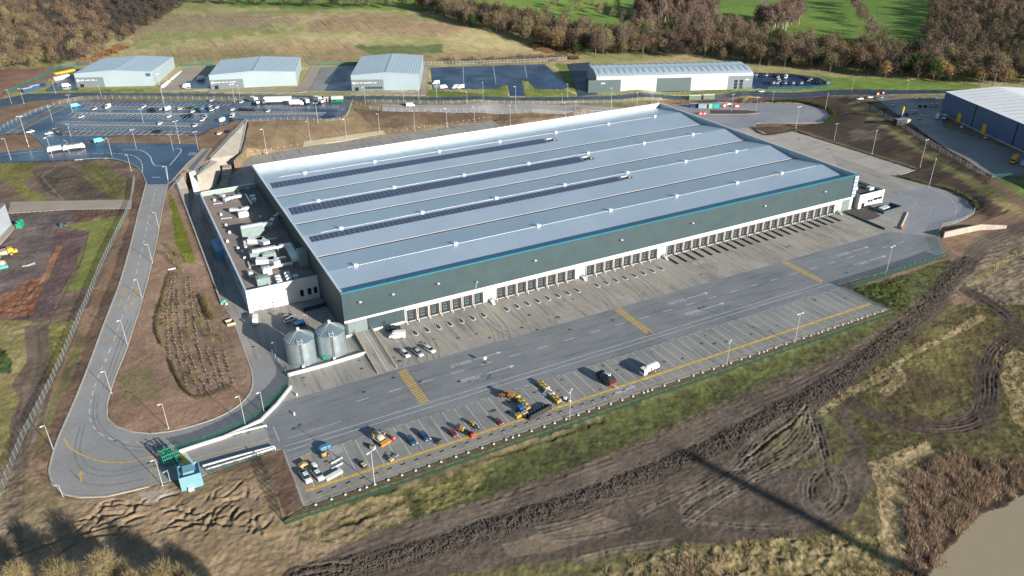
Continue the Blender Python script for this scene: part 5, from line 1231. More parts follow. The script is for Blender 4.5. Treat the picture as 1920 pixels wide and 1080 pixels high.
# shed corner at the left edge
t6 = thing('site_shed', 'corner of a pale grey metal shed cut off by the left edge', 'shed', tuple(at(22,421)), 0)
p_, q_ = at(22,421), at(-12,462); rz = math.atan2(q_[1]-p_[1], q_[0]-p_[0]); t6.rotation_euler = (0,0,rz)
mb = MB(); mb.cbox(0, 40, -30, -.003, -1, 9.5); obj('wall', mb, pm('shed_grey', (.38,.42,.47), .5, .1, var=.06, scale=.2, wave=('X',.6,.2)), t6)
mb = MB(); mb.cbox(-.2, 40, -30, .25, 9.5, 9.75); obj('roof', mb, M_UNITD, t6)
mb = MB(); mb.cbox(0, 30, 0.01, 2.6, -.6, .12); obj('apron', mb, M_PAVE, t6)
gb = thing('crate_stack', 'stack of green plastic crates beside the grey shed at the left edge', 'crates', tuple(at(38,423)), rz)
M_GRN = pm('green_plastic', (.02,.30,.17), .5, 0, var=.25, scale=2)
for i in range(3):
    for j in range(2):
        for k in range(3 if (i+j)%2 else 2):
            mb = MB(); mb.box((i*1.3,j*1.1,k*.95), (1.15,1.0,.85), 0, True, .96); mb.cbox(i*1.3-.6,i*1.3+.6,j*1.1-.53,j*1.1+.53,k*.95+.78,k*.95+.9); obj('crate', mb, M_GRN, gb)

# ------------------------------------------------------------------ concrete walls and ramps by the back-left corner
M_RC = pm('retaining_concrete', (.33,.295,.245), .85, 0, var=.12, scale=.25, bump=.1)
M_RCD = pm('weathered_concrete', (.26,.24,.21), .85, 0, var=.15, scale=.25, bump=.1)
M_BRAIL = pm('blue_grey_rail', (.30,.42,.52), .4, .3, var=.08)
def wall_line(t, pts, h_top, thick=.5, name='wall', mat=None, z0=-.3):
    """upright wall on a plan line, its top given per point"""
    for (p, a_), (q, b2) in zip(list(zip(pts, h_top))[:-1], list(zip(pts, h_top))[1:]):
        d = np.array(q)-np.array(p); L = np.hypot(*d); n_ = np.array([-d[1], d[0]])/L*thick/2; p, q = np.array(p), np.array(q)
        mb = MB(); c = [p-n_, q-n_, q+n_, p+n_]; hz = [a_, b2, b2, a_]
        mb.add([(*k, z0) for k in c]+[(*k, z) for k, z in zip(c, hz)], [(4,5,6,7),(0,1,5,4),(1,2,6,5),(2,3,7,6),(3,0,4,7)]); obj(name, mb, mat or M_RC, t)
rw = thing('retaining_wall', 'concrete retaining wall between the office alley and the landscaped slope', 'wall')
wp = [(WALLX-.1,y) for y in (44,58,72,88,104,122,145,168)]; wall_line(rw, wp, [h1(WALLX-2,y)+.35 for _, y in wp], .6)
mb = MB()
for (x, y), z in zip(wp, [h1(WALLX-2,y)+.35 for _, y in wp]): mb.tube([(x,y,z),(x,y,z+1.1)], .05, 5)
zz = [h1(WALLX-2,y)+1.4 for _, y in wp]; mb.tube([(x,y,z) for (x,y),z in zip(wp,zz)], .05, 5); mb.tube([(x,y,z-.5) for (x,y),z in zip(wp,zz)], .04, 5); obj('railing', mb, M_BRAIL, rw)
def slab(t, pts, name='slab', mat=None, zb=-1.0):
    """solid block whose top passes through surveyed points (photo x, photo y, height)"""
    T = [tuple(un(*p)) for p in pts]; n = len(T); mb = MB(); tri = geometry.tessellate_polygon([[Vector((p[0],p[1],0)) for p in T]])
    mb.add(T+[(p[0],p[1],zb) for p in T], [tuple(q) for q in tri]+[(n+i,n+(i+1)%n,(i+1)%n,i) for i in range(n)]); return obj(name, mb, mat or M_RC, t)
def top_rail(t, pts, lift=.0):
    T = [np.array(un(*p)) for p in pts]; mb = MB(); mb.tube([tuple(p+np.array([0,0,1.1+lift])) for p in T], .10, 5); mb.tube([tuple(p+np.array([0,0,.6+lift])) for p in T], .07, 5)
    for a_, b2 in zip(T[:-1], T[1:]):
        k = max(1, int(np.linalg.norm(b2-a_)/3))
        for i in range(k+1): p = a_+(b2-a_)*i/k; mb.tube([tuple(p), tuple(p+np.array([0,0,1.1+lift]))], .06, 4)
    return obj('railing', mb, M_BRAIL, t)
rmp = thing('concrete_ramp', 'big pale concrete slope dropping from the car park beside the brown bank', 'ramp')
slab(rmp, [(461,225,8.1),(394,298,8.1),(416,310,2.6),(443,308,.6),(451,289,3.0),(463,228,8.0)], 'ramp_slab'); top_rail(rmp, [(461,225,8.1),(428,261,8.1),(394,298,8.1)]); top_rail(rmp, [(463,228,8.0),(451,289,3.0),(443,308,.6)])
rw2 = thing('retaining_wall', 'curved pale concrete slope with a blue rail behind the office corner', 'wall')
slab(rw2, [(369,329,8.1),(397,300,8.1),(409,303,7.6),(412,312,6.0),(401,352,.5),(377,354,1.0)], 'wall_slab'); top_rail(rw2, [(369,329,8.1),(397,300,8.1)])
slab(rw2, [(354,323,8.2),(367,320,8.2),(376,364,.6),(365,366,.6)], 'pier', M_OFFW)
rw3 = thing('retaining_wall', 'weathered concrete wall with a pale rail at the top of the office alley', 'wall')
slab(rw3, [(320,357,7.2),(343,329,8.0),(352,352,3.0),(356,412,.5),(347,410,2.6)], 'wall_slab', M_RCD); top_rail(rw3, [(320,357,7.2),(343,329,8.0)])
drape('upper_path', [A2(*p) for p in [(379,279),(398,279),(369,321),(342,318)]], M_PAVE, .2)
drape('upper_path', [A2(*p) for p in [(388,280),(394,280),(362,320),(353,319)]], M_BLUEP, .26)
st = thing('stair_block', 'pale concrete steps in the dark gap behind the office block', 'steps')
for k in range(6):
    f = k/6.0; slab(st, [(418-6*f,309+40*f,3.8-3.2*f),(433-7*f,309+40*f,3.8-3.2*f),(433-7*(f+.16),309+40*(f+.15),3.7-3.2*f),(418-6*(f+.16),309+40*(f+.15),3.7-3.2*f)], 'step_slab', M_RC if k != 3 else M_RCD)
# cream sloped slabs beside the back road
drape('slab_bank', [A2(*p) for p in [(568,275),(570,266),(640,256),(718,245),(722,251),(640,265)]], paved('cream_slabs', (.38,.34,.25), (.32,.28,.2), .85, .3, .2, None, (4.0,3.0,.6)), .12, 3.0)

# ------------------------------------------------------------------ fences
M_FGREEN = pm('green_mesh_paint', (.008,.060,.045), .5, .1, var=.15, scale=1)
M_FGREY = pm('palisade_galvanised', (.30,.34,.34), .45, .5, var=.12, scale=1)
M_FLIGHT = pm('pale_mesh_wire', (.40,.42,.42), .5, .4, var=.1, scale=1)
M_FTEAL = pm('teal_palisade', (.05,.17,.14), .5, .2, var=.12, scale=1)
def fence(label, pts, h=2.4, mat=None, kind='palisade', post=3.0, lean=None, group=None, gap=.26, wd=.10):
    P = [np.array(p, float) for p in pts]; o = P[0]; t = thing('fence', label, 'fence', tuple(o), 0, group)
    mb = MB(); posts = []; carry = 0.0
    for a, b_ in zip(P[:-1], P[1:]):
        d = b_-a; L = float(np.hypot(d[0], d[1])); ux, uy = d[0]/L, d[1]/L; k = max(1, int(L/gap))
        for i in range(k):
            s = (i+.5)/k; p = a+d*s-o; hx, hy = ux*wd/2, uy*wd/2; top = p[2]+h*(1.0 if kind != 'palisade' else 1.0)
            mb.add([(p[0]-hx,p[1]-hy,p[2]+.05),(p[0]+hx,p[1]+hy,p[2]+.05),(p[0]+hx,p[1]+hy,top),(p[0]-hx,p[1]-hy,top)], [(0,1,2,3)])
        for zz in ((.35,h-.4) if kind == 'palisade' else np.arange(.25, h, .42)):
            n_ = (-uy*.03, ux*.03); A_, B_ = a-o, b_-o; w_ = .06 if kind == 'palisade' else .045
            mb.add([(A_[0]+n_[0],A_[1]+n_[1],A_[2]+zz),(B_[0]+n_[0],B_[1]+n_[1],B_[2]+zz),(B_[0]+n_[0],B_[1]+n_[1],B_[2]+zz+w_),(A_[0]+n_[0],A_[1]+n_[1],A_[2]+zz+w_)], [(0,1,2,3)])
        s = carry
        while s < L: posts.append(a+d*(s/L)-o); s += post
        carry = s-L
    posts.append(P[-1]-o)
    obj('fence_panel', mb, mat, t, fix=False)
    if len(posts) > 95: posts = posts[::len(posts)//95+1]
    mb = MB(); mb.box((0,0,-.4), (.12,.12,h+.55)); pmesh = mb.mesh('post', mat)
    for p in posts: q = bpy.data.objects.new('post', pmesh); COL.objects.link(q); q.parent = t; q.location = tuple(p)
    return t
def ft(pxs, step=7, lift=0): 
    return [(p[0],p[1],gz(p[0],p[1])+lift) for p in smooth([at(*q)[:2] for q in pxs], step)]
def f0(pxs, step=40, z=0.0): return [(p[0],p[1],z) for p in smooth([np.array(P0(*q)) for q in pxs], step)]
fence('long dark green mesh fence along the bottom edge of the trailer park', [(x,-75.0,-2.0) for x in np.linspace(-38.0,177.6,10)], 1.9, M_FGREEN, 'mesh', 3.0, gap=.15, wd=.085)
fence('green mesh fence running up from the corner of the trailer park to the gate road', ft([(530,976),(518,935),(505,900),(489,861)], 6), 2.5, M_FGREEN, 'mesh', 3.0, gap=.16, wd=.06)
fence('low green mesh fence beside the rails of the gate road', ft([(489,861),(450,872),(392,889)], 6), 1.8, M_FGREEN, 'mesh', 3.0, gap=.2, wd=.05)
fence('dark green mesh fence on the right-hand edge of the lane yard above the long grass', ft([(1592,542),(1660,520),(1720,500),(1773,483)], 12), 2.5, M_FGREEN, 'mesh', 3.0, gap=.16, wd=.085)
fence('short dark mesh fence closing the right end of the trailer park', ft([(1668,582),(1592,541)], 12), 2.2, M_FGREEN, 'mesh', 3.0, gap=.2, wd=.07)
fence('pale mesh fence around the curved right end of the yard', f0([(1773,479),(1758,441),(1767,425),(1800,416),(1823,404),(1829,391),(1817,374),(1781,356)], 6), 1.6, M_FLIGHT, 'mesh', 3.0, gap=.4, wd=.05)
fence('grey palisade fence on the verge left of the access road', ft([(253,338),(249,365),(240,398),(217,446),(190,502),(160,575),(128,650),(93,727),(44,823),(7,917),(-40,1010)], 8), 2.6, M_FGREY, 'palisade', 2.75, gap=.34, wd=.12)
fence('pale mesh fence on the bank between the estate road and the car park', ft([(-30,262),(20,232),(62,212),(110,196),(152,187),(230,186),(330,186.5),(430,187.5),(560,189),(640,188)], 12), 2.4, M_FLIGHT, 'mesh', 5.0, gap=.9, wd=.07)
fence('tall pale mesh fence on the near side of the back service road', ft([(662,193),(690,205),(718,209),(860,210.5),(1000,211),(1130,209.5),(1236,199)], 12), 2.4, M_FLIGHT, 'mesh', 5.0, gap=.8, wd=.07)
fence('pale mesh fence between the estate road and the back service road', ft([(690,192),(860,194),(1000,194.5),(1120,193),(1240,188)], 12), 2.2, M_FLIGHT, 'mesh', 5.0, gap=.9, wd=.06)
fence('grey palisade fence along the top of the right-hand bank beside the depot yard', ft([(1592,186),(1630,203),(1664,222),(1700,244),(1750,277),(1800,305),(1858,335)], 8), 2.4, M_FGREY, 'palisade', 2.75, gap=.4, wd=.14)
fence('green fence at the right edge beyond the end of the depot yard', ft([(1858,335),(1900,333),(1990,331)], 8), 2.4, M_FTEAL, 'palisade', 2.75, gap=.4, wd=.12)
fence('teal green palisade fence around the left side of the furthest left unit', ft([(12,178),(45,163),(80,147),(118,127),(172,122)], 8), 3.0, M_FTEAL, 'palisade', 2.75, gap=.5, wd=.22)
fence('green fence behind the gap between the two left-hand units', ft([(343,124),(402,122)], 8), 2.6, M_FTEAL, 'palisade', 2.75, gap=.5, wd=.25)
fence('green fence behind the dark yard left of the third unit', ft([(585,123),(674,122)], 8), 2.6, M_FTEAL, 'palisade', 2.75, gap=.5, wd=.25)
fence('pale palisade fence along the back of the empty tarmac plot', ft([(796,122),(860,121),(940,118),(1022,115),(1062,112)], 10), 2.6, M_FLIGHT, 'palisade', 2.75, gap=.8, wd=.12)
fence('dark mesh fence in front of the long double-curved unit', ft([(1122,181),(1220,177),(1320,172),(1412,168)], 10), 2.2, M_FGREY, 'mesh', 4.0, gap=.8, wd=.05)
fence('green fence round the right end of the used car yard', ft([(1528,143),(1552,150),(1560,157),(1546,165),(1500,168),(1440,169)], 6), 2.4, M_FTEAL, 'mesh', 3.0, gap=.5, wd=.10)
fence('pale mesh fence at the top of the brown bank below the small car park', ft([(464,228),(520,226),(580,225),(643,224),(660,196)], 8), 1.8, M_FLIGHT, 'mesh', 4.0, gap=.6, wd=.07)
fence('green mesh fence curving round the exit road by the tanks', f0([(535,690),(542,706),(541,720),(528,738),(500,765),(470,789),(430,811),(382,831),(335,843)], 4), 2.2, M_FGREEN, 'mesh', 3.0, gap=.13, wd=.07)
fence('pale mesh fence beside the tank yard lamp post', f0([(511,663),(524,680),(536,700)], 4), 1.5, M_FLIGHT, 'mesh', 3.0, gap=.4, wd=.05)
# white walls and crash rails of the gate road
def rail(label, pxs, h, w, mat, cat='wall', name='white_wall', posts=False):
    P = smooth([np.array(P0(*q)) for q in pxs], 5); t = thing(name, label, cat, (P[0][0],P[0][1],0)); mb = MB(); o = P[0]
    for a, b_ in zip(P[:-1], P[1:]):
        d = b_-a; L = float(np.hypot(*d)); mb.box(((a[0]+b_[0])/2-o[0],(a[1]+b_[1])/2-o[1],0 if not posts else h-.45), (L+.1,w,h if not posts else .45), math.atan2(d[1],d[0]))
    obj('rail' if posts else 'wall_body', mb, mat, t)
    if posts:
        for p in P: mb = MB(); mb.box((p[0]-o[0],p[1]-o[1],0), (.14,.14,h-.45)); obj('post', mb, mat, t)
    else: 
        mb = MB(); 
        for a, b_ in zip(P[:-1], P[1:]):
            d = b_-a; L = float(np.hypot(*d)); mb.box(((a[0]+b_[0])/2-o[0],(a[1]+b_[1])/2-o[1],h), (L+.1,w+.12,.08), math.atan2(d[1],d[0]))
        obj('coping', mb, mat, t)
    return t
M_WRAIL = pm('white_rail_paint', (.62,.62,.60), .45, 0, var=.05, scale=1)
rail('white wall under the curving green fence of the exit road', [(546,727),(520,760),(490,790),(466,802),(420,822),(370,838),(337,849)], .8, .5, M_WRAIL)
rail('white crash rail on the upper side of the gate road', [(373,838),(420,822),(500,801)], .9, .3, M_WRAIL, 'crash rail', 'crash_rail', True)
rail('white crash rail on the lower side of the gate road by the gatehouse', [(381,878),(440,861),(515,841)], 1.0, .3, M_WRAIL, 'crash rail', 'crash_rail', True)
rail('thin white handrail on the brown verge below the gate road', [(388,885),(450,866),(517,844)], 1.1, .1, M_WRAIL, 'handrail', 'handrail', True)
rail('white wall dividing the tank yard from the lane yard', [(539,706),(610,687),(686,664)], 1.0, .35, M_WRAIL)
cw = thing('concrete_wall', 'long tan concrete retaining wall beyond the right-hand end of the yard', 'wall'); pw_ = [at(*q)[:2] for q in [(1768,446),(1795,440),(1836,431),(1886,428)]]; wall_line(cw, pw_, [2.6,2.5,2.2,1.2], .5, z0=-2)

# loading ramp with yellow handrails
lr = thing('loading_ramp', 'sloping concrete ramp with yellow handrails left of the first loading dock', 'ramp')
mb = MB(); mb.add([(3.0,.0,1.1),(9.0,.0,1.1),(8.7,-25.5,.03),(2.3,-25.5,.03),(3.0,0,-.2),(9.0,0,-.2),(8.7,-25.5,-.2),(2.3,-25.5,-.2)], [(3,2,1,0),(7,6,2,3),(4,7,3,0),(6,5,1,2)]); obj('ramp_slab', mb, M_CONC, lr)
mb = MB(); mb.add([(5.7,-.5,1.12),(5.95,-.5,1.12),(5.75,-25.2,.06),(5.5,-25.2,.06)], [(0,1,2,3)]); obj('centre_line', mb, M_LINE, lr)
M_HR = pm('handrail_yellow', (.40,.36,.20), .5, 0, var=.1)
for xa, xb in ((3.05,2.35),(8.95,8.65)):
    mb = MB(); mb.add([(xa-.15,0,1.12),(xa+.15,0,1.12),(xb+.15,-25.5,.05),(xb-.15,-25.5,.05),(xa-.15,0,1.3),(xa+.15,0,1.3),(xb+.15,-25.5,.25),(xb-.15,-25.5,.25)], [(4,5,6,7),(0,4,7,3),(1,2,6,5),(3,7,6,2)]); obj('kerb_upstand', mb, M_KERB, lr)
    mb = MB()
    for hz in (1.2,.65): mb.tube([(xa,-.2,1.1+hz),(xb,-25.3,.05+hz)], .07, 5)
    for k in range(14): t_ = k/13; mb.tube([(xa+(xb-xa)*t_,-.2-25.1*t_,1.1-1.05*t_),(xa+(xb-xa)*t_,-.2-25.1*t_,2.3-1.05*t_)], .06, 5)
    obj('handrail', mb, M_HR, lr)

# ------------------------------------------------------------------ gatehouse and turnstile
g1, g2, g3 = P0(341,921), P0(382,909), P0(376,890)
u = np.array(g2)-np.array(g1); gw = float(np.hypot(*u)); rz = math.atan2(u[1], u[0]); gd = 5.2; gh = 4.2
gt = thing('gatehouse', 'small flat-roofed light blue gatehouse at the turn of the access road', 'gatehouse', (*g1,-.2), rz)
M_GH = pm('gatehouse_blue', (.16,.32,.38), .45, .1, var=.06, scale=.6); M_GHD = pm('gatehouse_roof_blue', (.14,.30,.44), .5, .1, var=.1, scale=.6)
mb = MB(); mb.cbox(0,gw,0,.25,0,gh); mb.cbox(0,.25,.25,gd,0,gh-.01); mb.cbox(gw-.25,gw,.25,gd,0,gh-.01); mb.cbox(.25,gw-.25,gd-.25,gd,0,gh-.01); obj('wall', mb, M_GH, gt)
mb = MB(); mb.cbox(.25,gw-.25,.25,gd-.25,gh-.9,gh-.75); obj('roof', mb, M_GHD, gt)
mb = MB(); mb.cbox(gw*.22,gw*.72,1.4,gd-.8,gh-.75,gh+.25); obj('roof_plant', mb, M_GH, gt)
mb = MB(); mb.cbox(gw*.30,gw*.55,-.9,-.003,.0,1.0); obj('entry_step', mb, M_WHITEM, gt)
mb = MB(); mb.cbox(-.04,0,1.0,3.0,1.2,2.4); obj('window', mb, M_GLASS, gt); mb = MB(); mb.cbox(gw,gw+.04,1.0,3.0,1.2,2.4); obj('window', mb, M_GLASS, gt)
tn = thing('turnstile', 'tall green steel cage turnstile beside the gatehouse', 'turnstile', (*P0(322,866),0), .15)
M_GG = pm('gate_green', (.01,.22,.13), .45, .2, var=.15, scale=1)
mb = MB()
for i in range(9):
    for j in range(5):
        if i in (0,8) or j in (0,4): mb.tube([(-2.0+i*.5,-1.4+j*.7,0),(-2.0+i*.5,-1.4+j*.7,3.6)], .07, 5)
for z in (.1,1.2,2.4,3.6):
    for y in (-1.4,1.4): mb.tube([(-2,y,z),(2,y,z)], .08, 5)
    for x in (-2,2): mb.tube([(x,-1.4,z),(x,1.4,z)], .08, 5)
obj('cage', mb, M_GG, tn)
mb = MB(); mb.cbox(-1.2,.4,-1.0,1.0,2.4,2.55); obj('canopy', mb, M_GG, tn); mb = MB(); mb.tube([(-2.4,1.6,3.9),(2.6,-2.4,1.2)], .16, 6); mb.tube([(-1.0,1.6,4.1),(1.2,-1.8,3.2)], .12, 6); obj('brace', mb, M_GG, tn)
sg = thing('sliding_gate', 'open green sliding gate across the gate road by the turnstile', 'gate', (*P0(325,862),0), math.atan2(P0(346,884)[1]-P0(322,848)[1], P0(346,884)[0]-P0(322,848)[0]))
mb = MB()
for i in range(22): mb.tube([(-4.5+i*.42,0,.2),(-4.5+i*.42,0,2.7)], .05, 4)
obj('bar_infill', mb, M_GG, sg); mb = MB()
for z in (.2,1.45,2.7): mb.tube([(-4.6,0,z),(4.5,0,z)], .10, 6)
obj('frame', mb, M_GG, sg)
pt = thing('weighbridge_plate', 'yellow chequered plate set in a pale blue slab beside the gatehouse', 'plate', (*P0(340,862),0), .2)
mb = MB(); mb.prism([(-2.2,-3.4),(2.2,-3.4),(2.0,3.4),(-2.0,3.4)], 0.0, .05); obj('slab', mb, pm('slab_blue', (.36,.50,.52), .6), pt)
mb = MB(); mb.prism([(-1.4,2.6),(1.1,2.9),(1.5,-2.4),(.8,-3.0)], .05, .09); obj('plate', mb, M_YELP, pt)

# ------------------------------------------------------------------ lamp posts
M_POLE = pm('lamp_galvanised', (.50,.52,.54), .4, .3, var=.08, scale=1)
def lamp_template(twin):
    t = thing('lamp_post', 'x', 'lamp post'); mb = MB(); mb.tube([(0,0,-.4),(0,0,5),(0,0,10)], .10, 7, .06); obj('pole', mb, M_POLE, t)
    mb = MB(); mb.cbox(-.25,.25,-.25,.25,-.4,.12); obj('base_plate', mb, M_POLE, t)
    for s in ((-1,1) if twin else (-1,)):
        mb = MB(); mb.tube([(0,0,9.9),(s*.5,0,10.0)], .05, 5); mb.box((s*.85,0,9.93), (.85,.36,.13), 0, True, .8); obj('lamp_head', mb, M_WHITEM, t)
    return t
LT = lamp_template(False); LS = snapshot(LT); LT2 = lamp_template(True); LS2 = snapshot(LT2)
LAMPS = {
 'along the fence below the trailer park': (1,[(703,911,846),(1068,789,733),(1362,688,640),(1490,643,588),(1660,517,462)]),
 'beside the access road on the left': (0,[(100,843,797),(118,932,910),(209,737,695),(239,647,600),(266,559,524),(286,493,458),(298,428,398),(315,338,312),(246,320,290)]),
 'around the gate road and the soil below the saplings': (0,[(316,803,757),(460,797,742),(495,772,735),(305,910,862),(319,901,884)]),
 'in the tank yard by the office': (0,[(519,665,640),(580,622,590)]),
 'in the big car park': (1,[(307,193,132),(440,192,158),(99,228,200),(136,210,178),(54,275,218),(133,256,232),(269,230,204),(256,279,243),(337,268,227),(325,283,252),(372,281,247),(596,229,193)]),
 'along the road through the junction below the car park': (0,[(210,292,259),(131,289,263),(99,296,258),(21,300,260)]),
 'along the estate road at the upper left': (0,[(22,195,168),(45,194,166),(104,174,148),(190,180,162),(450,185,160)]),
 'on the brown bank behind the warehouse': (0,[(500,286,242),(582,264,227),(650,260,223),(712,250,213),(778,245,208),(838,237,203),(890,228,200),(957,234,197),(1060,218,192),(1079,215,190),(1146,203,165)]),
 'along the road in front of the estate units': (0,[(685,193,163),(757,190,170),(786,194,169),(819,182,157),(906,185,154),(876,195,172),(967,205,162),(1054,193,175),(1064,181,157),(1194,197,173),(1222,193,172)]),
 'round the turning loop behind the warehouse': (1,[(1371,210,177),(1417,210,183),(1448,192,172),(1547,208,175),(1492,240,200)]),
 'on the dark bank right of the warehouse': (1,[(1564,262,232),(1635,288,245),(1725,313,262),(1741,352,298)]),
 'on the green verge near the right-hand wood': (0,[(1597,170,149),(1701,169,150),(1840,163,138),(1862,165,138)])}
first = True
for where, (tw, L_) in LAMPS.items():
    for i, (bx, by, ty) in enumerate(sorted(L_)):
        b_ = at(bx, by); hgt = min(max(solve_h(b_, ty), 3.5), 19); root, sn = (LT2, LS2) if tw else (LT, LS)
        lb = '%s lamp post from the left %s' % (ORD[i], where)
        dup(root, sn, tuple(b_), RNG.uniform(-.5,.5)+(.3 if tw else 0), lb, 'lamp posts', (1+.25*(hgt > 11),1+.25*(hgt > 11),hgt/10))
for t in (LT, LT2):
    for c in kids(t): bpy.data.objects.remove(c)
    bpy.data.objects.remove(t)

# ------------------------------------------------------------------ white blocks
mb = MB(); mb.box((0,0,-.15), (.62,.45,.50), 0, True, .9); mb.box((0,0,.35), (.4,.25,.05)); BLK = mb.mesh('white_block', pm('block_white', (.46,.46,.44), .7, 0, var=.15, scale=2))
bl = [(592,947),(622,937),(648,928),(675,919),(688,915),(704,910),(728,900),(754,892),(779,882),(805,875),(827,866),(855,857),(878,849),(904,840),(926,833),(949,825),(961,820),(973,817),(997,809),(1021,801),(1040,794),(1062,787),(1084,778),(1103,771),(1122,765),(1145,758),(1166,750),(1186,743),(1206,736),(1214,734),(1223,732),(1245,723),(1272,714),(1300,705),(1317,699),(1338,692),(1355,686),(1370,681),(1389,674),(1406,669),(1423,663),(1432,660),(1438,658),(1454,652),(1474,646),(1489,641),(1507,635),(1520,630),(1534,625),(1541,623),(1552,619),(1565,615),(1579,609),(1590,606),(1596,604),(1608,600),(1615,597),(1624,593),(1637,588),(1652,583),(1666,579)]
for q in bl:
    x = P0(*q)[0]; o = obj('white_block', BLK, None, None, (x,-73.0,-.1), RNG.uniform(-.1,.1)); tag(o, 'white concrete block at the foot of the trailer park fence', 'block', 'white blocks along the yard fence')
for q in [(1640,519),(1695,502),(1714,493),(1749,487)]:
    p = at(*q); o = obj('white_block', BLK, None, None, tuple(p), .3); tag(o, 'white concrete block at the foot of the fence above the dark long grass', 'block', 'white blocks by the right-hand fence')
bk = [(470,284),(483,282),(496,281),(508,279),(521,277),(533,275),(545,273),(558,272)]+[(640+a/3,b_/3) for a, b_ in [(270,742),(307,737),(340,733),(370,728),(403,722),(435,718),(467,713),(500,708),(532,703),(562,698),(595,693),(625,690),(655,685),(685,680),(720,676),(742,672),(775,667),(803,662),(833,658)]]
for q in bk:
    p = at(*q); o = obj('white_block', BLK, None, None, tuple(p), .3); o.scale = (.8,.8,.8); tag(o, 'white block in the row on the brown bank above the back road', 'block', 'white blocks on the bank behind the warehouse')
# ------------------------------------------------------------------ vehicles
def paint(name, c, rough=.3): return pm(name, c, rough, .0, var=.05, scale=.8, coat=.5)
PAINT = {k: paint('car_paint_'+k, c) for k, c in dict(white=(.60,.61,.62), black=(.012,.013,.016), silver=(.42,.44,.46), blue=(.025,.075,.17), navy=(.02,.035,.09), red=(.20,.03,.022), grey=(.12,.13,.14), sky=(.10,.35,.50), yellow=(.50,.33,.04), orange=(.34,.13,.03), green=(.02,.16,.08)).items()}
M_TYRE = M_RUBBER; M_RIM = pm('alloy_rim', (.45,.46,.47), .35, .7)
M_LAMPW = pm('headlamp_lens', (.75,.76,.74), .15); M_LAMPR = pm('tail_lamp_lens', (.35,.01,.01), .25)
def loft(mb, secs):
    """closed loft through equal-length rings"""
    n = len(secs[0]); vs = [p for s in secs for p in s]; fs = []
    for k in range(len(secs)-1):
        for i in range(n): fs.append((k*n+i, k*n+(i+1)%n, (k+1)*n+(i+1)%n, (k+1)*n+i))
    fs += [tuple(range(n-1,-1,-1)), tuple(range((len(secs)-1)*n, len(secs)*n))]; return mb.add(vs, fs)
def ring(x, w, z0, z1, t=.86):
    h = w/2; zm = z0+(z1-z0)*.6
    return [(x,-h*.94,z0),(x,h*.94,z0),(x,h,zm),(x,h*t,z1),(x,-h*t,z1),(x,-h,zm)]
def car_shapes(kind):
    if kind == 'car': L, Wd, bod = 4.4, 1.8, [(-2.2,1.5,.35,.75),(-2.05,1.75,.25,.98),(-1.4,1.8,.22,1.02),(0,1.82,.22,.98),(1.1,1.8,.22,.92),(1.9,1.72,.25,.80),(2.2,1.45,.35,.62)]; cab = [(-2.0,1.5,.95,1.0),(-1.5,1.55,.95,1.42),(.1,1.55,.95,1.48),(1.15,1.5,.9,.95)]; wx = (-1.35,1.38); wr = .33
    elif kind == 'van': L, Wd, bod = 5.6, 2.0, [(-2.8,1.9,.4,2.3),(-2.75,2.0,.3,2.45),(.9,2.0,.3,2.5),(1.5,2.0,.3,2.3),(2.15,1.9,.3,1.35),(2.6,1.8,.35,1.1),(2.8,1.6,.4,.8)]; cab = None; wx = (-1.6,1.8); wr = .37
    elif kind == 'pickup': L, Wd, bod = 5.2, 1.85, [(-2.6,1.75,.45,.95),(-2.5,1.85,.4,1.05),(-.6,1.85,.35,1.05),(1.3,1.85,.35,1.05),(2.2,1.8,.35,.98),(2.6,1.6,.45,.75)]; cab = [(-.9,1.55,1.0,1.05),(-.65,1.6,1.0,1.72),(.6,1.58,1.0,1.74),(1.4,1.5,1.0,1.05)]; wx = (-1.55,1.65); wr = .4
    return L, Wd, bod, cab, wx, wr
def add_wheels(t, wx, wy, wr, parent_mats=True, ww=.22):
    for x in wx:
        for s in (-1, 1):
            mb = MB(); mb.cyl((x, s*wy-(ww/2), wr), wr, ww, 14, axis='y'); w = obj('wheel', mb, M_TYRE, t)
            mb = MB(); mb.cyl((x, s*(wy+ww/2)-(.0 if s > 0 else .02), wr), wr*.6, .02, 10, axis='y'); obj('rim', mb, M_RIM, w)
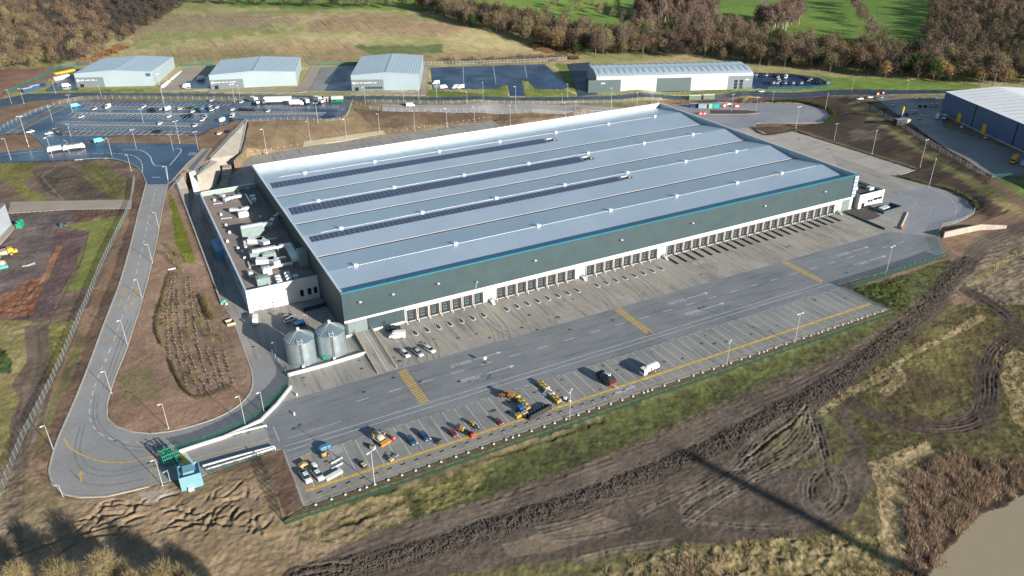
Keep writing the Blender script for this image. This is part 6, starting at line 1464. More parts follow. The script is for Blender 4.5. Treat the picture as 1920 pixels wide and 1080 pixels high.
def make_vehicle(kind, name, cat, col='white', frame_cab=True):
    L, Wd, bod, cab, wx, wr = car_shapes(kind)
    t = thing(name, 'x', cat); mb = MB(); loft(mb, [ring(*b_) for b_ in bod])
    if cab: 
        mr = MB(); loft(mr, [ring(x, w*.98, z0, z0+(z1-z0)*1.0, .80) for x, w, z0, z1 in cab])
    obj('body', mb, PAINT[col], t, smooth=False)
    if cab:
        obj('window_band', mr, M_GLASS, t)
        x0, x1 = cab[1][0], cab[2][0]; z = cab[1][3]; mb = MB(); mb.add([(x0-.05,-.62,z+.015),(x1+.1,-.62,cab[2][3]+.02),(x1+.1,.62,cab[2][3]+.02),(x0-.05,.62,z+.015),(x0-.05,-.62,z-.06),(x1+.1,-.62,cab[2][3]-.06),(x1+.1,.62,cab[2][3]-.06),(x0-.05,.62,z-.06)], [(0,1,2,3),(4,5,1,0),(5,6,2,1),(6,7,3,2),(7,4,0,3)]); obj('car_roof', mb, PAINT[col], t)
        if kind == 'pickup':
            mb = MB(); mb.cbox(-2.4,-.95,-.75,.75,.95,1.07); obj('load_bed', mb, M_DARKM, t)
    else:
        mb = MB(); mb.add([(1.55,-.86,2.22),(1.55,.86,2.22),(2.17,.82,1.42),(2.17,-.82,1.42)], [(0,3,2,1)]); obj('windscreen', mb, M_GLASS, t)
        for s in (-1,1): mb = MB(); y = s*1.005; mb.add([(.75,y,1.45),(1.75,y*.985,1.42),(1.5,y*.93,2.05),(.75,y*.93,2.08)], [(0,1,2,3)]); obj('side_window', mb, M_GLASS, t)
        mb = MB(); mb.cbox(-2.6,.8,-.8,.8,2.47,2.52); obj('van_roof', mb, PAINT[col], t)
    add_wheels(t, wx, Wd/2-.1, wr)
    f = bod[-1][0]; r = bod[0][0]
    for s in (-1,1):
        mb = MB(); mb.box((f-.16,s*.6,.6), (.16,.36,.16)); obj('headlight', mb, M_LAMPW, t)
        mb = MB(); mb.box((r+.08,s*.66,.72), (.1,.2,.24)); obj('tail_light', mb, M_LAMPR, t)
    return t
CAR = make_vehicle('car','parked_car','car'); CS = snapshot(CAR); VAN = make_vehicle('van','parked_van','van'); VS = snapshot(VAN); PIC = make_vehicle('pickup','pickup_truck','pickup'); PS = snapshot(PIC)
def place(root, sn, px, py, rz, label, col='white', group=None, s=1.0, flatz=True):
    p = np.array([*P0(px, py), .008]) if flatz else at(px, py, .12)
    return dup(root, sn, tuple(p), rz, label, group, (s,s,s), dict(body=PAINT[col], car_roof=PAINT[col], van_roof=PAINT[col]))
YV = -math.pi/2      # nose towards the camera-side fence
place(VAN, VS, 745, 633, 2.72, 'white van with dark side windows parked below the loading ramp docks')
place(PIC, PS, 737, 619, 2.9, 'black pickup half hidden behind the white van at the dock wall', 'black')
place(CAR, CS, 760, 666, YV+.15, 'white car parked at the left of three vehicles below the first dock', 'white')
place(PIC, PS, 783, 664, YV+.2, 'silver pickup with an open load bed between two white cars', 'silver')
place(CAR, CS, 806, 658, YV+.3, 'white car right of the silver pickup near the first bay number', 'white')
place(CAR, CS, 771, 829, YV+.2, 'left of two blue cars parked in the trailer bays', 'blue')
place(CAR, CS, 796, 821, YV+.2, 'right of two blue cars parked in the trailer bays', 'blue')
place(PIC, PS, 574, 897, YV+.12, 'white pickup nearest the bottom left corner of the trailer park', 'white')
place(PIC, PS, 596, 893, YV+.18, 'white pickup with an open bed towing a small white box', 'white')
place(VAN, VS, 480, 603, 1.35, 'white van parked outside the roller door of the office block', 'white')
place(CAR, CS, 541, 596, .2, 'grey car in the dark corner behind the tanks', 'grey')
place(CAR, CS, 544, 602, .2, 'white car in the dark corner behind the tanks', 'white')
place(CAR, CS, 849, 815, YV+.2, 'small red car with a white bonnet stripe in the trailer bays', 'red', s=.8)
place(CAR, CS, 935, 793, YV+.2, 'small red car alone in a bay left of the yellow machines', 'red', s=.75)
p = place(VAN, VS, 770, 200, math.pi*.02-.45, 'white van driving on the road behind the brown bank', 'white', flatz=False)
# plain trailer-park machines ------------------------------------------------
M_OR = pm('machine_orange', (.38,.17,.04), .5, 0, var=.2, scale=1.2); M_MY = pm('machine_yellow', (.36,.25,.075), .5, 0, var=.2, scale=1.2); M_CRM = pm('machine_cream', (.40,.34,.25), .5, 0, var=.15, scale=1.2)
def mach(name, label, cat, px, py, rz=0.0, z=0.0):
    x, y = P0(px, py); t_ = thing(name, label, cat, (x,y,z+.008), rz)
    if cat in ('machine','loader','excavator','trailer','reel'): t_.scale = (.72,.72,.72)
    return t_
def part(t, name, m, *boxes):
    mb = MB()
    for b_ in boxes:
        if len(b_) == 6: mb.cbox(*b_)
        else: mb.cbox(*b_[:6]) 
    return obj(name, mb, m, t)
def wheels(t, xs, y, r, w=.35, name='wheel'):
    for x in xs:
        for s in (-1,1): mb = MB(); mb.cyl((x,s*y-w/2,r), r, w, 14, axis='y'); q = obj(name, mb, M_TYRE, t); mb = MB(); mb.cyl((x,s*y+s*w/2-.01,r), r*.5, .03, 10, axis='y'); obj('hub', mb, M_MY, q)
# black tipper with a domed front and red bumper
t = mach('tipper_truck', 'black truck with a domed back, white swirl emblem and red front in the trailer bays', 'truck', 1137, 716, YV-.0+.12)
mb = MB(); n = 9; secs = []
for k in range(n):
    s = k/(n-1); x = -3.6+s*6.2; h = 2.1+1.25*math.sin(math.pi*min(1,max(0,(s-.25)/.75)))**.6 if s > .25 else 2.1; secs.append([(x,-1.35,.9),(x,1.35,.9),(x,1.4,h*.8),(x,.8,h),(x,-.8,h),(x,-1.4,h*.8)])
loft(mb, secs); bd = obj('body', mb, PAINT['black'], t)
part(t, 'load_bed', M_DARKM, (-3.5,-1.6,-1.2,1.2,2.05,2.22)); part(t, 'front', PAINT['red'], (2.6,3.2,-1.3,1.3,.6,2.1)); part(t, 'windscreen', M_GLASS, (3.2,3.24,-1.1,1.1,1.3,1.95)); part(t, 'chassis', M_DARKM, (-3.7,2.8,-.9,.9,.55,.9)); wheels(t, (-2.6,-1.4,1.9), 1.1, .5)
part(t, 'tow_bar', M_WHITEM, (3.2,5.2,-.14,.14,.4,.62))
mb = MB(); r = random.Random(3)
for k in range(16):
    a = 2*math.pi*k/16; q = .95
    if k in (12,13): continue
    mb.add([(.55+q*math.cos(a)*1.1, q*math.sin(a)*.8, 3.5),(.55+q*math.cos(a+.33)*1.1, q*math.sin(a+.33)*.8, 3.5),(.55+q*.78*math.cos(a+.33)*1.1, q*.78*math.sin(a+.33)*.8, 3.5),(.55+q*.78*math.cos(a)*1.1, q*.78*math.sin(a)*.8, 3.5)], [(0,1,2,3)])
for k in range(7): x = -.1+.2*k; mb.add([(x,-.5+.1*(k%2),3.5),(x+.1,-.5+.1*(k%2),3.5),(x+.16,.35-.12*(k%3),3.5),(x+.06,.35-.12*(k%3),3.5)], [(0,1,2,3)])
e_ = obj('emblem', mb, M_SIGN, bd)
mb2 = MB()
me_ = e_.data
for v in me_.vertices:
    s = (v.co.x+3.6)/6.2; hh_ = 2.1+1.25*math.sin(math.pi*min(1,max(0,(s-.25)/.75)))**.6; v.co.z = hh_+.02
# white tanker
t = mach('tanker_truck', 'white tanker truck parked across the bays near the yellow line', 'truck', 1222, 697, .12)
mb = MB(); mb.m = 0; mb.cyl((-2.6,0,1.9), 1.15, 4.6, 20, axis='x'); mb.cyl((-2.85,0,1.9), .8, .25, 20, r2=1.15, axis='x'); obj('tank', mb, M_WRAIL, t, smooth=False)
mb = MB(); loft(mb, [ring(-4.3,2.1,.5,1.6),ring(-4.2,2.2,.45,2.6),ring(-2.9,2.2,.45,2.75)]); obj('cab', mb, M_WRAIL, t)
part(t, 'windscreen', M_GLASS, (-4.36,-4.2,-.95,.95,1.5,2.35)); part(t, 'chassis', M_DARKM, (-4.0,2.3,-.8,.8,.5,.85)); wheels(t, (-3.5,.6,1.7), .95, .5); part(t, 'frame_mast', pm('rust_brown', (.14,.07,.045), .8), (-1.6,-1.35,-1.35,-1.1,.3,2.6), (-.9,.6,-1.35,-1.15,.9,1.3), (-.3,-.1,-1.35,-1.15,.3,1.9)); part(t, 'walkway', M_WHITEM, (-2.0,1.6,-.35,.35,3.02,3.1))
# blue covered boat-like trailer
t = mach('covered_trailer', 'pale blue tarpaulin-covered trailer beside the white stripes, lower left of the yard', 'trailer', 609, 842, .18)
mb = MB(); loft(mb, [ring(-2.6,.9,.5,1.0),ring(-1.8,1.9,.4,1.7),ring(.3,2.1,.4,1.9),ring(2.0,1.7,.4,1.5),ring(2.6,.7,.6,1.0)]); obj('tarpaulin', mb, pm('tarp_blue', (.07,.19,.32), .5, 0, var=.2, scale=1.5, bump=.3), t); part(t, 'chassis', M_DARKM, (-2.0,2.0,-.7,.7,.2,.42)); wheels(t, (0,), .8, .3, .2)
# orange road paver with blue hopper
t = mach('road_paver', 'big orange and cream road paver in the trailer bays, the largest machine on the left', 'machine', 713, 828, 1.9)
part(t, 'chassis', M_DARKM, (-3,3,-1.3,1.3,.5,1.0)); mb = MB(); mb.cyl((-1.6,0,2.0), 1.25, 3.6, 16, axis='x'); obj('drum', mb, M_CRM, t, smooth=True)
mb = MB(); loft(mb, [[(-3.9,-2.2,.5),(-3.9,2.2,.5),(-3.9,2.4,1.5),(-3.9,-2.4,1.5)],[(-2.4,-1.5,.6),(-2.4,1.5,.6),(-2.4,1.6,1.9),(-2.4,-1.6,1.9)]]); obj('hopper', mb, M_OR, t)
part(t, 'engine_cover', M_OR, (2.0,3.6,-1.5,1.5,1.0,2.6)); part(t, 'ribbed_cover', M_MY, (1.9,2.3,-1.6,1.6,1.0,2.8), (2.7,3.0,-1.6,1.6,1.0,2.75)); part(t, 'side_rail', M_WHITEM, (-2.2,3.2,1.5,1.7,1.2,1.5), (-2.2,3.2,-1.7,-1.5,1.2,1.5)); part(t, 'conveyor', PAINT['blue'], (2.2,3.8,-2.9,-1.6,1.4,2.4)); part(t, 'chute', M_MY, (1.0,3.2,-3.4,-2.8,1.0,1.9)); wheels(t, (-1.5,1.6), 1.4, .6)
t = mach('mini_roller', 'small white roller with a black drum beside the orange paver', 'machine', 699, 842, 2.2); part(t, 'body', M_CRM, (-1,.8,-.7,.7,.5,1.5)); mb = MB(); mb.cyl((1.3,-.65,.55), .55, 1.3, 16, axis='y'); obj('drum', mb, M_TYRE, t); part(t, 'seat', M_DARKM, (-.6,-.1,-.3,.3,1.5,1.9))
t = mach('hose_reel', 'round red hose reel standing right of the orange paver', 'reel', 738, 824, .4); mb = MB(); mb.cyl((0,-.4,.75), .75, .8, 16, axis='y'); obj('reel', mb, M_RED, t); mb = MB(); mb.cyl((0,-.5,.75), .35, 1.0, 12, axis='y'); obj('hub', mb, M_CRM, t); part(t, 'stand', M_DARKM, (-.6,.6,-.5,.5,0,.12))
t = mach('compressor_trailer', 'beige compressor with a grey folding arm near the yellow line', 'machine', 738, 862, .5); part(t, 'body', M_CRM, (-2.0,-.2,-.6,.6,.4,1.3)); part(t, 'chassis', M_DARKM, (-2.1,1.0,-.5,.5,.25,.42)); part(t, 'arm', M_GREYM, (.3,2.6,-.15,.15,.6,.9), (1.9,2.6,-.3,.3,.3,1.1)); wheels(t, (-1.2,), .6, .32, .2)
t = mach('quad_trailer', 'small dark cart with two cream lids left of the lamp post', 'cart', 681, 874, YV+.2); part(t, 'bed', M_DARKM, (-1.3,1.3,-.6,.6,.3,.9)); part(t, 'lid', M_CRM, (-.2,.4,-.6,.6,.9,1.15)); part(t, 'lid', M_CRM, (.7,1.2,-.6,.6,.9,1.15)); wheels(t, (-.8,.8), .6, .3, .2)
t = mach('bent_frame', 'dark tangled metal frame lying between the blue cars and the red car', 'frame', 822, 829, .3)
mb = MB(); r = random.Random(5)
for k in range(14): a = r.uniform(0,6.28); mb.tube([(math.cos(a)*1.2,math.sin(a)*.8,r.uniform(0,.6)),(r.uniform(-.6,.6),r.uniform(-.6,.6),r.uniform(.2,.9)),(math.cos(a+2)*1.3,math.sin(a+2)*.9,r.uniform(0,.5))], .07, 5)
obj('pipework', mb, M_DARKM, t)
# harvester-like cluster
t = mach('drilling_rig', 'orange and black drilling rig with tangled hoses by the yellow line', 'machine', 873, 812, 2.1)
part(t, 'cab', M_MY, (.8,2.4,-.8,.8,.8,2.4)); part(t, 'engine', M_RED, (2.4,3.6,-.8,.8,.7,1.7)); part(t, 'chassis', M_DARKM, (-2.8,3.4,-.9,.9,.4,.9)); part(t, 'mast', M_DARKM, (-3.6,1.0,-.25,.25,1.2,1.7)); part(t, 'mast_head', PAINT['orange'], (-4.0,-3.0,-.9,.9,.3,1.3)); mb = MB()
for k in range(12): mb.tube([(r.uniform(-3,0),r.uniform(-1.3,1.3),.9),(r.uniform(-3,0),r.uniform(-1.6,1.6),r.uniform(.8,1.6)),(r.uniform(-3,1),r.uniform(-1.3,1.3),.5)], .07, 5)
obj('hose', mb, M_DARKM, t); wheels(t, (-1.8,2.4), 1.0, .5)
t = mach('mini_excavator', 'yellow mini excavator with a folded grey boom right of the drilling rig', 'excavator', 890, 800, 1.9); part(t, 'house', M_MY, (.2,1.9,-.8,.8,.8,1.9)); part(t, 'track', M_TYRE, (-1.2,1.4,-.95,-.55,0,.6)); part(t, 'track', M_TYRE, (-1.2,1.4,.55,.95,0,.6)); mb = MB(); mb.tube([(.3,0,1.2),(-1.0,0,2.3),(-2.2,0,1.2),(-2.4,0,.4)], .17, 6); obj('boom', mb, M_GREYM, t); mb = MB(); mb.box((-2.4,0,.0), (.7,.9,.5), 0, True, .7); obj('bucket', mb, M_DARKM, t)
t = mach('orange_pump', 'bright orange pump unit at the foot of the drilling rig', 'machine', 886, 819, .3); part(t, 'body', M_RED, (-.9,.9,-.5,.5,.25,1.2)); part(t, 'skid', PAINT['orange'], (-1.1,1.1,-.6,.6,0,.25)); mb = MB(); mb.cyl((-.3,0,1.2), .3, .35, 10); obj('filter', mb, PAINT['orange'], t)
# yellow loader and its train of yellow blocks
t = mach('wheel_loader', 'large orange-yellow loader with a black bucket at the top of the bays', 'loader', 950, 744, 2.35)
part(t, 'engine', M_OR, (-3.2,-.8,-1.0,1.0,1.0,2.2)); part(t, 'cab', M_GLASS, (-.8,.6,-.8,.8,1.6,3.1)); part(t, 'cab_roof', M_OR, (-.9,.7,-.9,.9,3.1,3.25)); part(t, 'front_frame', M_OR, (.6,2.2,-.7,.7,.8,1.6)); mb = MB(); loft(mb, [[(3.0,-1.5,.3),(3.0,1.5,.3),(3.0,1.5,1.6),(3.0,-1.5,1.6)],[(4.1,-1.5,.1),(4.1,1.5,.1),(4.1,1.5,.5),(4.1,-1.5,.5)]]); obj('bucket', mb, M_DARKM, t); part(t, 'lift_arm', M_OR, (1.2,3.1,-.9,-.65,1.0,1.4), (1.2,3.1,.65,.9,1.0,1.4)); wheels(t, (-1.9,1.6), 1.05, .75)
def crate(px, py, m, label, rz=.3, s=(1.9,1.3,1.0), grp='yellow skids in the trailer bays'):
    t = mach('yellow_skid', label, 'skid', px, py, rz); mb = MB(); mb.box((0,0,.28), s, 0, True, .92); obj('block', mb, m, t); part(t, 'skid_frame', M_DARKM, (-s[0]/2,s[0]/2,-s[1]/2-.1,-s[1]/2+.15,0,.28), (-s[0]/2,s[0]/2,s[1]/2-.15,s[1]/2+.1,0,.28)); part(t, 'lifting_bar', M_DARKM, (-.1,.1,-.5,.5,s[2]*1+.28,s[2]+.36)); t['group'] = grp; return t
for i, q in enumerate([(969,747),(977,756),(983,762),(988,769)]): crate(*q, M_MY, '%s yellow skid from the loader in the row trailing behind it' % ORD[i])
crate(971,783, M_MY, 'yellow skid standing apart beside the heap of black pipes'); crate(983,779, M_CRM, 'cream skid between the yellow skid and the heap of black pipes')
for i, q in enumerate([(1013,721),(1017,726),(1024,731),(1033,742),(1040,749),(1046,755)]): crate(*q, M_MY if i not in (2,3) else M_CRM, '%s skid from the top of the yellow and cream row by the small cart' % ORD[i])
t = mach('skid_cover', 'white crumpled sheet halfway down the row of yellow skids', 'sheet', 1027, 737, .3); mb = MB(); mb.box((0,0,0), (3.4,1.6,.9), 0, True, .6); obj('sheet', mb, M_WRAIL, t)
t = mach('generator', 'blue generator between the loader and the yellow skid', 'generator', 977, 770, .3); part(t, 'housing', PAINT['blue'], (-1.2,1.2,-.8,.8,.2,1.9)); part(t, 'skid_frame', M_DARKM, (-1.3,1.3,-.9,.9,0,.2)); part(t, 'exhaust', M_GREYM, (.6,.8,-.1,.1,1.9,2.4))
t = mach('pipe_stack', 'heap of black ribbed pipes lying by the yellow line', 'pipes', 1010, 775, .22); mb = MB(); r = random.Random(9)
for k in range(9):
    y = -.9+(k%4)*.6; z = .3+(k//4)*.5; mb.cyl((-4.2+r.uniform(-.5,.5),y,z), .29, 8.4, 10, axis='x')
obj('pipe', mb, M_RUBBER, t); mb = MB()
for k in range(22): mb.cyl((-4.0+k*.38,-.3+.5*(k%3),1.15+.05*(k%2)), .12, .05, 6)
obj('end_cap', mb, M_GREYM, t)
t = mach('small_cart', 'small dark cart with white load beside the row of yellow skids', 'cart', 1059, 751, YV+.5); part(t, 'bed', PAINT['navy'], (-1.6,1.4,-.5,.5,.3,.7)); part(t, 'load', M_WRAIL, (-.3,.5,-.45,.45,.7,1.2)); part(t, 'nose', M_WRAIL, (1.4,2.0,-.3,.3,.3,.8)); wheels(t, (-.9,.9), .5, .28, .18)
# loose items near the bottom left corner
t = mach('sand_bag_heap', 'yellow loader bucket lying on the tan slab at lower left', 'bucket', 568, 873, .2); mb = MB(); loft(mb, [[(-1.2,-.6,0),(-1.2,.6,0),(-1.2,.5,.4),(-1.2,-.5,.4)],[(0,-.9,0),(0,.9,0),(0,.5,1.0),(0,-.5,1.0)],[(1.2,-.6,0),(1.2,.6,0),(1.2,.5,.4),(1.2,-.5,.4)]]); obj('scoop', mb, M_MY, t); part(t, 'back_plate', M_DARKM, (-1.2,1.2,.55,.75,0,.9)); t.name = 'loader_bucket'
t = mach('cement_mixer', 'small yellow cement mixer with a black tyre below the blue trailer', 'mixer', 608, 858, .3); mb = MB(); mb.lathe([(.35,.5),(.8,.9),(.75,1.4),(.4,1.8)], n=14); obj('drum', mb, M_MY, t); part(t, 'frame', M_DARKM, (-.9,.9,-.15,.15,.2,.5)); wheels(t, (1.0,), .4, .35, .2)
for q, l in (((631,864),'upper white plank lying in the trailer bays at lower left'),((632,874),'lower white plank lying in the trailer bays at lower left')): t = mach('plank', l, 'plank', *q, .28); part(t, 'board', M_WRAIL, (-1.7,1.7,-.2,.2,0,.25))
t = mach('long_box', 'long cream box lying just above the yellow line at lower left', 'box', 626, 893, .28); part(t, 'box_body', M_CRM, (-2.4,2.4,-.6,.6,0,.7)); part(t, 'box_lid', M_WRAIL, (-2.45,2.45,-.65,.65,.7,.8))
t = mach('white_box_trailer', 'small white box trailer coupled behind the white pickup', 'trailer', 590, 876, YV+.2); part(t, 'box_body', M_WRAIL, (-.9,.9,-.7,.7,.4,1.5)); wheels(t, (0,), .75, .3, .18); part(t, 'drawbar', M_DARKM, (.9,2.2,-.06,.06,.35,.5))
flat('tan_slab', [P0(*p) for p in [(549,860),(582,848),(594,888),(600,912),(572,922)]], paved('tan_slab_mat', (.30,.25,.18), (.24,.20,.15), .8, .3, .1), .012)
flat('pale_patch', [P0(*p) for p in [(619,838),(640,836),(644,846),(630,853),(622,851)]], paved('pale_patch_mat', (.30,.31,.32), (.26,.27,.28), .6, .4, .2), .012)
flat('wet_patch', [P0(*p) for p in [(1148,738),(1190,722),(1192,726),(1160,739)]], paved('wet_patch_mat', (.34,.38,.43), (.28,.32,.38), .3, .6, .2), .012)
# office yard clutter
t = mach('skip_container', 'dark flat container in the shaded corner between office and warehouse', 'container', 588, 577, .05); part(t, 'container_body', PAINT['navy'], (-4,4,-1.2,1.2,.1,1.6)); part(t, 'container_lid', M_UNITD, (-4.05,4.05,-1.25,1.25,1.6,1.75))
t = mach('skip_container', 'blue container standing behind the left-hand tank', 'container', 562, 611, .15); part(t, 'container_body', PAINT['blue'], (-1.8,1.8,-1.1,1.1,.1,1.5)); part(t, 'container_lid', PAINT['sky'], (-1.85,1.85,-1.15,1.15,1.5,1.62))
t = mach('waste_bin', 'green wheeled bin at the foot of the two tanks', 'bin', 610, 674, .1); part(t, 'bin_body', PAINT['green'], (-.9,.9,-.55,.55,.15,1.15)); part(t, 'bin_lid', M_GRN, (-.95,.95,-.6,.6,1.15,1.3)); wheels(t, (-.6,.6), .45, .15, .1)
t = thing('tool_skip', 'orange open skip on the brown soil by the office yard', 'skip', tuple(at(432,607)), .1); mb = MB(); mb.cbox(-1.3,1.3,-1.5,1.5,0,.15); obj('floor', mb, M_OR, t); mb = MB(); mb.cbox(-1.4,1.4,-1.6,-1.45,0,1.0); mb.cbox(-1.4,1.4,1.45,1.6,0,1.0); mb.cbox(-1.4,-1.25,-1.45,1.45,0,1.0); mb.cbox(1.25,1.4,-1.45,1.45,0,1.0); obj('side', mb, M_CRM, t)
t = thing('water_tank', 'turquoise round tank with a yellow pump on the soil above the orange skip', 'tank', tuple(at(420,568)), 0); mb = MB(); mb.lathe([(0,1.3),(.5,1.25),(.8,.9),(.8,.1),(.7,0)], n=14); obj('tank_body', mb, pm('turquoise_plastic', (.06,.42,.42), .4), t); mb = MB(); mb.cbox(.2,1.0,-2.0,-1.2,0,.7); obj('pump', mb, pm('pump_cream', (.68,.55,.22), .5), t)
t = thing('site_sign', 'white board lying at the top of the planted sapling rows', 'board', tuple(at(322,505)), .1); mb = MB(); mb.box((0,0,0), (2.8,.5,.4)); obj('board', mb, M_WRAIL, t)
t = mach('yard_sign', 'round white traffic sign standing between the lane dashes', 'sign', 910, 681, 0); mb = MB(); mb.tube([(0,0,0),(0,0,1.6)], .05, 5); obj('sign_post', mb, M_GREYM, t); mb = MB(); mb.cyl((0,-.05,1.9), .55, .08, 16, axis='y'); obj('sign_face', mb, M_WRAIL, t); mb = MB(); mb.cyl((0,0,0), .45, .3, 10, r2=.25); obj('base', mb, M_TYRE, t)
for q, l in (((557,742),'white bollard on the yard left of the tanks, by the white wall end'),((552,778),'white bollard on the yard below the tank yard')): t = mach('bollard', l, 'bollard', *q); mb = MB(); mb.cyl((0,0,0), .25, .9, 10); obj('bollard_post', mb, M_WRAIL, t)

# ------------------------------------------------------------------ construction ground, left edge
t = thing('dump_truck', 'yellow articulated dump truck with a cream body at the left edge', 'dump truck', tuple(at(14,480)), .22); wheels(t, (-2.8,1.4), 1.3, .85); part(t, 'cab', M_YELP, (.6,2.4,-1.1,1.1,1.1,3.2)); part(t, 'bonnet', M_YELP, (2.4,3.8,-1.0,1.0,1.0,2.0)); part(t, 'windscreen', M_GLASS, (2.38,2.44,-.8,.8,2.1,3.0)); mb = MB(); loft(mb, [[(-5.2,-1.5,1.9),(-5.2,1.5,1.9),(-5.2,1.6,2.7),(-5.2,-1.6,2.7)],[(.3,-1.5,1.2),(.3,1.5,1.2),(.3,1.6,2.9),(.3,-1.6,2.9)]]); obj('dump_body', mb, M_CRM, t); part(t, 'chassis', M_DARKM, (-4,3.4,-.7,.7,.6,1.2))
t = thing('site_mixer', 'cream site mixer with a turquoise base below the dump truck', 'mixer', tuple(at(6,502)), .2); mb = MB(); mb.lathe([(.6,.9),(1.5,1.6),(1.4,2.4),(.7,3.1)], n=16); obj('drum', mb, M_CRM, t); part(t, 'base', bpy.data.materials['turquoise_plastic'], (-1.6,1.6,-1.0,1.0,0,.9))
t = thing('loader_shovel', 'pale shovel lying on the dark works ground', 'shovel', tuple(at(58,497)), .2); mb = MB(); loft(mb, [[(-1.5,-.4,0),(-1.5,.4,0),(-1.5,.3,.5),(-1.5,-.3,.5)],[(1.5,-.4,0),(1.5,.4,0),(1.5,.3,.9),(1.5,-.3,.9)]]); obj('blade', mb, M_UNITD, t); part(t, 'arm', M_CRM, (-3.0,-1.5,-.15,.15,.2,.5))
t = thing('small_dumper', 'small blue dumper on the dark works ground', 'dumper', tuple(at(118,424)), .1); part(t, 'skip', PAINT['blue'], (-1.2,.4,-.7,.7,.6,1.3)); part(t, 'engine', M_DARKM, (.4,1.6,-.6,.6,.4,1.0)); wheels(t, (-.7,1.0), .75, .42)

# ------------------------------------------------------------------ far vehicles: one mesh each
def tiny(kind):
    L, Wd, bod, cab, wx, wr = car_shapes(kind); mb = MB(); mb.m = 0; loft(mb, [ring(*b_) for b_ in bod]); mb.m = 1
    if cab: loft(mb, [ring(x, w*.98, z0, z1, .8) for x, w, z0, z1 in cab]); mb.m = 0; mb.cbox(cab[1][0], cab[2][0], -.62, .62, cab[1][3], cab[1][3]+.06)
    else: mb.add([(1.56,-.86,2.24),(1.56,.86,2.24),(2.19,.82,1.42),(2.19,-.82,1.42)], [(0,3,2,1)])
    mb.m = 2
    for x in wx:
        for s in (-1,1): mb.cyl((x, s*(Wd/2-.1)-.11, wr), wr, .22, 8, axis='y')
    return mb.mesh('parked_'+kind, [PAINT['white'], M_GLASS, M_TYRE])
TINY = {k: tiny(k) for k in ('car','van')}
def far_row(L_, where, group, rzb=0.0):
    cnt = {}
    for (px, py, col, kind) in sorted(L_):
        k = (col, kind); cnt[k] = cnt.get(k, 0)+1
    seen = {}
    for (px, py, col, kind) in sorted(L_):
        k = (col, kind); seen[k] = seen.get(k, 0)+1
        o = bpy.data.objects.new('parked_'+kind, TINY[kind]); COL.objects.link(o); p = at(px, py, .16); o.location = tuple(p); o.rotation_euler = (0,0,rzb+RNG.choice([0,math.pi])+RNG.uniform(-.06,.06))
        if col != 'white': o.material_slots[0].link = 'OBJECT'; o.material_slots[0].material = PAINT[col]
        lb = ('%s %s %s' % (col, kind, where)) if cnt[k] == 1 else ('%s %s %s from the left %s' % (ORD[seen[k]-1], col, kind, where))
        tag(o, lb, kind, group)
W_, B_, S_, U_, R_ = 'white','black','silver','blue','red'
far_row([(203,203,W_,'van'),(270,201.5,W_,'car'),(281,208,B_,'car'),(288,207,B_,'car'),(303,206,S_,'car'),(316,206.5,W_,'van'),(338,206,W_,'car'),(357,204,B_,'car'),(363,204,'green','car'),(373,206,B_,'car'),(381,204,'sky','car'),(389,205,B_,'car'),(394,201,S_,'car'),(398,208,W_,'car'),(408,203,W_,'car'),(397,190,S_,'car')], 'in the upper rows of the big car park', 'cars in the upper rows of the car park', 1.1)
far_row([(178,206,W_,'car'),(153,221,W_,'car'),(318,220,W_,'car'),(362,211,W_,'car'),(345,219,B_,'car'),(352,219,B_,'car'),(358,218,B_,'car'),(383,219,W_,'car'),(380,227,W_,'car'),(301,233,W_,'car'),(366,237,W_,'car'),(302,247,B_,'car'),(293,249,B_,'car'),(385,222,S_,'car')], 'in the lower rows of the big car park', 'cars in the lower rows of the car park', 1.1)
far_row([(105,243,B_,'car'),(113,248,B_,'car'),(122,250,B_,'car'),(57,249,W_,'car'),(142,201,'sky','van'),(186,267,'sky','van'),(92,252,W_,'car')], 'at the left end of the car park', 'vehicles at the left end of the car park', .3)
far_row([(453,193,W_,'car'),(437,207,W_,'car'),(450,207,B_,'car'),(458,207,B_,'car'),(466,207,B_,'car'),(474,208,B_,'car'),(503,210,W_,'car'),(418,228,W_,'van'),(436,221,S_,'van'),(434,226,B_,'car'),(412,252,W_,'car'),(428,249,B_,'car')], 'in the small car park above the brown bank', 'cars in the small car park', 1.1)
cs = []
for i, c in enumerate(['white','silver','navy','red','white','red','black','navy','navy']): cs.append((1412+i*6.4, 141.5+i*.25, c, 'car'))
for i, c in enumerate(['black','black','white','white','black','silver','navy','white','navy','white']): cs.append((1436+i*7.4, 157+(i%2)*.3, c, 'car'))
for i, c in enumerate(['white','white','silver']): cs.append((1459+i*1.2, 146+i*4.0, c, 'car'))
for i, c in enumerate(['black','black','white','black','black','silver','black','black','black','black']): cs.append((1506+(i%5)*7.5+(i//5)*10, 146+(i//5)*7+(i%5)*2.0, c, 'car'))
cs += [(1473,147,W_,'van'),(1552,157,W_,'car')]
far_row(cs, 'in the used car yard', 'cars in the used car yard', .6)
far_row([(1708,188,W_,'car'),(1724,187.5,S_,'car'),(1738,187,W_,'car'),(1752,186.5,W_,'car'),(1725,200,B_,'car'),(1735,200,B_,'car'),(1746,199.5,S_,'car'),(1756,199,S_,'car'),(1675,198,W_,'car'),(1652,184,S_,'car'),(1715,212,S_,'car'),(1725,222,W_,'car'),(1700,216,B_,'car'),(1686,219,B_,'car'),(1757,222,W_,'van'),(1770,223,W_,'van'),(1803,239,W_,'car'),(1847,259,W_,'car')], 'in the depot yard', 'cars in the depot yard', .5)
far_row([(1427,173,W_,'car'),(1612,187,W_,'car'),(1631,184,S_,'car')], 'on the estate road by the right-hand bank', 'cars on the estate road', -.4)
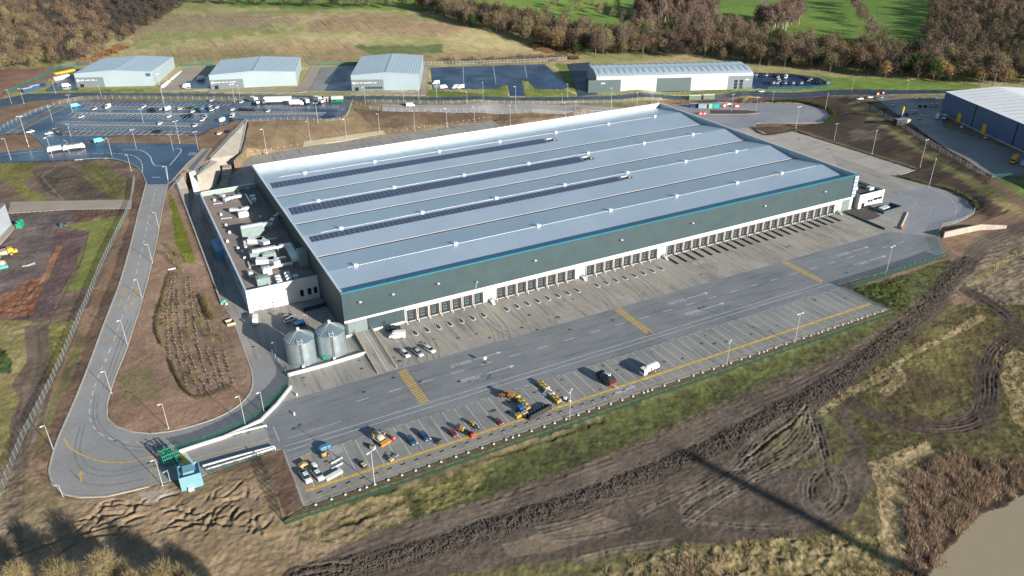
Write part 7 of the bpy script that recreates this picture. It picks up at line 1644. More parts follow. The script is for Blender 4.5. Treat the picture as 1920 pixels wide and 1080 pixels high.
far_row([(125,163,W_,'van'),(349,164,W_,'van'),(376,150,W_,'van'),(817,158,W_,'van'),(832,166,W_,'van'),(854,166,W_,'van'),(863,166,W_,'van')], 'outside the estate units', 'vans outside the estate units', .1)
# lorries and tractor units above the bank
def lorry(px, py, rz, label, L=9.0, cab=True, hgt=3.9, m=None, scale=1.0):
    t = thing('box_lorry' if cab else 'box_trailer', label, 'lorry' if cab else 'trailer', tuple(at(px,py,.1)), rz); mm = m or M_WRAIL
    mb = MB(); mb.cbox(-L/2,L/2,-1.27,1.27,1.1,hgt); obj('box_body', mb, mm, t); mb = MB(); mb.cbox(-L/2,L/2+(2.4 if cab else 0),-.9,.9,.7,1.1); obj('chassis', mb, M_DARKM, t)
    if cab: mb = MB(); loft(mb, [ring(L/2+.3,2.3,.6,3.1),ring(L/2+1.8,2.3,.55,3.0),ring(L/2+2.4,2.2,.55,2.0)]); obj('cab', mb, mm, t); mb = MB(); mb.add([(L/2+1.87,-.95,2.9),(L/2+1.87,.95,2.9),(L/2+2.42,.95,2.0),(L/2+2.42,-.95,2.0)],[(0,3,2,1)]); obj('windscreen', mb, M_GLASS, t)
    for x in ((-L/2+1.4,-L/2+2.6,L/2+1.2) if cab else (-L/2+1.4,-L/2+2.6)):
        for s in (-1,1): mb = MB(); mb.cyl((x,s*1.05-.15,.5), .5, .3, 12, axis='y'); obj('wheel', mb, M_TYRE, t)
    return t
lorry(477,193,-1.3,'white lorry parked at the left end of the row of lorries',6.5); lorry(492,194,-1.4,'dark-fronted lorry cab beside the long white trailer',2.0,True,2.6,PAINT['grey'])
lorry(522,193.5,-.42,'long white box trailer in the middle of the row of lorries',17.5,False,4.3); lorry(553,198,-.42,'short white box lorry in front of the long trailer',6.5); lorry(566,193,-1.35,'black lorry between the short white lorry and the grey one',3.0,True,3.0,PAINT['black']); lorry(575,195,-1.35,'grey round-tailed tanker in the row of lorries',4.0,False,3.3,PAINT['silver']); lorry(596,192,-1.2,'white lorry at the right end of the row beside the tan hut',6.0)
t = thing('site_hut', 'small tan hut between the last lorry and the green-skirted cabin', 'hut', tuple(at(613,190,.1)), -.42); part(t, 'hut_body', M_CRM, (-1.9,1.9,-1.2,1.2,0,2.6)); part(t, 'hut_roof', M_WRAIL, (-2.0,2.0,-1.3,1.3,2.6,2.75)); part(t, 'door', M_DARKM, (-.4,.5,-1.24,-1.2,.1,2.1))
t = thing('site_cabin', 'white and green site cabin at the right end of the small car park', 'cabin', tuple(at(633,191,.1)), -.42); part(t, 'cabin_body', PAINT['green'], (-4,4,-1.5,1.5,0,2.0)); part(t, 'cabin_roof', M_WRAIL, (-3.8,3.8,-1.4,1.4,2.0,3.6)); part(t, 'window', M_GLASS, (-2.4,-1.0,-1.56,-1.5,.8,1.6))
t = thing('truck_group', 'white tipper lorry standing at the mouth of the junction', 'lorry', tuple(at(106,285,.2)), .1)
bpy.data.objects.remove(t); lorry(108,284,3.2,'white tipper lorry nearer the left at the mouth of the junction',4.5,True,3.0); lorry(136,281,3.2,'white flatbed lorry behind the tipper at the mouth of the junction',4.0,True,2.6); lorry(146,280,.1,'white cab lorry at the right of the three at the junction mouth',2.5,True,2.8)
for q, lb in (((158,112+0,),None),): pass
# containers round the turning loop
def container(px, py, L, m, label, rz=-.42, h=2.6, flatz=True, name='shipping_container', top=None):
    p = (*P0(px,py),.01) if flatz else tuple(at(px,py,.1)); t = thing(name, label, 'container', p, rz); part(t, 'container_body', m, (-L/2,L/2,-1.2,1.2,0,h)); mb = MB()
    for k in range(int(L/1.2)): mb.cbox(-L/2+.3+k*1.2,-L/2+.6+k*1.2,-1.27,-1.2,.2,h-.2)
    obj('rib', mb, m, t); part(t, 'container_roof', top or m, (-L/2-.03,L/2+.03,-1.23,1.23,h,h+.1)); return t
container(1300,201,6,PAINT['navy'],'dark blue container at the left of the row behind the loop'); container(1316,202,5.5,pm('bin_patch', (.30,.36,.30), .5, 0, c2=(.06,.14,.26), scale=.8),'patchy green and blue container with round emblems'); container(1331,202,2.2,pm('lime', (.20,.62,.28), .5),'narrow lime green container in the row behind the loop'); container(1341,201.5,4.6,pm('teal_box', (.01,.30,.32), .5),'teal container in the row behind the loop')
t = thing('water_barrier', 'red and white ring-shaped barrier left of the white board behind the loop', 'barrier', (*P0(1358,201),0), -.42); mb = MB(); mb.cyl((0,-.5,1.2), 1.3, .9, 18, axis='y'); obj('ring', mb, M_RED, t); mb = MB(); mb.cyl((0,-.56,1.2), .8, .06, 18, axis='y'); obj('disc', mb, M_SIGN, t)
t = thing('water_barrier', 'red and white barrier at the right end of the row behind the loop', 'barrier', (*P0(1381,201),0), -.42); part(t, 'barrier_body', M_RED, (-1.6,1.6,-.6,.6,0,2.2)); part(t, 'panel', M_SIGN, (-1.0,1.2,-.66,-.6,.5,1.3))
t = thing('notice_board', 'white notice board between the two red barriers', 'board', (*P0(1367,199),0), -.42); part(t, 'board', M_SIGN, (-1.3,1.3,-.05,.05,.7,1.9)); part(t, 'post', M_GREYM, (-1.2,-1.1,-.04,.04,0,.7), (1.1,1.2,-.04,.04,0,.7))
t = thing('water_barrier', 'pair of red plastic barriers near the parapet of the warehouse', 'barrier', (*P0(1317,214),0), -.42); part(t, 'barrier_body', M_RED, (-2.6,-.1,-.6,.6,0,1.6), (.1,2.6,-.6,.6,0,1.6)); part(t, 'panel', M_SIGN, (-1.9,-.8,-.66,-.6,.3,.9), (.8,1.9,-.66,-.6,.3,.9))
M_CABG = pm('cabin_sage', (.13,.17,.13), .6, 0, var=.15, scale=.8)
container(1302,187,8.5,M_CABG,'left of two sage green cabins with white roofs on the verge',-.42,3.0,False,'site_cabin',M_WRAIL); container(1328,186,8.0,M_CABG,'right of two sage green cabins with white roofs on the verge',-.42,3.0,False,'site_cabin',M_WRAIL)
# depot yard things
t = thing('box_van', 'yellow box van in the sun at the right edge', 'van', tuple(at(1902,303,.15)), .35); part(t, 'box_body', M_YELP, (-3.6,1.6,-1.2,1.2,.7,3.4)); mb = MB(); loft(mb, [ring(-5.4,2.1,.5,1.6),ring(-5.2,2.2,.5,2.6),ring(-3.6,2.2,.5,2.8)]); obj('cab', mb, M_YELP, t); wheels(t, (-4.4,.4), .95, .45); part(t, 'windscreen', M_GLASS, (-5.46,-5.2,-.95,.95,1.5,2.4))
t = thing('small_trailer', 'grey covered trailer beside the yellow box van', 'trailer', tuple(at(1917,311,.15)), .35); part(t, 'cover', PAINT['silver'], (-1.6,2.4,-1,1,.5,2.3)); wheels(t, (.4,), .9, .4, .2)
t = thing('yard_kiosk', 'dark kiosk with a pale end wall below the yellow sign', 'kiosk', tuple(at(1690,233,.1)), -.2); part(t, 'kiosk_body', M_DARKM, (-5,2.4,-1.6,1.6,0,3.4)); part(t, 'end_wall', M_CRM, (2.4,5.0,-1.5,1.5,0,3.0)); part(t, 'kiosk_roof', M_UNITD, (-5.1,2.5,-1.7,1.7,3.4,3.55))
t = thing('sign_totem', 'tall yellow sign totem in the depot yard', 'sign', tuple(at(1690,222,.1)), .4); part(t, 'sign_panel', M_YELP, (-1.2,1.2,-.3,.3,3.6,7.0)); part(t, 'post', M_WHITEM, (-.4,.4,-.2,.2,0,3.6))
for q, m, lb in (((1645,178),'orange','orange and white road barrier at the junction by the green verge'),((1655,176),'red','red road barrier at the junction by the green verge')):
    t = thing('road_barrier', lb, 'barrier', tuple(at(*q,.1)), .1); part(t, 'barrier_body', PAINT[m], (-1.4,1.4,-.4,.4,0,1.5)); part(t, 'panel', M_SIGN, (-.8,.8,-.46,-.4,.5,1.0))
# skips and stacked things by the left unit
for i, (px, py, m, lb) in enumerate([(52,172,'blue','blue skip at the left end of the row beside the teal fence'),(66,167,'blue','blue skip in the middle of the row beside the teal fence'),(77,163,'navy','dark blue skip at the right end of the row beside the teal fence'),(122,147,'white','white stacked materials behind the left-hand unit'),(110,150,'white','white cabin-like stack beside the dark yard of the left-hand unit')]):
    container(px,py,6.5,PAINT[m],lb,.55,2.4,False,'waste_skip' if i < 3 else 'material_stack',M_WRAIL if i < 2 else None)
t = thing('timber_stack', 'stack of long yellow timbers by the teal fence', 'timber', tuple(at(120,136,.1)), .6); part(t, 'timber', M_YELP, (-8,8,-2.2,-.9,0,.9), (-8,8,-.7,.6,0,1.1)); part(t, 'bearers', M_DARKM, (-6,-5.6,-2.4,.8,-.2,0), (5.6,6,-2.4,.8,-.2,0))
t = thing('trolley_row', 'long row of white trolleys beside the left-hand unit', 'trolleys', tuple(at(322,146,.15)), 1.0)
a0, a1 = at(305,165), at(341,132); t.location = tuple(a0); t.rotation_euler = (0,0,math.atan2(a1[1]-a0[1],a1[0]-a0[0])); L = float(np.hypot(*(a1-a0)[:2])); mb = MB()
for k in range(int(L/2.0)):
    if k not in (9,10): mb.cbox(k*2.0,k*2.0+1.6,-.8,.8,0,2.0)
obj('trolley', mb, M_WRAIL, t)
for root in (CAR, VAN, PIC):
    for c in kids(root):
        for g in kids(c): bpy.data.objects.remove(g)
        bpy.data.objects.remove(c)
    bpy.data.objects.remove(root)
# tall mast beyond the pond that throws the long shadow over the churned field
t = thing('tall_mast', 'tall slender grey mast beyond the pond', 'mast', (170.0,-390.0,-4.0)); mb = MB(); mb.tube([(0,0,-1),(0,0,50),(0,0,97)], 2.1, 14, 1.5); obj('mast_tube', mb, M_GREYM, t)
# ------------------------------------------------------------------ trees and plants
def leafmat(name, c, c2, scale=.25, rough=.9):
    m, nt, b = _nodes(name); L = nt.links.new; tc = N(nt, 'ShaderNodeTexCoord'); oi = N(nt, 'ShaderNodeObjectInfo')
    n1 = N(nt, 'ShaderNodeTexNoise', Scale=scale, Detail=4.0, Roughness=.6); L(tc.outputs['Object'], n1.inputs['Vector'])
    rp = N(nt, 'ShaderNodeValToRGB'); rp.color_ramp.elements[0].position = .32; rp.color_ramp.elements[1].position = .68; rp.color_ramp.elements[0].color = col4(c2); rp.color_ramp.elements[1].color = col4(c); L(n1.outputs['Fac'], rp.inputs['Fac'])
    mr = N(nt, 'ShaderNodeMapRange'); mr.inputs['To Min'].default_value = .75; mr.inputs['To Max'].default_value = 1.25; L(oi.outputs['Random'], mr.inputs['Value'])
    mx = N(nt, 'ShaderNodeMix', data_type='RGBA', blend_type='MULTIPLY'); mx.inputs[0].default_value = 1.0; L(rp.outputs['Color'], mx.inputs[6]); L(mr.outputs['Result'], mx.inputs[7])
    L(mx.outputs[2], b.inputs['Base Color']); b.inputs['Roughness'].default_value = rough; b.inputs['Specular IOR Level'].default_value = .1; return m
def slivers(P, D, Ln, Wd, r, face=None):
    """thin leaf / twig triangles: base point, direction, length, width -> verts (n*3,3)"""
    n = len(P); D = D/(np.linalg.norm(D, axis=1)[:,None]+1e-9); S = np.cross(D, r.normal(size=(n,3)) if face is None else face); S /= np.linalg.norm(S, axis=1)[:,None]+1e-9
    a = P-S*Wd[:,None]/2; b_ = P+S*Wd[:,None]/2; c = P+D*Ln[:,None]
    return np.stack([a, b_, c], 1).reshape(-1, 3)
def trimesh(name, V, mats, mi=None):
    me = bpy.data.meshes.new(name); n = len(V); me.vertices.add(n); me.vertices.foreach_set('co', V.astype(np.float32).ravel())
    me.loops.add(n); me.loops.foreach_set('vertex_index', np.arange(n, dtype=np.int32)); me.polygons.add(n//3); me.polygons.foreach_set('loop_start', np.arange(0, n, 3, dtype=np.int32))
    for m in mats: me.materials.append(m)
    if mi is not None: me.polygons.foreach_set('material_index', mi.astype(np.int32))
    me.update(calc_edges=True); return me
def crown_pts(r, n, hgt, rad, base, clumps=9, tall=False):
    """twigs fanning up and out from a handful of limb ends, with gaps between the clumps"""
    cc = []; lims = []
    for k in range(clumps):
        a = 2*math.pi*k/clumps+r.uniform(-.4,.4); q = rad*r.uniform(.25,.72); z = base+(hgt-base)*(r.uniform(.30,.62) if k % 3 else r.uniform(.6,.8)); 
        if k % 3 == 0: q *= .4
        cc.append((q*math.cos(a), q*math.sin(a), z)); lims.append(cc[-1])
    cc = np.array(cc); idx = r.integers(0, clumps, n); v = r.normal(size=(n,3)); v /= np.linalg.norm(v, axis=1)[:,None]; rr = r.uniform(.15,1,n)**.6
    sc = np.array([rad*.42, rad*.42, (hgt-base)*.34]); P = cc[idx]+v*rr[:,None]*sc
    k = P[:,2] < base*.8; P[k,2] = base*.8+r.uniform(0,1.0,k.sum())
    D = v*np.array([1,1,.7])+np.array([0,0,.75])+r.normal(size=(n,3))*.35
    tg = r.random(n) < .6; T = np.cross(v, r.normal(size=(n,3))); D[tg] = T[tg]+v[tg]*.15
    F = np.where(tg[:,None], v+np.array([0,0,.25]), r.normal(size=(n,3)))
    return P, D, lims, F
def tree_parts(seed, hgt, rad, n, tw, ln, base=.28):
    r = np.random.default_rng(seed); b0 = hgt*base; P, D, lims, F = crown_pts(r, n, hgt, rad, b0)
    V = slivers(P, D, r.uniform(.6,1.2,n)*ln, r.uniform(.6,1.3,n)*tw, r, F); mb = MB()
    mb.tube([(0,0,-.4),(r.uniform(-.2,.2),r.uniform(-.2,.2),b0),(r.uniform(-.4,.4),r.uniform(-.4,.4),hgt*.62)], hgt*.022, 6, hgt*.008)
    for q in lims: mb.tube([(0,0,b0*r.uniform(.7,1.1)),(q[0]*.55,q[1]*.55,(b0+q[2])*.5+.3),(q[0],q[1],q[2]+hgt*.10)], hgt*.010, 4, hgt*.003)
    return V, mb
M_BARK = pm('bark_grey_brown', (.17,.13,.10), .9, 0, var=.2, scale=1); M_BIRCH = pm('bark_birch', (.46,.42,.38), .8, 0, var=.25, scale=1)
TK = {
 'grey-brown': (leafmat('twigs_grey_brown', (.165,.130,.090), (.095,.075,.053)), M_BARK, 11.5, 4.6),
 'purple-brown': (leafmat('twigs_purple_brown', (.195,.140,.112), (.12,.085,.07)), M_BIRCH, 13.0, 3.6),
 'russet': (leafmat('twigs_russet', (.150,.106,.072), (.083,.059,.042)), M_BARK, 11.0, 4.8),
 'olive': (leafmat('twigs_olive', (.20,.168,.09), (.105,.088,.05)), M_BARK, 11.0, 4.4),
 'ochre': (leafmat('twigs_ochre', (.29,.20,.085), (.18,.12,.052)), M_BARK, 8.5, 4.4),
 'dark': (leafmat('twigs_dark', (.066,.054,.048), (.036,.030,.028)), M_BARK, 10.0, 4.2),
 'ivy green': (leafmat('ivy_leaves', (.05,.085,.022), (.025,.045,.014)), M_BARK, 9.0, 3.6)}
TPL = {}
for ki, (k, (lm, bm2, hg, rd)) in enumerate(TK.items()):
    TPL[k] = []
    for s in range(3):
        V, tb = tree_parts(100+ki*10+s, hg*(1+.08*(s-1)), rd*(1+.06*(1-s)), 950, .17, 1.5)
        TPL[k].append((trimesh('crown', V, [lm]), tb.mesh('trunk', bm2)))
def plant_tree(k, v, p, rz, sc, label, group, name='bare_tree'):
    t = thing(name, label, 'tree', p, rz, group); t.scale = (sc,sc,sc)
    for nm, me_ in zip(('crown','trunk'), TPL[k][v]): o = bpy.data.objects.new(nm, me_); COL.objects.link(o); o.parent = t
    return t
def scatter(poly, sp, seed, jitter=.42):
    r = np.random.default_rng(seed); W_ = np.array([at(*p)[:2] for p in poly]); lo, hi = W_.min(0), W_.max(0)
    gx, gy = np.meshgrid(np.arange(lo[0],hi[0],sp), np.arange(lo[1],hi[1],sp)); gx = gx.ravel()+r.uniform(-jitter,jitter,gx.size)*sp; gy = gy.ravel()+r.uniform(-jitter,jitter,gy.size)*sp
    k = inpoly(gx, gy, W_); return gx[k], gy[k]
WOODS = [
 ('belt', 'in the thicket between the belt and the green field', [(1150,60),(1250,52),(1330,58),(1420,68),(1440,86),(1300,82),(1200,76)], 8.5, ['grey-brown','olive','purple-brown'], 31),
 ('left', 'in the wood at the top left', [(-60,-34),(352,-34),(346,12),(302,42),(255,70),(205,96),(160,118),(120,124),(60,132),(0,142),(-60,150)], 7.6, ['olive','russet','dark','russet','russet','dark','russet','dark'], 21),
 ('belt', 'in the tree belt behind the estate', [(775,18),(860,48),(950,74),(1030,96),(1090,106),(1200,108),(1320,110),(1420,124),(1540,138),(1700,153),(1860,163),(1990,164),(1990,140),(1860,138),(1720,112),(1620,104),(1500,92),(1400,88),(1300,84),(1200,78),(1100,66),(1000,46),(900,28),(780,10)], 7.0, ['grey-brown','olive','grey-brown','olive','ochre','grey-brown','dark','russet','ivy green','grey-brown'], 22),
 ('right', 'in the wood at the top right', [(1738,28),(1728,80),(1736,112),(1860,138),(2010,142),(2010,-40),(1752,-40)], 7.8, ['russet','grey-brown','purple-brown','grey-brown','russet','purple-brown','dark'], 23),
 ('birch', 'among the pale-stemmed birches on the green field', [(1185,30),(1250,24),(1340,30),(1345,42),(1260,46),(1200,44)], 5.5, ['purple-brown'], 24),
 ('birch', 'in the birch clump on the green field above the belt', [(1408,52),(1470,40),(1500,44),(1498,56),(1440,62)], 5.0, ['purple-brown'], 25),
 ('line', 'in the line of trees crossing the green field', [(1588,8),(1600,6),(1632,54),(1640,72),(1652,84),(1625,84),(1622,60)], 7.0, ['purple-brown','grey-brown'], 26),
 ('line', 'in the hedge line along the far edge of the rough field', [(345,8),(440,11),(560,14),(680,17),(770,19),(770,15),(560,10),(345,4)], 8.5, ['grey-brown','dark','olive'], 27),
 ('line', 'scattered over the green field at the top', [(600,-6),(700,-4),(760,8),(620,6)], 16, ['grey-brown','purple-brown'], 28),
 ('line', 'dotted along the green field above the belt', [(1000,8),(1150,10),(1170,40),(1060,34)], 17, ['grey-brown','olive'], 29)]
ALL = []
for wi, (wk, where, poly, sp, kinds, sd) in enumerate(WOODS):
    gx, gy = scatter(poly, sp, sd); r = np.random.default_rng(sd+50); gzv = H(gx, gy)
    cl = fbm(gx, gy, 30, 60+wi, 3)
    for i in range(len(gx)):
        q = int(np.clip((cl[i]-.2)/.6*len(kinds)+r.normal()*1.2, 0, len(kinds)-1)) if r.random() < .8 else int(r.integers(len(kinds)))
        d = math.dist((gx[i],gy[i],gzv[i]), CAM); sc = float(np.clip(r.normal(.95,.22),.5,1.5))*{'belt':1.32,'birch':1.5}.get(wk,1.05);
        if wk == 'left' and proj((gx[i],gy[i],gzv[i]))[0]*.22+(62-proj((gx[i],gy[i],gzv[i]))[1]) > 62+r.normal()*14: q = kinds.index('dark')  # shade on this wood's upper-right part put into the colour: dark twigs there
        ALL.append((d/sc, gx[i], gy[i], gzv[i], kinds[q], sc, wk, where))
ALL.sort(key=lambda a: a[0]); r = np.random.default_rng(90)
NEARN = 262
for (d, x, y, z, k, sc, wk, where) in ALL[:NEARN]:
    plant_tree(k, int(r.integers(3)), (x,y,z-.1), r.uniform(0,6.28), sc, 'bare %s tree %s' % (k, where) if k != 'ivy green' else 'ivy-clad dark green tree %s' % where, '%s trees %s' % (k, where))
LOW = {}
for ki, k in enumerate(TK):
    LOW[k] = []
    for s in range(3):
        rr = np.random.default_rng(300+ki*7+s); hg, rd = TK[k][2], TK[k][3]; P, D, _l, F = crown_pts(rr, 420, hg, rd, hg*.22); LOW[k].append(slivers(P, D, rr.uniform(.7,1.3,420)*1.4, rr.uniform(.6,1.3,420)*.28, rr, F))
mats = [TK[k][0] for k in TK]; kidx = {k: i for i, k in enumerate(TK)}
for wk, nm in (('left','woodland'),('belt','woodland'),('right','woodland'),('birch','woodland'),('line','woodland')):
    Vs, mi = [], []
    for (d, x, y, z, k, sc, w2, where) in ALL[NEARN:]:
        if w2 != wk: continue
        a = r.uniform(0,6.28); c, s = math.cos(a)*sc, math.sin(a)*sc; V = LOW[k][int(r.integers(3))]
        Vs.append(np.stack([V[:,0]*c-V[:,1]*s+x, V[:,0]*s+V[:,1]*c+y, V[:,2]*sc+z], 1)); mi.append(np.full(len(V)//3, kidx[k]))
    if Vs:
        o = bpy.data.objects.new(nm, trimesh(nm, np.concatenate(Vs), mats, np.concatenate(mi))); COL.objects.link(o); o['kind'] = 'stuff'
        o['label'] = {'left':'far mass of bare brown wood at the top left','belt':'rear mass of bare trees in the belt behind the estate','right':'far mass of bare brown wood at the top right','birch':'far mass of purple-brown birches on the green field','line':'far lines of bare trees across the green fields'}[wk]; o['category'] = 'woodland'
# scrub and single bushes on the rough field
def bush_mesh(seed, rad, hgt, n, tw, ln, lm):
    r = np.random.default_rng(seed); v = r.normal(size=(n,3)); v[:,2] = np.abs(v[:,2]); v /= np.linalg.norm(v, axis=1)[:,None]; q = r.uniform(.2,1,n)**.5
    lump = 1+.25*np.sin(v[:,0]*5+seed)+.2*np.cos(v[:,1]*6+seed*2)
    P = v*q[:,None]*np.array([rad,rad,hgt])*lump[:,None]; return trimesh('bush', slivers(P, v+np.array([0,0,.6])+r.normal(size=(n,3))*.3, r.uniform(.6,1.2,n)*ln, r.uniform(.6,1.2,n)*tw, r), [lm])
BUSH = {k: [bush_mesh(400+i*5+j, 2.6, 2.4, 420, .16, 1.0, m) for j in range(2)] for i, (k, m) in enumerate((('russet',leafmat('scrub_russet',(.27,.155,.08),(.17,.095,.055))),('brown',leafmat('scrub_brown',(.20,.15,.10),(.12,.09,.06)))))}
def bushes(poly, sp, seed, k, label, group, s0=.7, s1=1.3):
    gx, gy = scatter(poly, sp, seed); rr = np.random.default_rng(seed)
    for x, y in zip(gx, gy):
        o = bpy.data.objects.new('scrub_bush', BUSH[k][int(rr.integers(2))]); COL.objects.link(o); o.location = (x,y,h1(x,y)-.1); s = rr.uniform(s0,s1); o.scale = (s,s,s*rr.uniform(.7,1.1)); o.rotation_euler = (0,0,rr.uniform(0,6.28)); tag(o, label, 'bush', group)
bushes([(985,82),(1010,78),(1060,90),(1100,104),(1040,104),(1000,94)], 5.2, 61, 'russet', 'russet scrub bush at the right end of the rough field', 'russet scrub bushes')
bushes([(830,118),(880,112),(1000,106),(1080,106),(1080,112),(960,116),(860,121)], 5.0, 62, 'brown', 'brown scrub bush in the hedge behind the empty plot', 'brown scrub bushes')
bushes([(836,116),(848,116),(848,112),(838,112)], 4.0, 63, 'brown', 'large dark bush beside the third unit on the rough field', 'large bush by the third unit', 1.5, 2.0)
bushes([(130,120),(165,112),(190,100),(230,86),(240,92),(200,108),(160,124)], 5.5, 64, 'russet', 'russet bush along the edge of the top left wood', 'russet bushes at the wood edge', .9, 1.5)
# foreground trees at the bottom left
FG = leafmat('twigs_foreground', (.30,.25,.13), (.17,.135,.075), .5)
FT = []
for s in range(3):
    V, tb = tree_parts(500+s, 9.5, 4.3, 5200, .075, 1.25, .2); FT.append((trimesh('crown', V, [FG]), tb.mesh('trunk', M_BARK)))
for i, (px, py, sc, lb) in enumerate([(40,1120,1.0,'leftmost'),(128,1122,1.15,'second from left'),(205,1112,1.2,'third from left'),(255,1135,1.0,'fourth from left'),(318,1122,1.1,'fifth from left'),(362,1140,1.0,'sixth from left'),(425,1146,.95,'rightmost')]):
    p = un(px, py, -1.0); t = thing('bare_tree', 'bare yellowish tree at the bottom left edge, %s of the seven' % lb, 'tree', (p[0],p[1],-1.2), i*1.3, 'bare trees along the bottom edge'); t.scale = (sc*.95,sc*.95,sc*.96)
    for nm, me_ in zip(('crown','trunk'), FT[i % 3]): o = bpy.data.objects.new(nm, me_); COL.objects.link(o); o.parent = t
# saplings in rows on the landscaped slope
def Zs(a, b): return (260+a/3.375, 460+b/3.375)
SAPM = leafmat('sapling_leaves', (.10,.085,.045), (.05,.043,.025), 1.0); GUARD = pm('tree_guard', (.36,.29,.20), .7, 0, var=.15, scale=3)
SAP = []
for s in range(3):
    rr = np.random.default_rng(600+s); n = 46; v = rr.normal(size=(n,3)); v[:,2] = np.abs(v[:,2]); P = v*np.array([.18,.18,.28])+np.array([0,0,.45]); V = slivers(P, v+np.array([0,0,.3]), rr.uniform(.3,.55,n), rr.uniform(.06,.12,n), rr)
    g = []
    for k in range(6):
        a0, a1 = k*math.pi/3, (k+1)*math.pi/3; q = .10; A_, B_ = (q*math.cos(a0),q*math.sin(a0)), (q*math.cos(a1),q*math.sin(a1)); g += [(*A_,0),(*B_,0),(*B_,.75),(*A_,0),(*B_,.75),(*A_,.75)]
    SAP.append(trimesh('sapling', np.concatenate([V, np.array(g)]), [SAPM, GUARD], np.concatenate([np.zeros(n), np.ones(12)])))
rows = [[(215,205),(190,330),(180,460),(200,722)],[(228,200),(216,470),(240,640),(312,905)],[(250,290),(258,470),(275,600),(340,820),(398,942)],[(300,215),(303,400),(318,545)],[(322,215),(350,420),(378,610)],[(345,290),(372,380),(405,480)],[(318,650),(380,830),(448,935)],[(380,640),(420,770),(468,905)],[(434,655),(470,760),(522,905)],[(484,660),(520,790),(550,895)],[(540,680),(575,780),(604,880)],[(428,445),(448,500),(462,550)],[(160,430),(158,500)]]
rr = np.random.default_rng(77); cnt = 0
for row_ in rows:
    P = smooth([at(*Zs(*p))[:2] for p in row_], 1.9)
    for p in P[::1]:
        if rr.random() < .08: continue
        x, y = p+rr.normal(size=2)*.15; s = rr.uniform(.6,1.05); o = bpy.data.objects.new('sapling', SAP[int(rr.integers(3))]); COL.objects.link(o); o.location = (x,y,gz(x,y)-.03); o.scale = (s,s,s); o.rotation_euler = (0,0,rr.uniform(0,6)); tag(o, 'young sapling in a pale guard, planted in a row on the brown slope', 'sapling', 'saplings in rows on the slope'); cnt += 1
# hedges
def hedge(label, pts, w, h, m, dens=60, leaf=.34, seed=1, tw=.10):
    P = smooth([p[:2] for p in pts], 1.0); rr = np.random.default_rng(seed); L = sum(np.hypot(*(b_-a)) for a, b_ in zip(P[:-1], P[1:])); n = int(L*dens); P = np.array(P); i = rr.integers(0, len(P)-1, n); t = rr.random(n)[:,None]
    Q = P[i]*(1-t)+P[i+1]*t; off = rr.normal(size=(n,2))*w*.33; lump = .65+.7*fbm(Q[:,0],Q[:,1],2.5,seed,2); z = rr.random(n)**.7*h*lump
    xy = Q+off*(1-.35*(z/h))[:,None]; B0 = np.array([gz(a,b_) for a, b_ in P]); bz = B0[i]*(1-t[:,0])+B0[i+1]*t[:,0]
    V = slivers(np.column_stack([xy, bz+z]), rr.normal(size=(n,3))*.7+np.array([0,0,.5]), rr.uniform(.6,1.2,n)*leaf, rr.uniform(.6,1.2,n)*tw, rr); o = V.mean(0).copy(); o[2] = bz.mean(); V = V-o
    ob = bpy.data.objects.new('hedge', trimesh('hedge', V, [m])); COL.objects.link(ob); ob.location = tuple(o); tag(ob, label, 'hedge'); return ob
HOL = leafmat('hedge_olive', (.15,.12,.05), (.075,.062,.028), .8); HGR = leafmat('hedge_green', (.075,.10,.03), (.035,.05,.016), .8)
A3 = lambda L_: [at(*Zs(*p)) for p in L_]
hedge('olive hedge down the left side of the sapling rows', A3([(212,180),(185,250),(160,330),(140,400),(122,460),(118,540),(150,640)]), .9, 1.2, HOL, 90, .4, 1, .11)
hedge('olive hedge curving round the bottom of the sapling rows', A3([(205,735),(228,800),(262,870),(300,925),(355,968),(440,958),(520,930),(590,905)]), .9, 1.1, HOL, 90, .4, 2, .11)
hedge('short olive hedge to the right of the upper sapling rows', A3([(408,338),(425,390),(445,440),(475,480)]), 2.2, 1.8, HOL, 200, .5, 3, .14)
hedge('low hedge along the parking bays right of the warehouse', [at(1494,247),at(1560,268),at(1640,293),at(1722,319)], 2.2, 1.0, HGR, 110, .55, 4, .16)
hedge('low hedge on the outer kerb of the right-hand road', [at(1682,331),at(1742,347),at(1784,358),at(1820,376),at(1833,393)], 2.4, 1.1, HGR, 110, .55, 5, .16)
hedge('low hedge round the outer kerb of the turning loop', [at(1440,191),at(1500,192),at(1548,204),at(1563,218),at(1546,231)], 3.0, 1.4, HGR, 100, .6, 6, .18)
hedge('low hedge on the tongue of soil by the warehouse corner', [at(1410,239),at(1425,250),at(1445,253),at(1492,244)], 2.6, 1.0, HGR, 100, .55, 7, .16)
YT = leafmat('young_tree_leaves', (.15,.15,.04), (.08,.08,.022), .9)
for i, (a, b_) in enumerate([(225,120),(280,168),(258,205),(300,98),(265,85),(232,60),(205,25),(190,78),(268,385),(352,455),(182,525),(330,590),(400,510),(468,605),(535,612),(355,860),(180,430)]):
    p = at(*Zs(a,b_)); n = 240; rr = np.random.default_rng(700+i); v = rr.normal(size=(n,3)); P = v*np.array([.55,.55,.75])+np.array([0,0,1.7]); t = thing('young_tree', '%s young staked tree from the top of the landscaped slope' % ORD[i], 'tree', (p[0],p[1],gz(p[0],p[1])), 0, 'young trees on the slope')
    o = bpy.data.objects.new('crown', trimesh('crown', slivers(P, v+np.array([0,0,.4]), rr.uniform(.3,.7,n), rr.uniform(.05,.12,n), rr), [YT])); COL.objects.link(o); o.parent = t; mb = MB(); mb.tube([(0,0,-.1),(0,0,2.2)], .05, 5, .02); mb.tube([(.25,0,-.1),(.25,0,1.2)], .04, 5); obj('trunk', mb, GUARD, t)
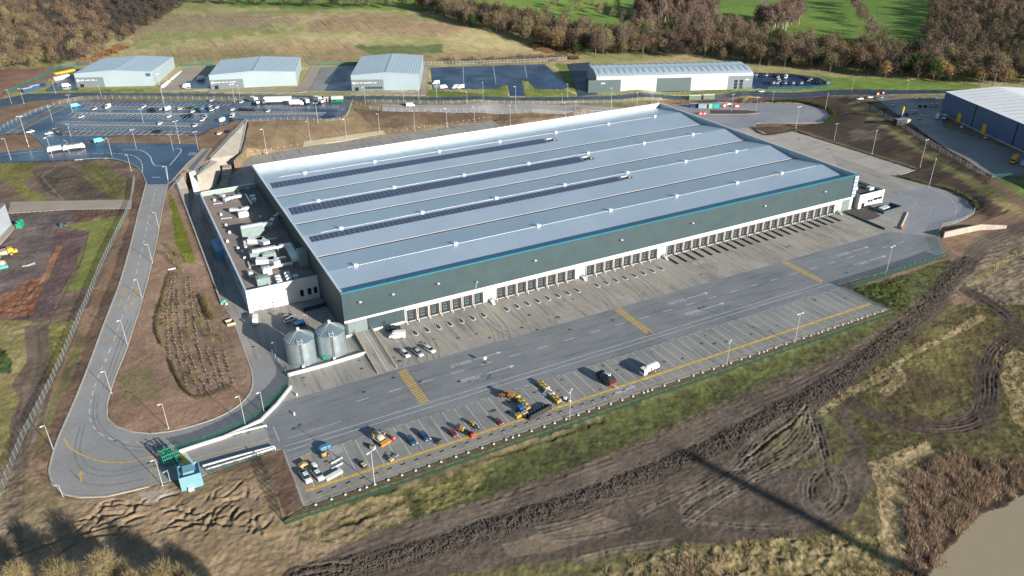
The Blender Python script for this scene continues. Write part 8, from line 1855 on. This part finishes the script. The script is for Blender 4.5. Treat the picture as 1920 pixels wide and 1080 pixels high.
# ------------------------------------------------------------------ stuff: reeds, dry grass, tufts, clods
def tufts(name, polys, dens, hgt, wd, m, seed, label, clump=0.0, lean=.35, lo=.5, keep=None):
    rr = np.random.default_rng(seed); out = []
    for poly in polys:
        W_ = np.array([at(*p)[:2] for p in poly]); mn, mx_ = W_.min(0), W_.max(0); n = int((mx_-mn).prod()*dens); xy = rr.uniform(mn, mx_, (n,2)); k = inpoly(xy[:,0]+(fbm(xy[:,0],xy[:,1],5,3)-.5)*9, xy[:,1]+(fbm(xy[:,0],xy[:,1],5,4)-.5)*9, W_)
        if clump: k &= rr.random(n) < np.clip((fbm(xy[:,0],xy[:,1],clump,seed,3)-.36)*5, .06, 1)
        out.append(xy[k])
    xy = np.concatenate(out); i = np.clip(np.searchsorted(GX, xy[:,0])-1, 0, nx-2); j = np.clip(np.searchsorted(GY, xy[:,1])-1, 0, ny-2); z = Z2[j,i]; n = len(xy)
    k = ~INS[j,i]
    if keep == 'land': k &= ~pin[j,i]
    xy, z = xy[k], z[k]; n = len(xy); hh = hgt*rr.uniform(lo,1.2,n)*(.6+.8*fbm(xy[:,0],xy[:,1],5,seed+3,2))
    D = np.column_stack([rr.normal(size=(n,2))*lean, np.ones(n)]); V = slivers(np.column_stack([xy, z-.05]), D, hh, rr.uniform(.6,1.3,n)*wd, rr)
    o = bpy.data.objects.new(name, trimesh(name, V, [m])); COL.objects.link(o); o['kind'] = 'stuff'; o['label'] = label; o['category'] = 'vegetation'; return o
REED = leafmat('reed_brown', (.30,.215,.15), (.17,.122,.085), .35); DRY = leafmat('dry_grass', (.42,.335,.18), (.26,.20,.10), .3); TUS = leafmat('tussock_green', (.092,.105,.036), (.046,.052,.02), .3); TUO = leafmat('tussock_olive', (.14,.125,.055), (.08,.07,.034), .3)
tufts('reed_bed', [[(1695,905),(1720,880),(1790,848),(1850,862),(1925,872),(2000,860),(2000,905),(1925,930),(1870,950),(1830,968),(1808,995),(1790,1025),(1765,1050),(1748,1064),(1735,1100),(1690,1100),(1692,1000)]], 26, 2.1, .10, REED, 801, 'bed of rust brown reeds round the pond', 2.6)
tufts('reed_bed', [[(1180,1085),(1200,1058),(1270,1045),(1350,1060),(1400,1085),(1400,1120),(1180,1120)]], 10, 1.5, .14, REED, 802, 'patch of rust brown reeds at the bottom edge', 2.6)
tufts('dry_grass', [[(1640,905),(1625,872),(1740,828),(1752,842),(1706,882),(1698,960),(1692,1090),(1600,1100),(1650,990)],[(1100,1090),(1190,1040),(1420,1016),(1600,1000),(1648,1010),(1640,1110),(1100,1110)],[(1856,645),(1880,640),(1990,700),(1990,850),(1900,790),(1882,720)]], 5, 1.0, .12, DRY, 803, 'dry straw-coloured grass on the banks at lower right', 2.2)
for qi, q in enumerate(RIDGE):
    pass
tufts('dry_grass', [[(1495,800),(1580,746),(1660,701),(1760,641),(1842,596),(1839,590),(1757,635),(1656,694),(1577,740),(1491,796)],[(1826,528),(1880,489),(1932,468),(1932,460),(1877,482),(1825,522)],[(1684,692),(1696,708),(1672,728),(1664,722)]], 11, 1.0, .12, DRY, 804, 'dry straw-coloured grass along the ridge lines at right', 2.0)
tufts('rough_grass', [BANK], 7.0, .5, .09, TUS, 805, 'rough green grass on the bank below the trailer park', 3.0, .6)
tufts('rough_grass', [[(1540,760),(1600,700),(1760,600),(1840,560),(1990,540),(1990,860),(1850,850),(1740,832),(1640,895),(1620,862)]], 4.5, .5, .10, TUO, 806, 'rough olive grass between the tracks at right', 3.5, .6)
tufts('rough_grass', [[(1600,540),(1700,522),(1695,598),(1668,590)]], 6, .8, .15, leafmat('tussock_dark', (.075,.095,.025), (.035,.045,.014), .4), 807, 'dark long grass beside the right-hand fence', 2.0, .6)
tufts('rough_grass', [[(0,620),(60,602),(75,606),(60,660),(40,690),(15,730),(0,760)],[(88,610),(138,602),(130,640),(112,690),(86,704)],[(150,310),(190,308),(244,345),(236,372),(206,370),(165,335)],[(0,302),(60,302),(64,318),(46,345),(90,372),(50,370),(0,336)],[(1786,562),(1800,502),(1830,445),(1920,425),(1960,440),(1960,560),(1880,572)]], 1.6, .45, .12, TUO, 808, 'thin olive grass over the bare ground', 3.0, .6)
# clods along the turned ridge
rr = np.random.default_rng(900); P = np.array(CLOD); n = 13500; i = rr.integers(0, len(P)-1, n); t = rr.random(n)[:,None]; Q = P[i]*(1-t)+P[i+1]*t+rr.normal(size=(n,2))*1.45
octa = np.array([(1,0,0),(0,1,0),(-1,0,0),(0,-1,0),(0,0,1),(0,0,-1)],float); fi = [(0,1,4),(1,2,4),(2,3,4),(3,0,4),(1,0,5),(2,1,5),(3,2,5),(0,3,5)]; Vs = []
ci = np.clip(np.searchsorted(GX, Q[:,0])-1,0,nx-2); cj = np.clip(np.searchsorted(GY, Q[:,1])-1,0,ny-2); cz_ = Z2[cj,ci]
for k in range(n):
    v = octa*(rr.uniform(.10,.27)*(1+rr.normal(size=(6,1))*.2))*np.array([1,1,.7]); a = rr.uniform(0,6.28); c, s = math.cos(a), math.sin(a); v = np.column_stack([v[:,0]*c-v[:,1]*s, v[:,0]*s+v[:,1]*c, v[:,2]])+np.array([Q[k,0],Q[k,1],cz_[k]+.06]); Vs.append(v[np.array(fi).ravel()])
o = bpy.data.objects.new('earth_clods', trimesh('earth_clods', np.concatenate(Vs), [pm('clod_earth', (.098,.077,.062), .95, 0, var=.3, scale=.6)])); COL.objects.link(o); o['kind'] = 'stuff'; o['label'] = 'dark lumps of turned earth along the haul track'; o['category'] = 'soil'
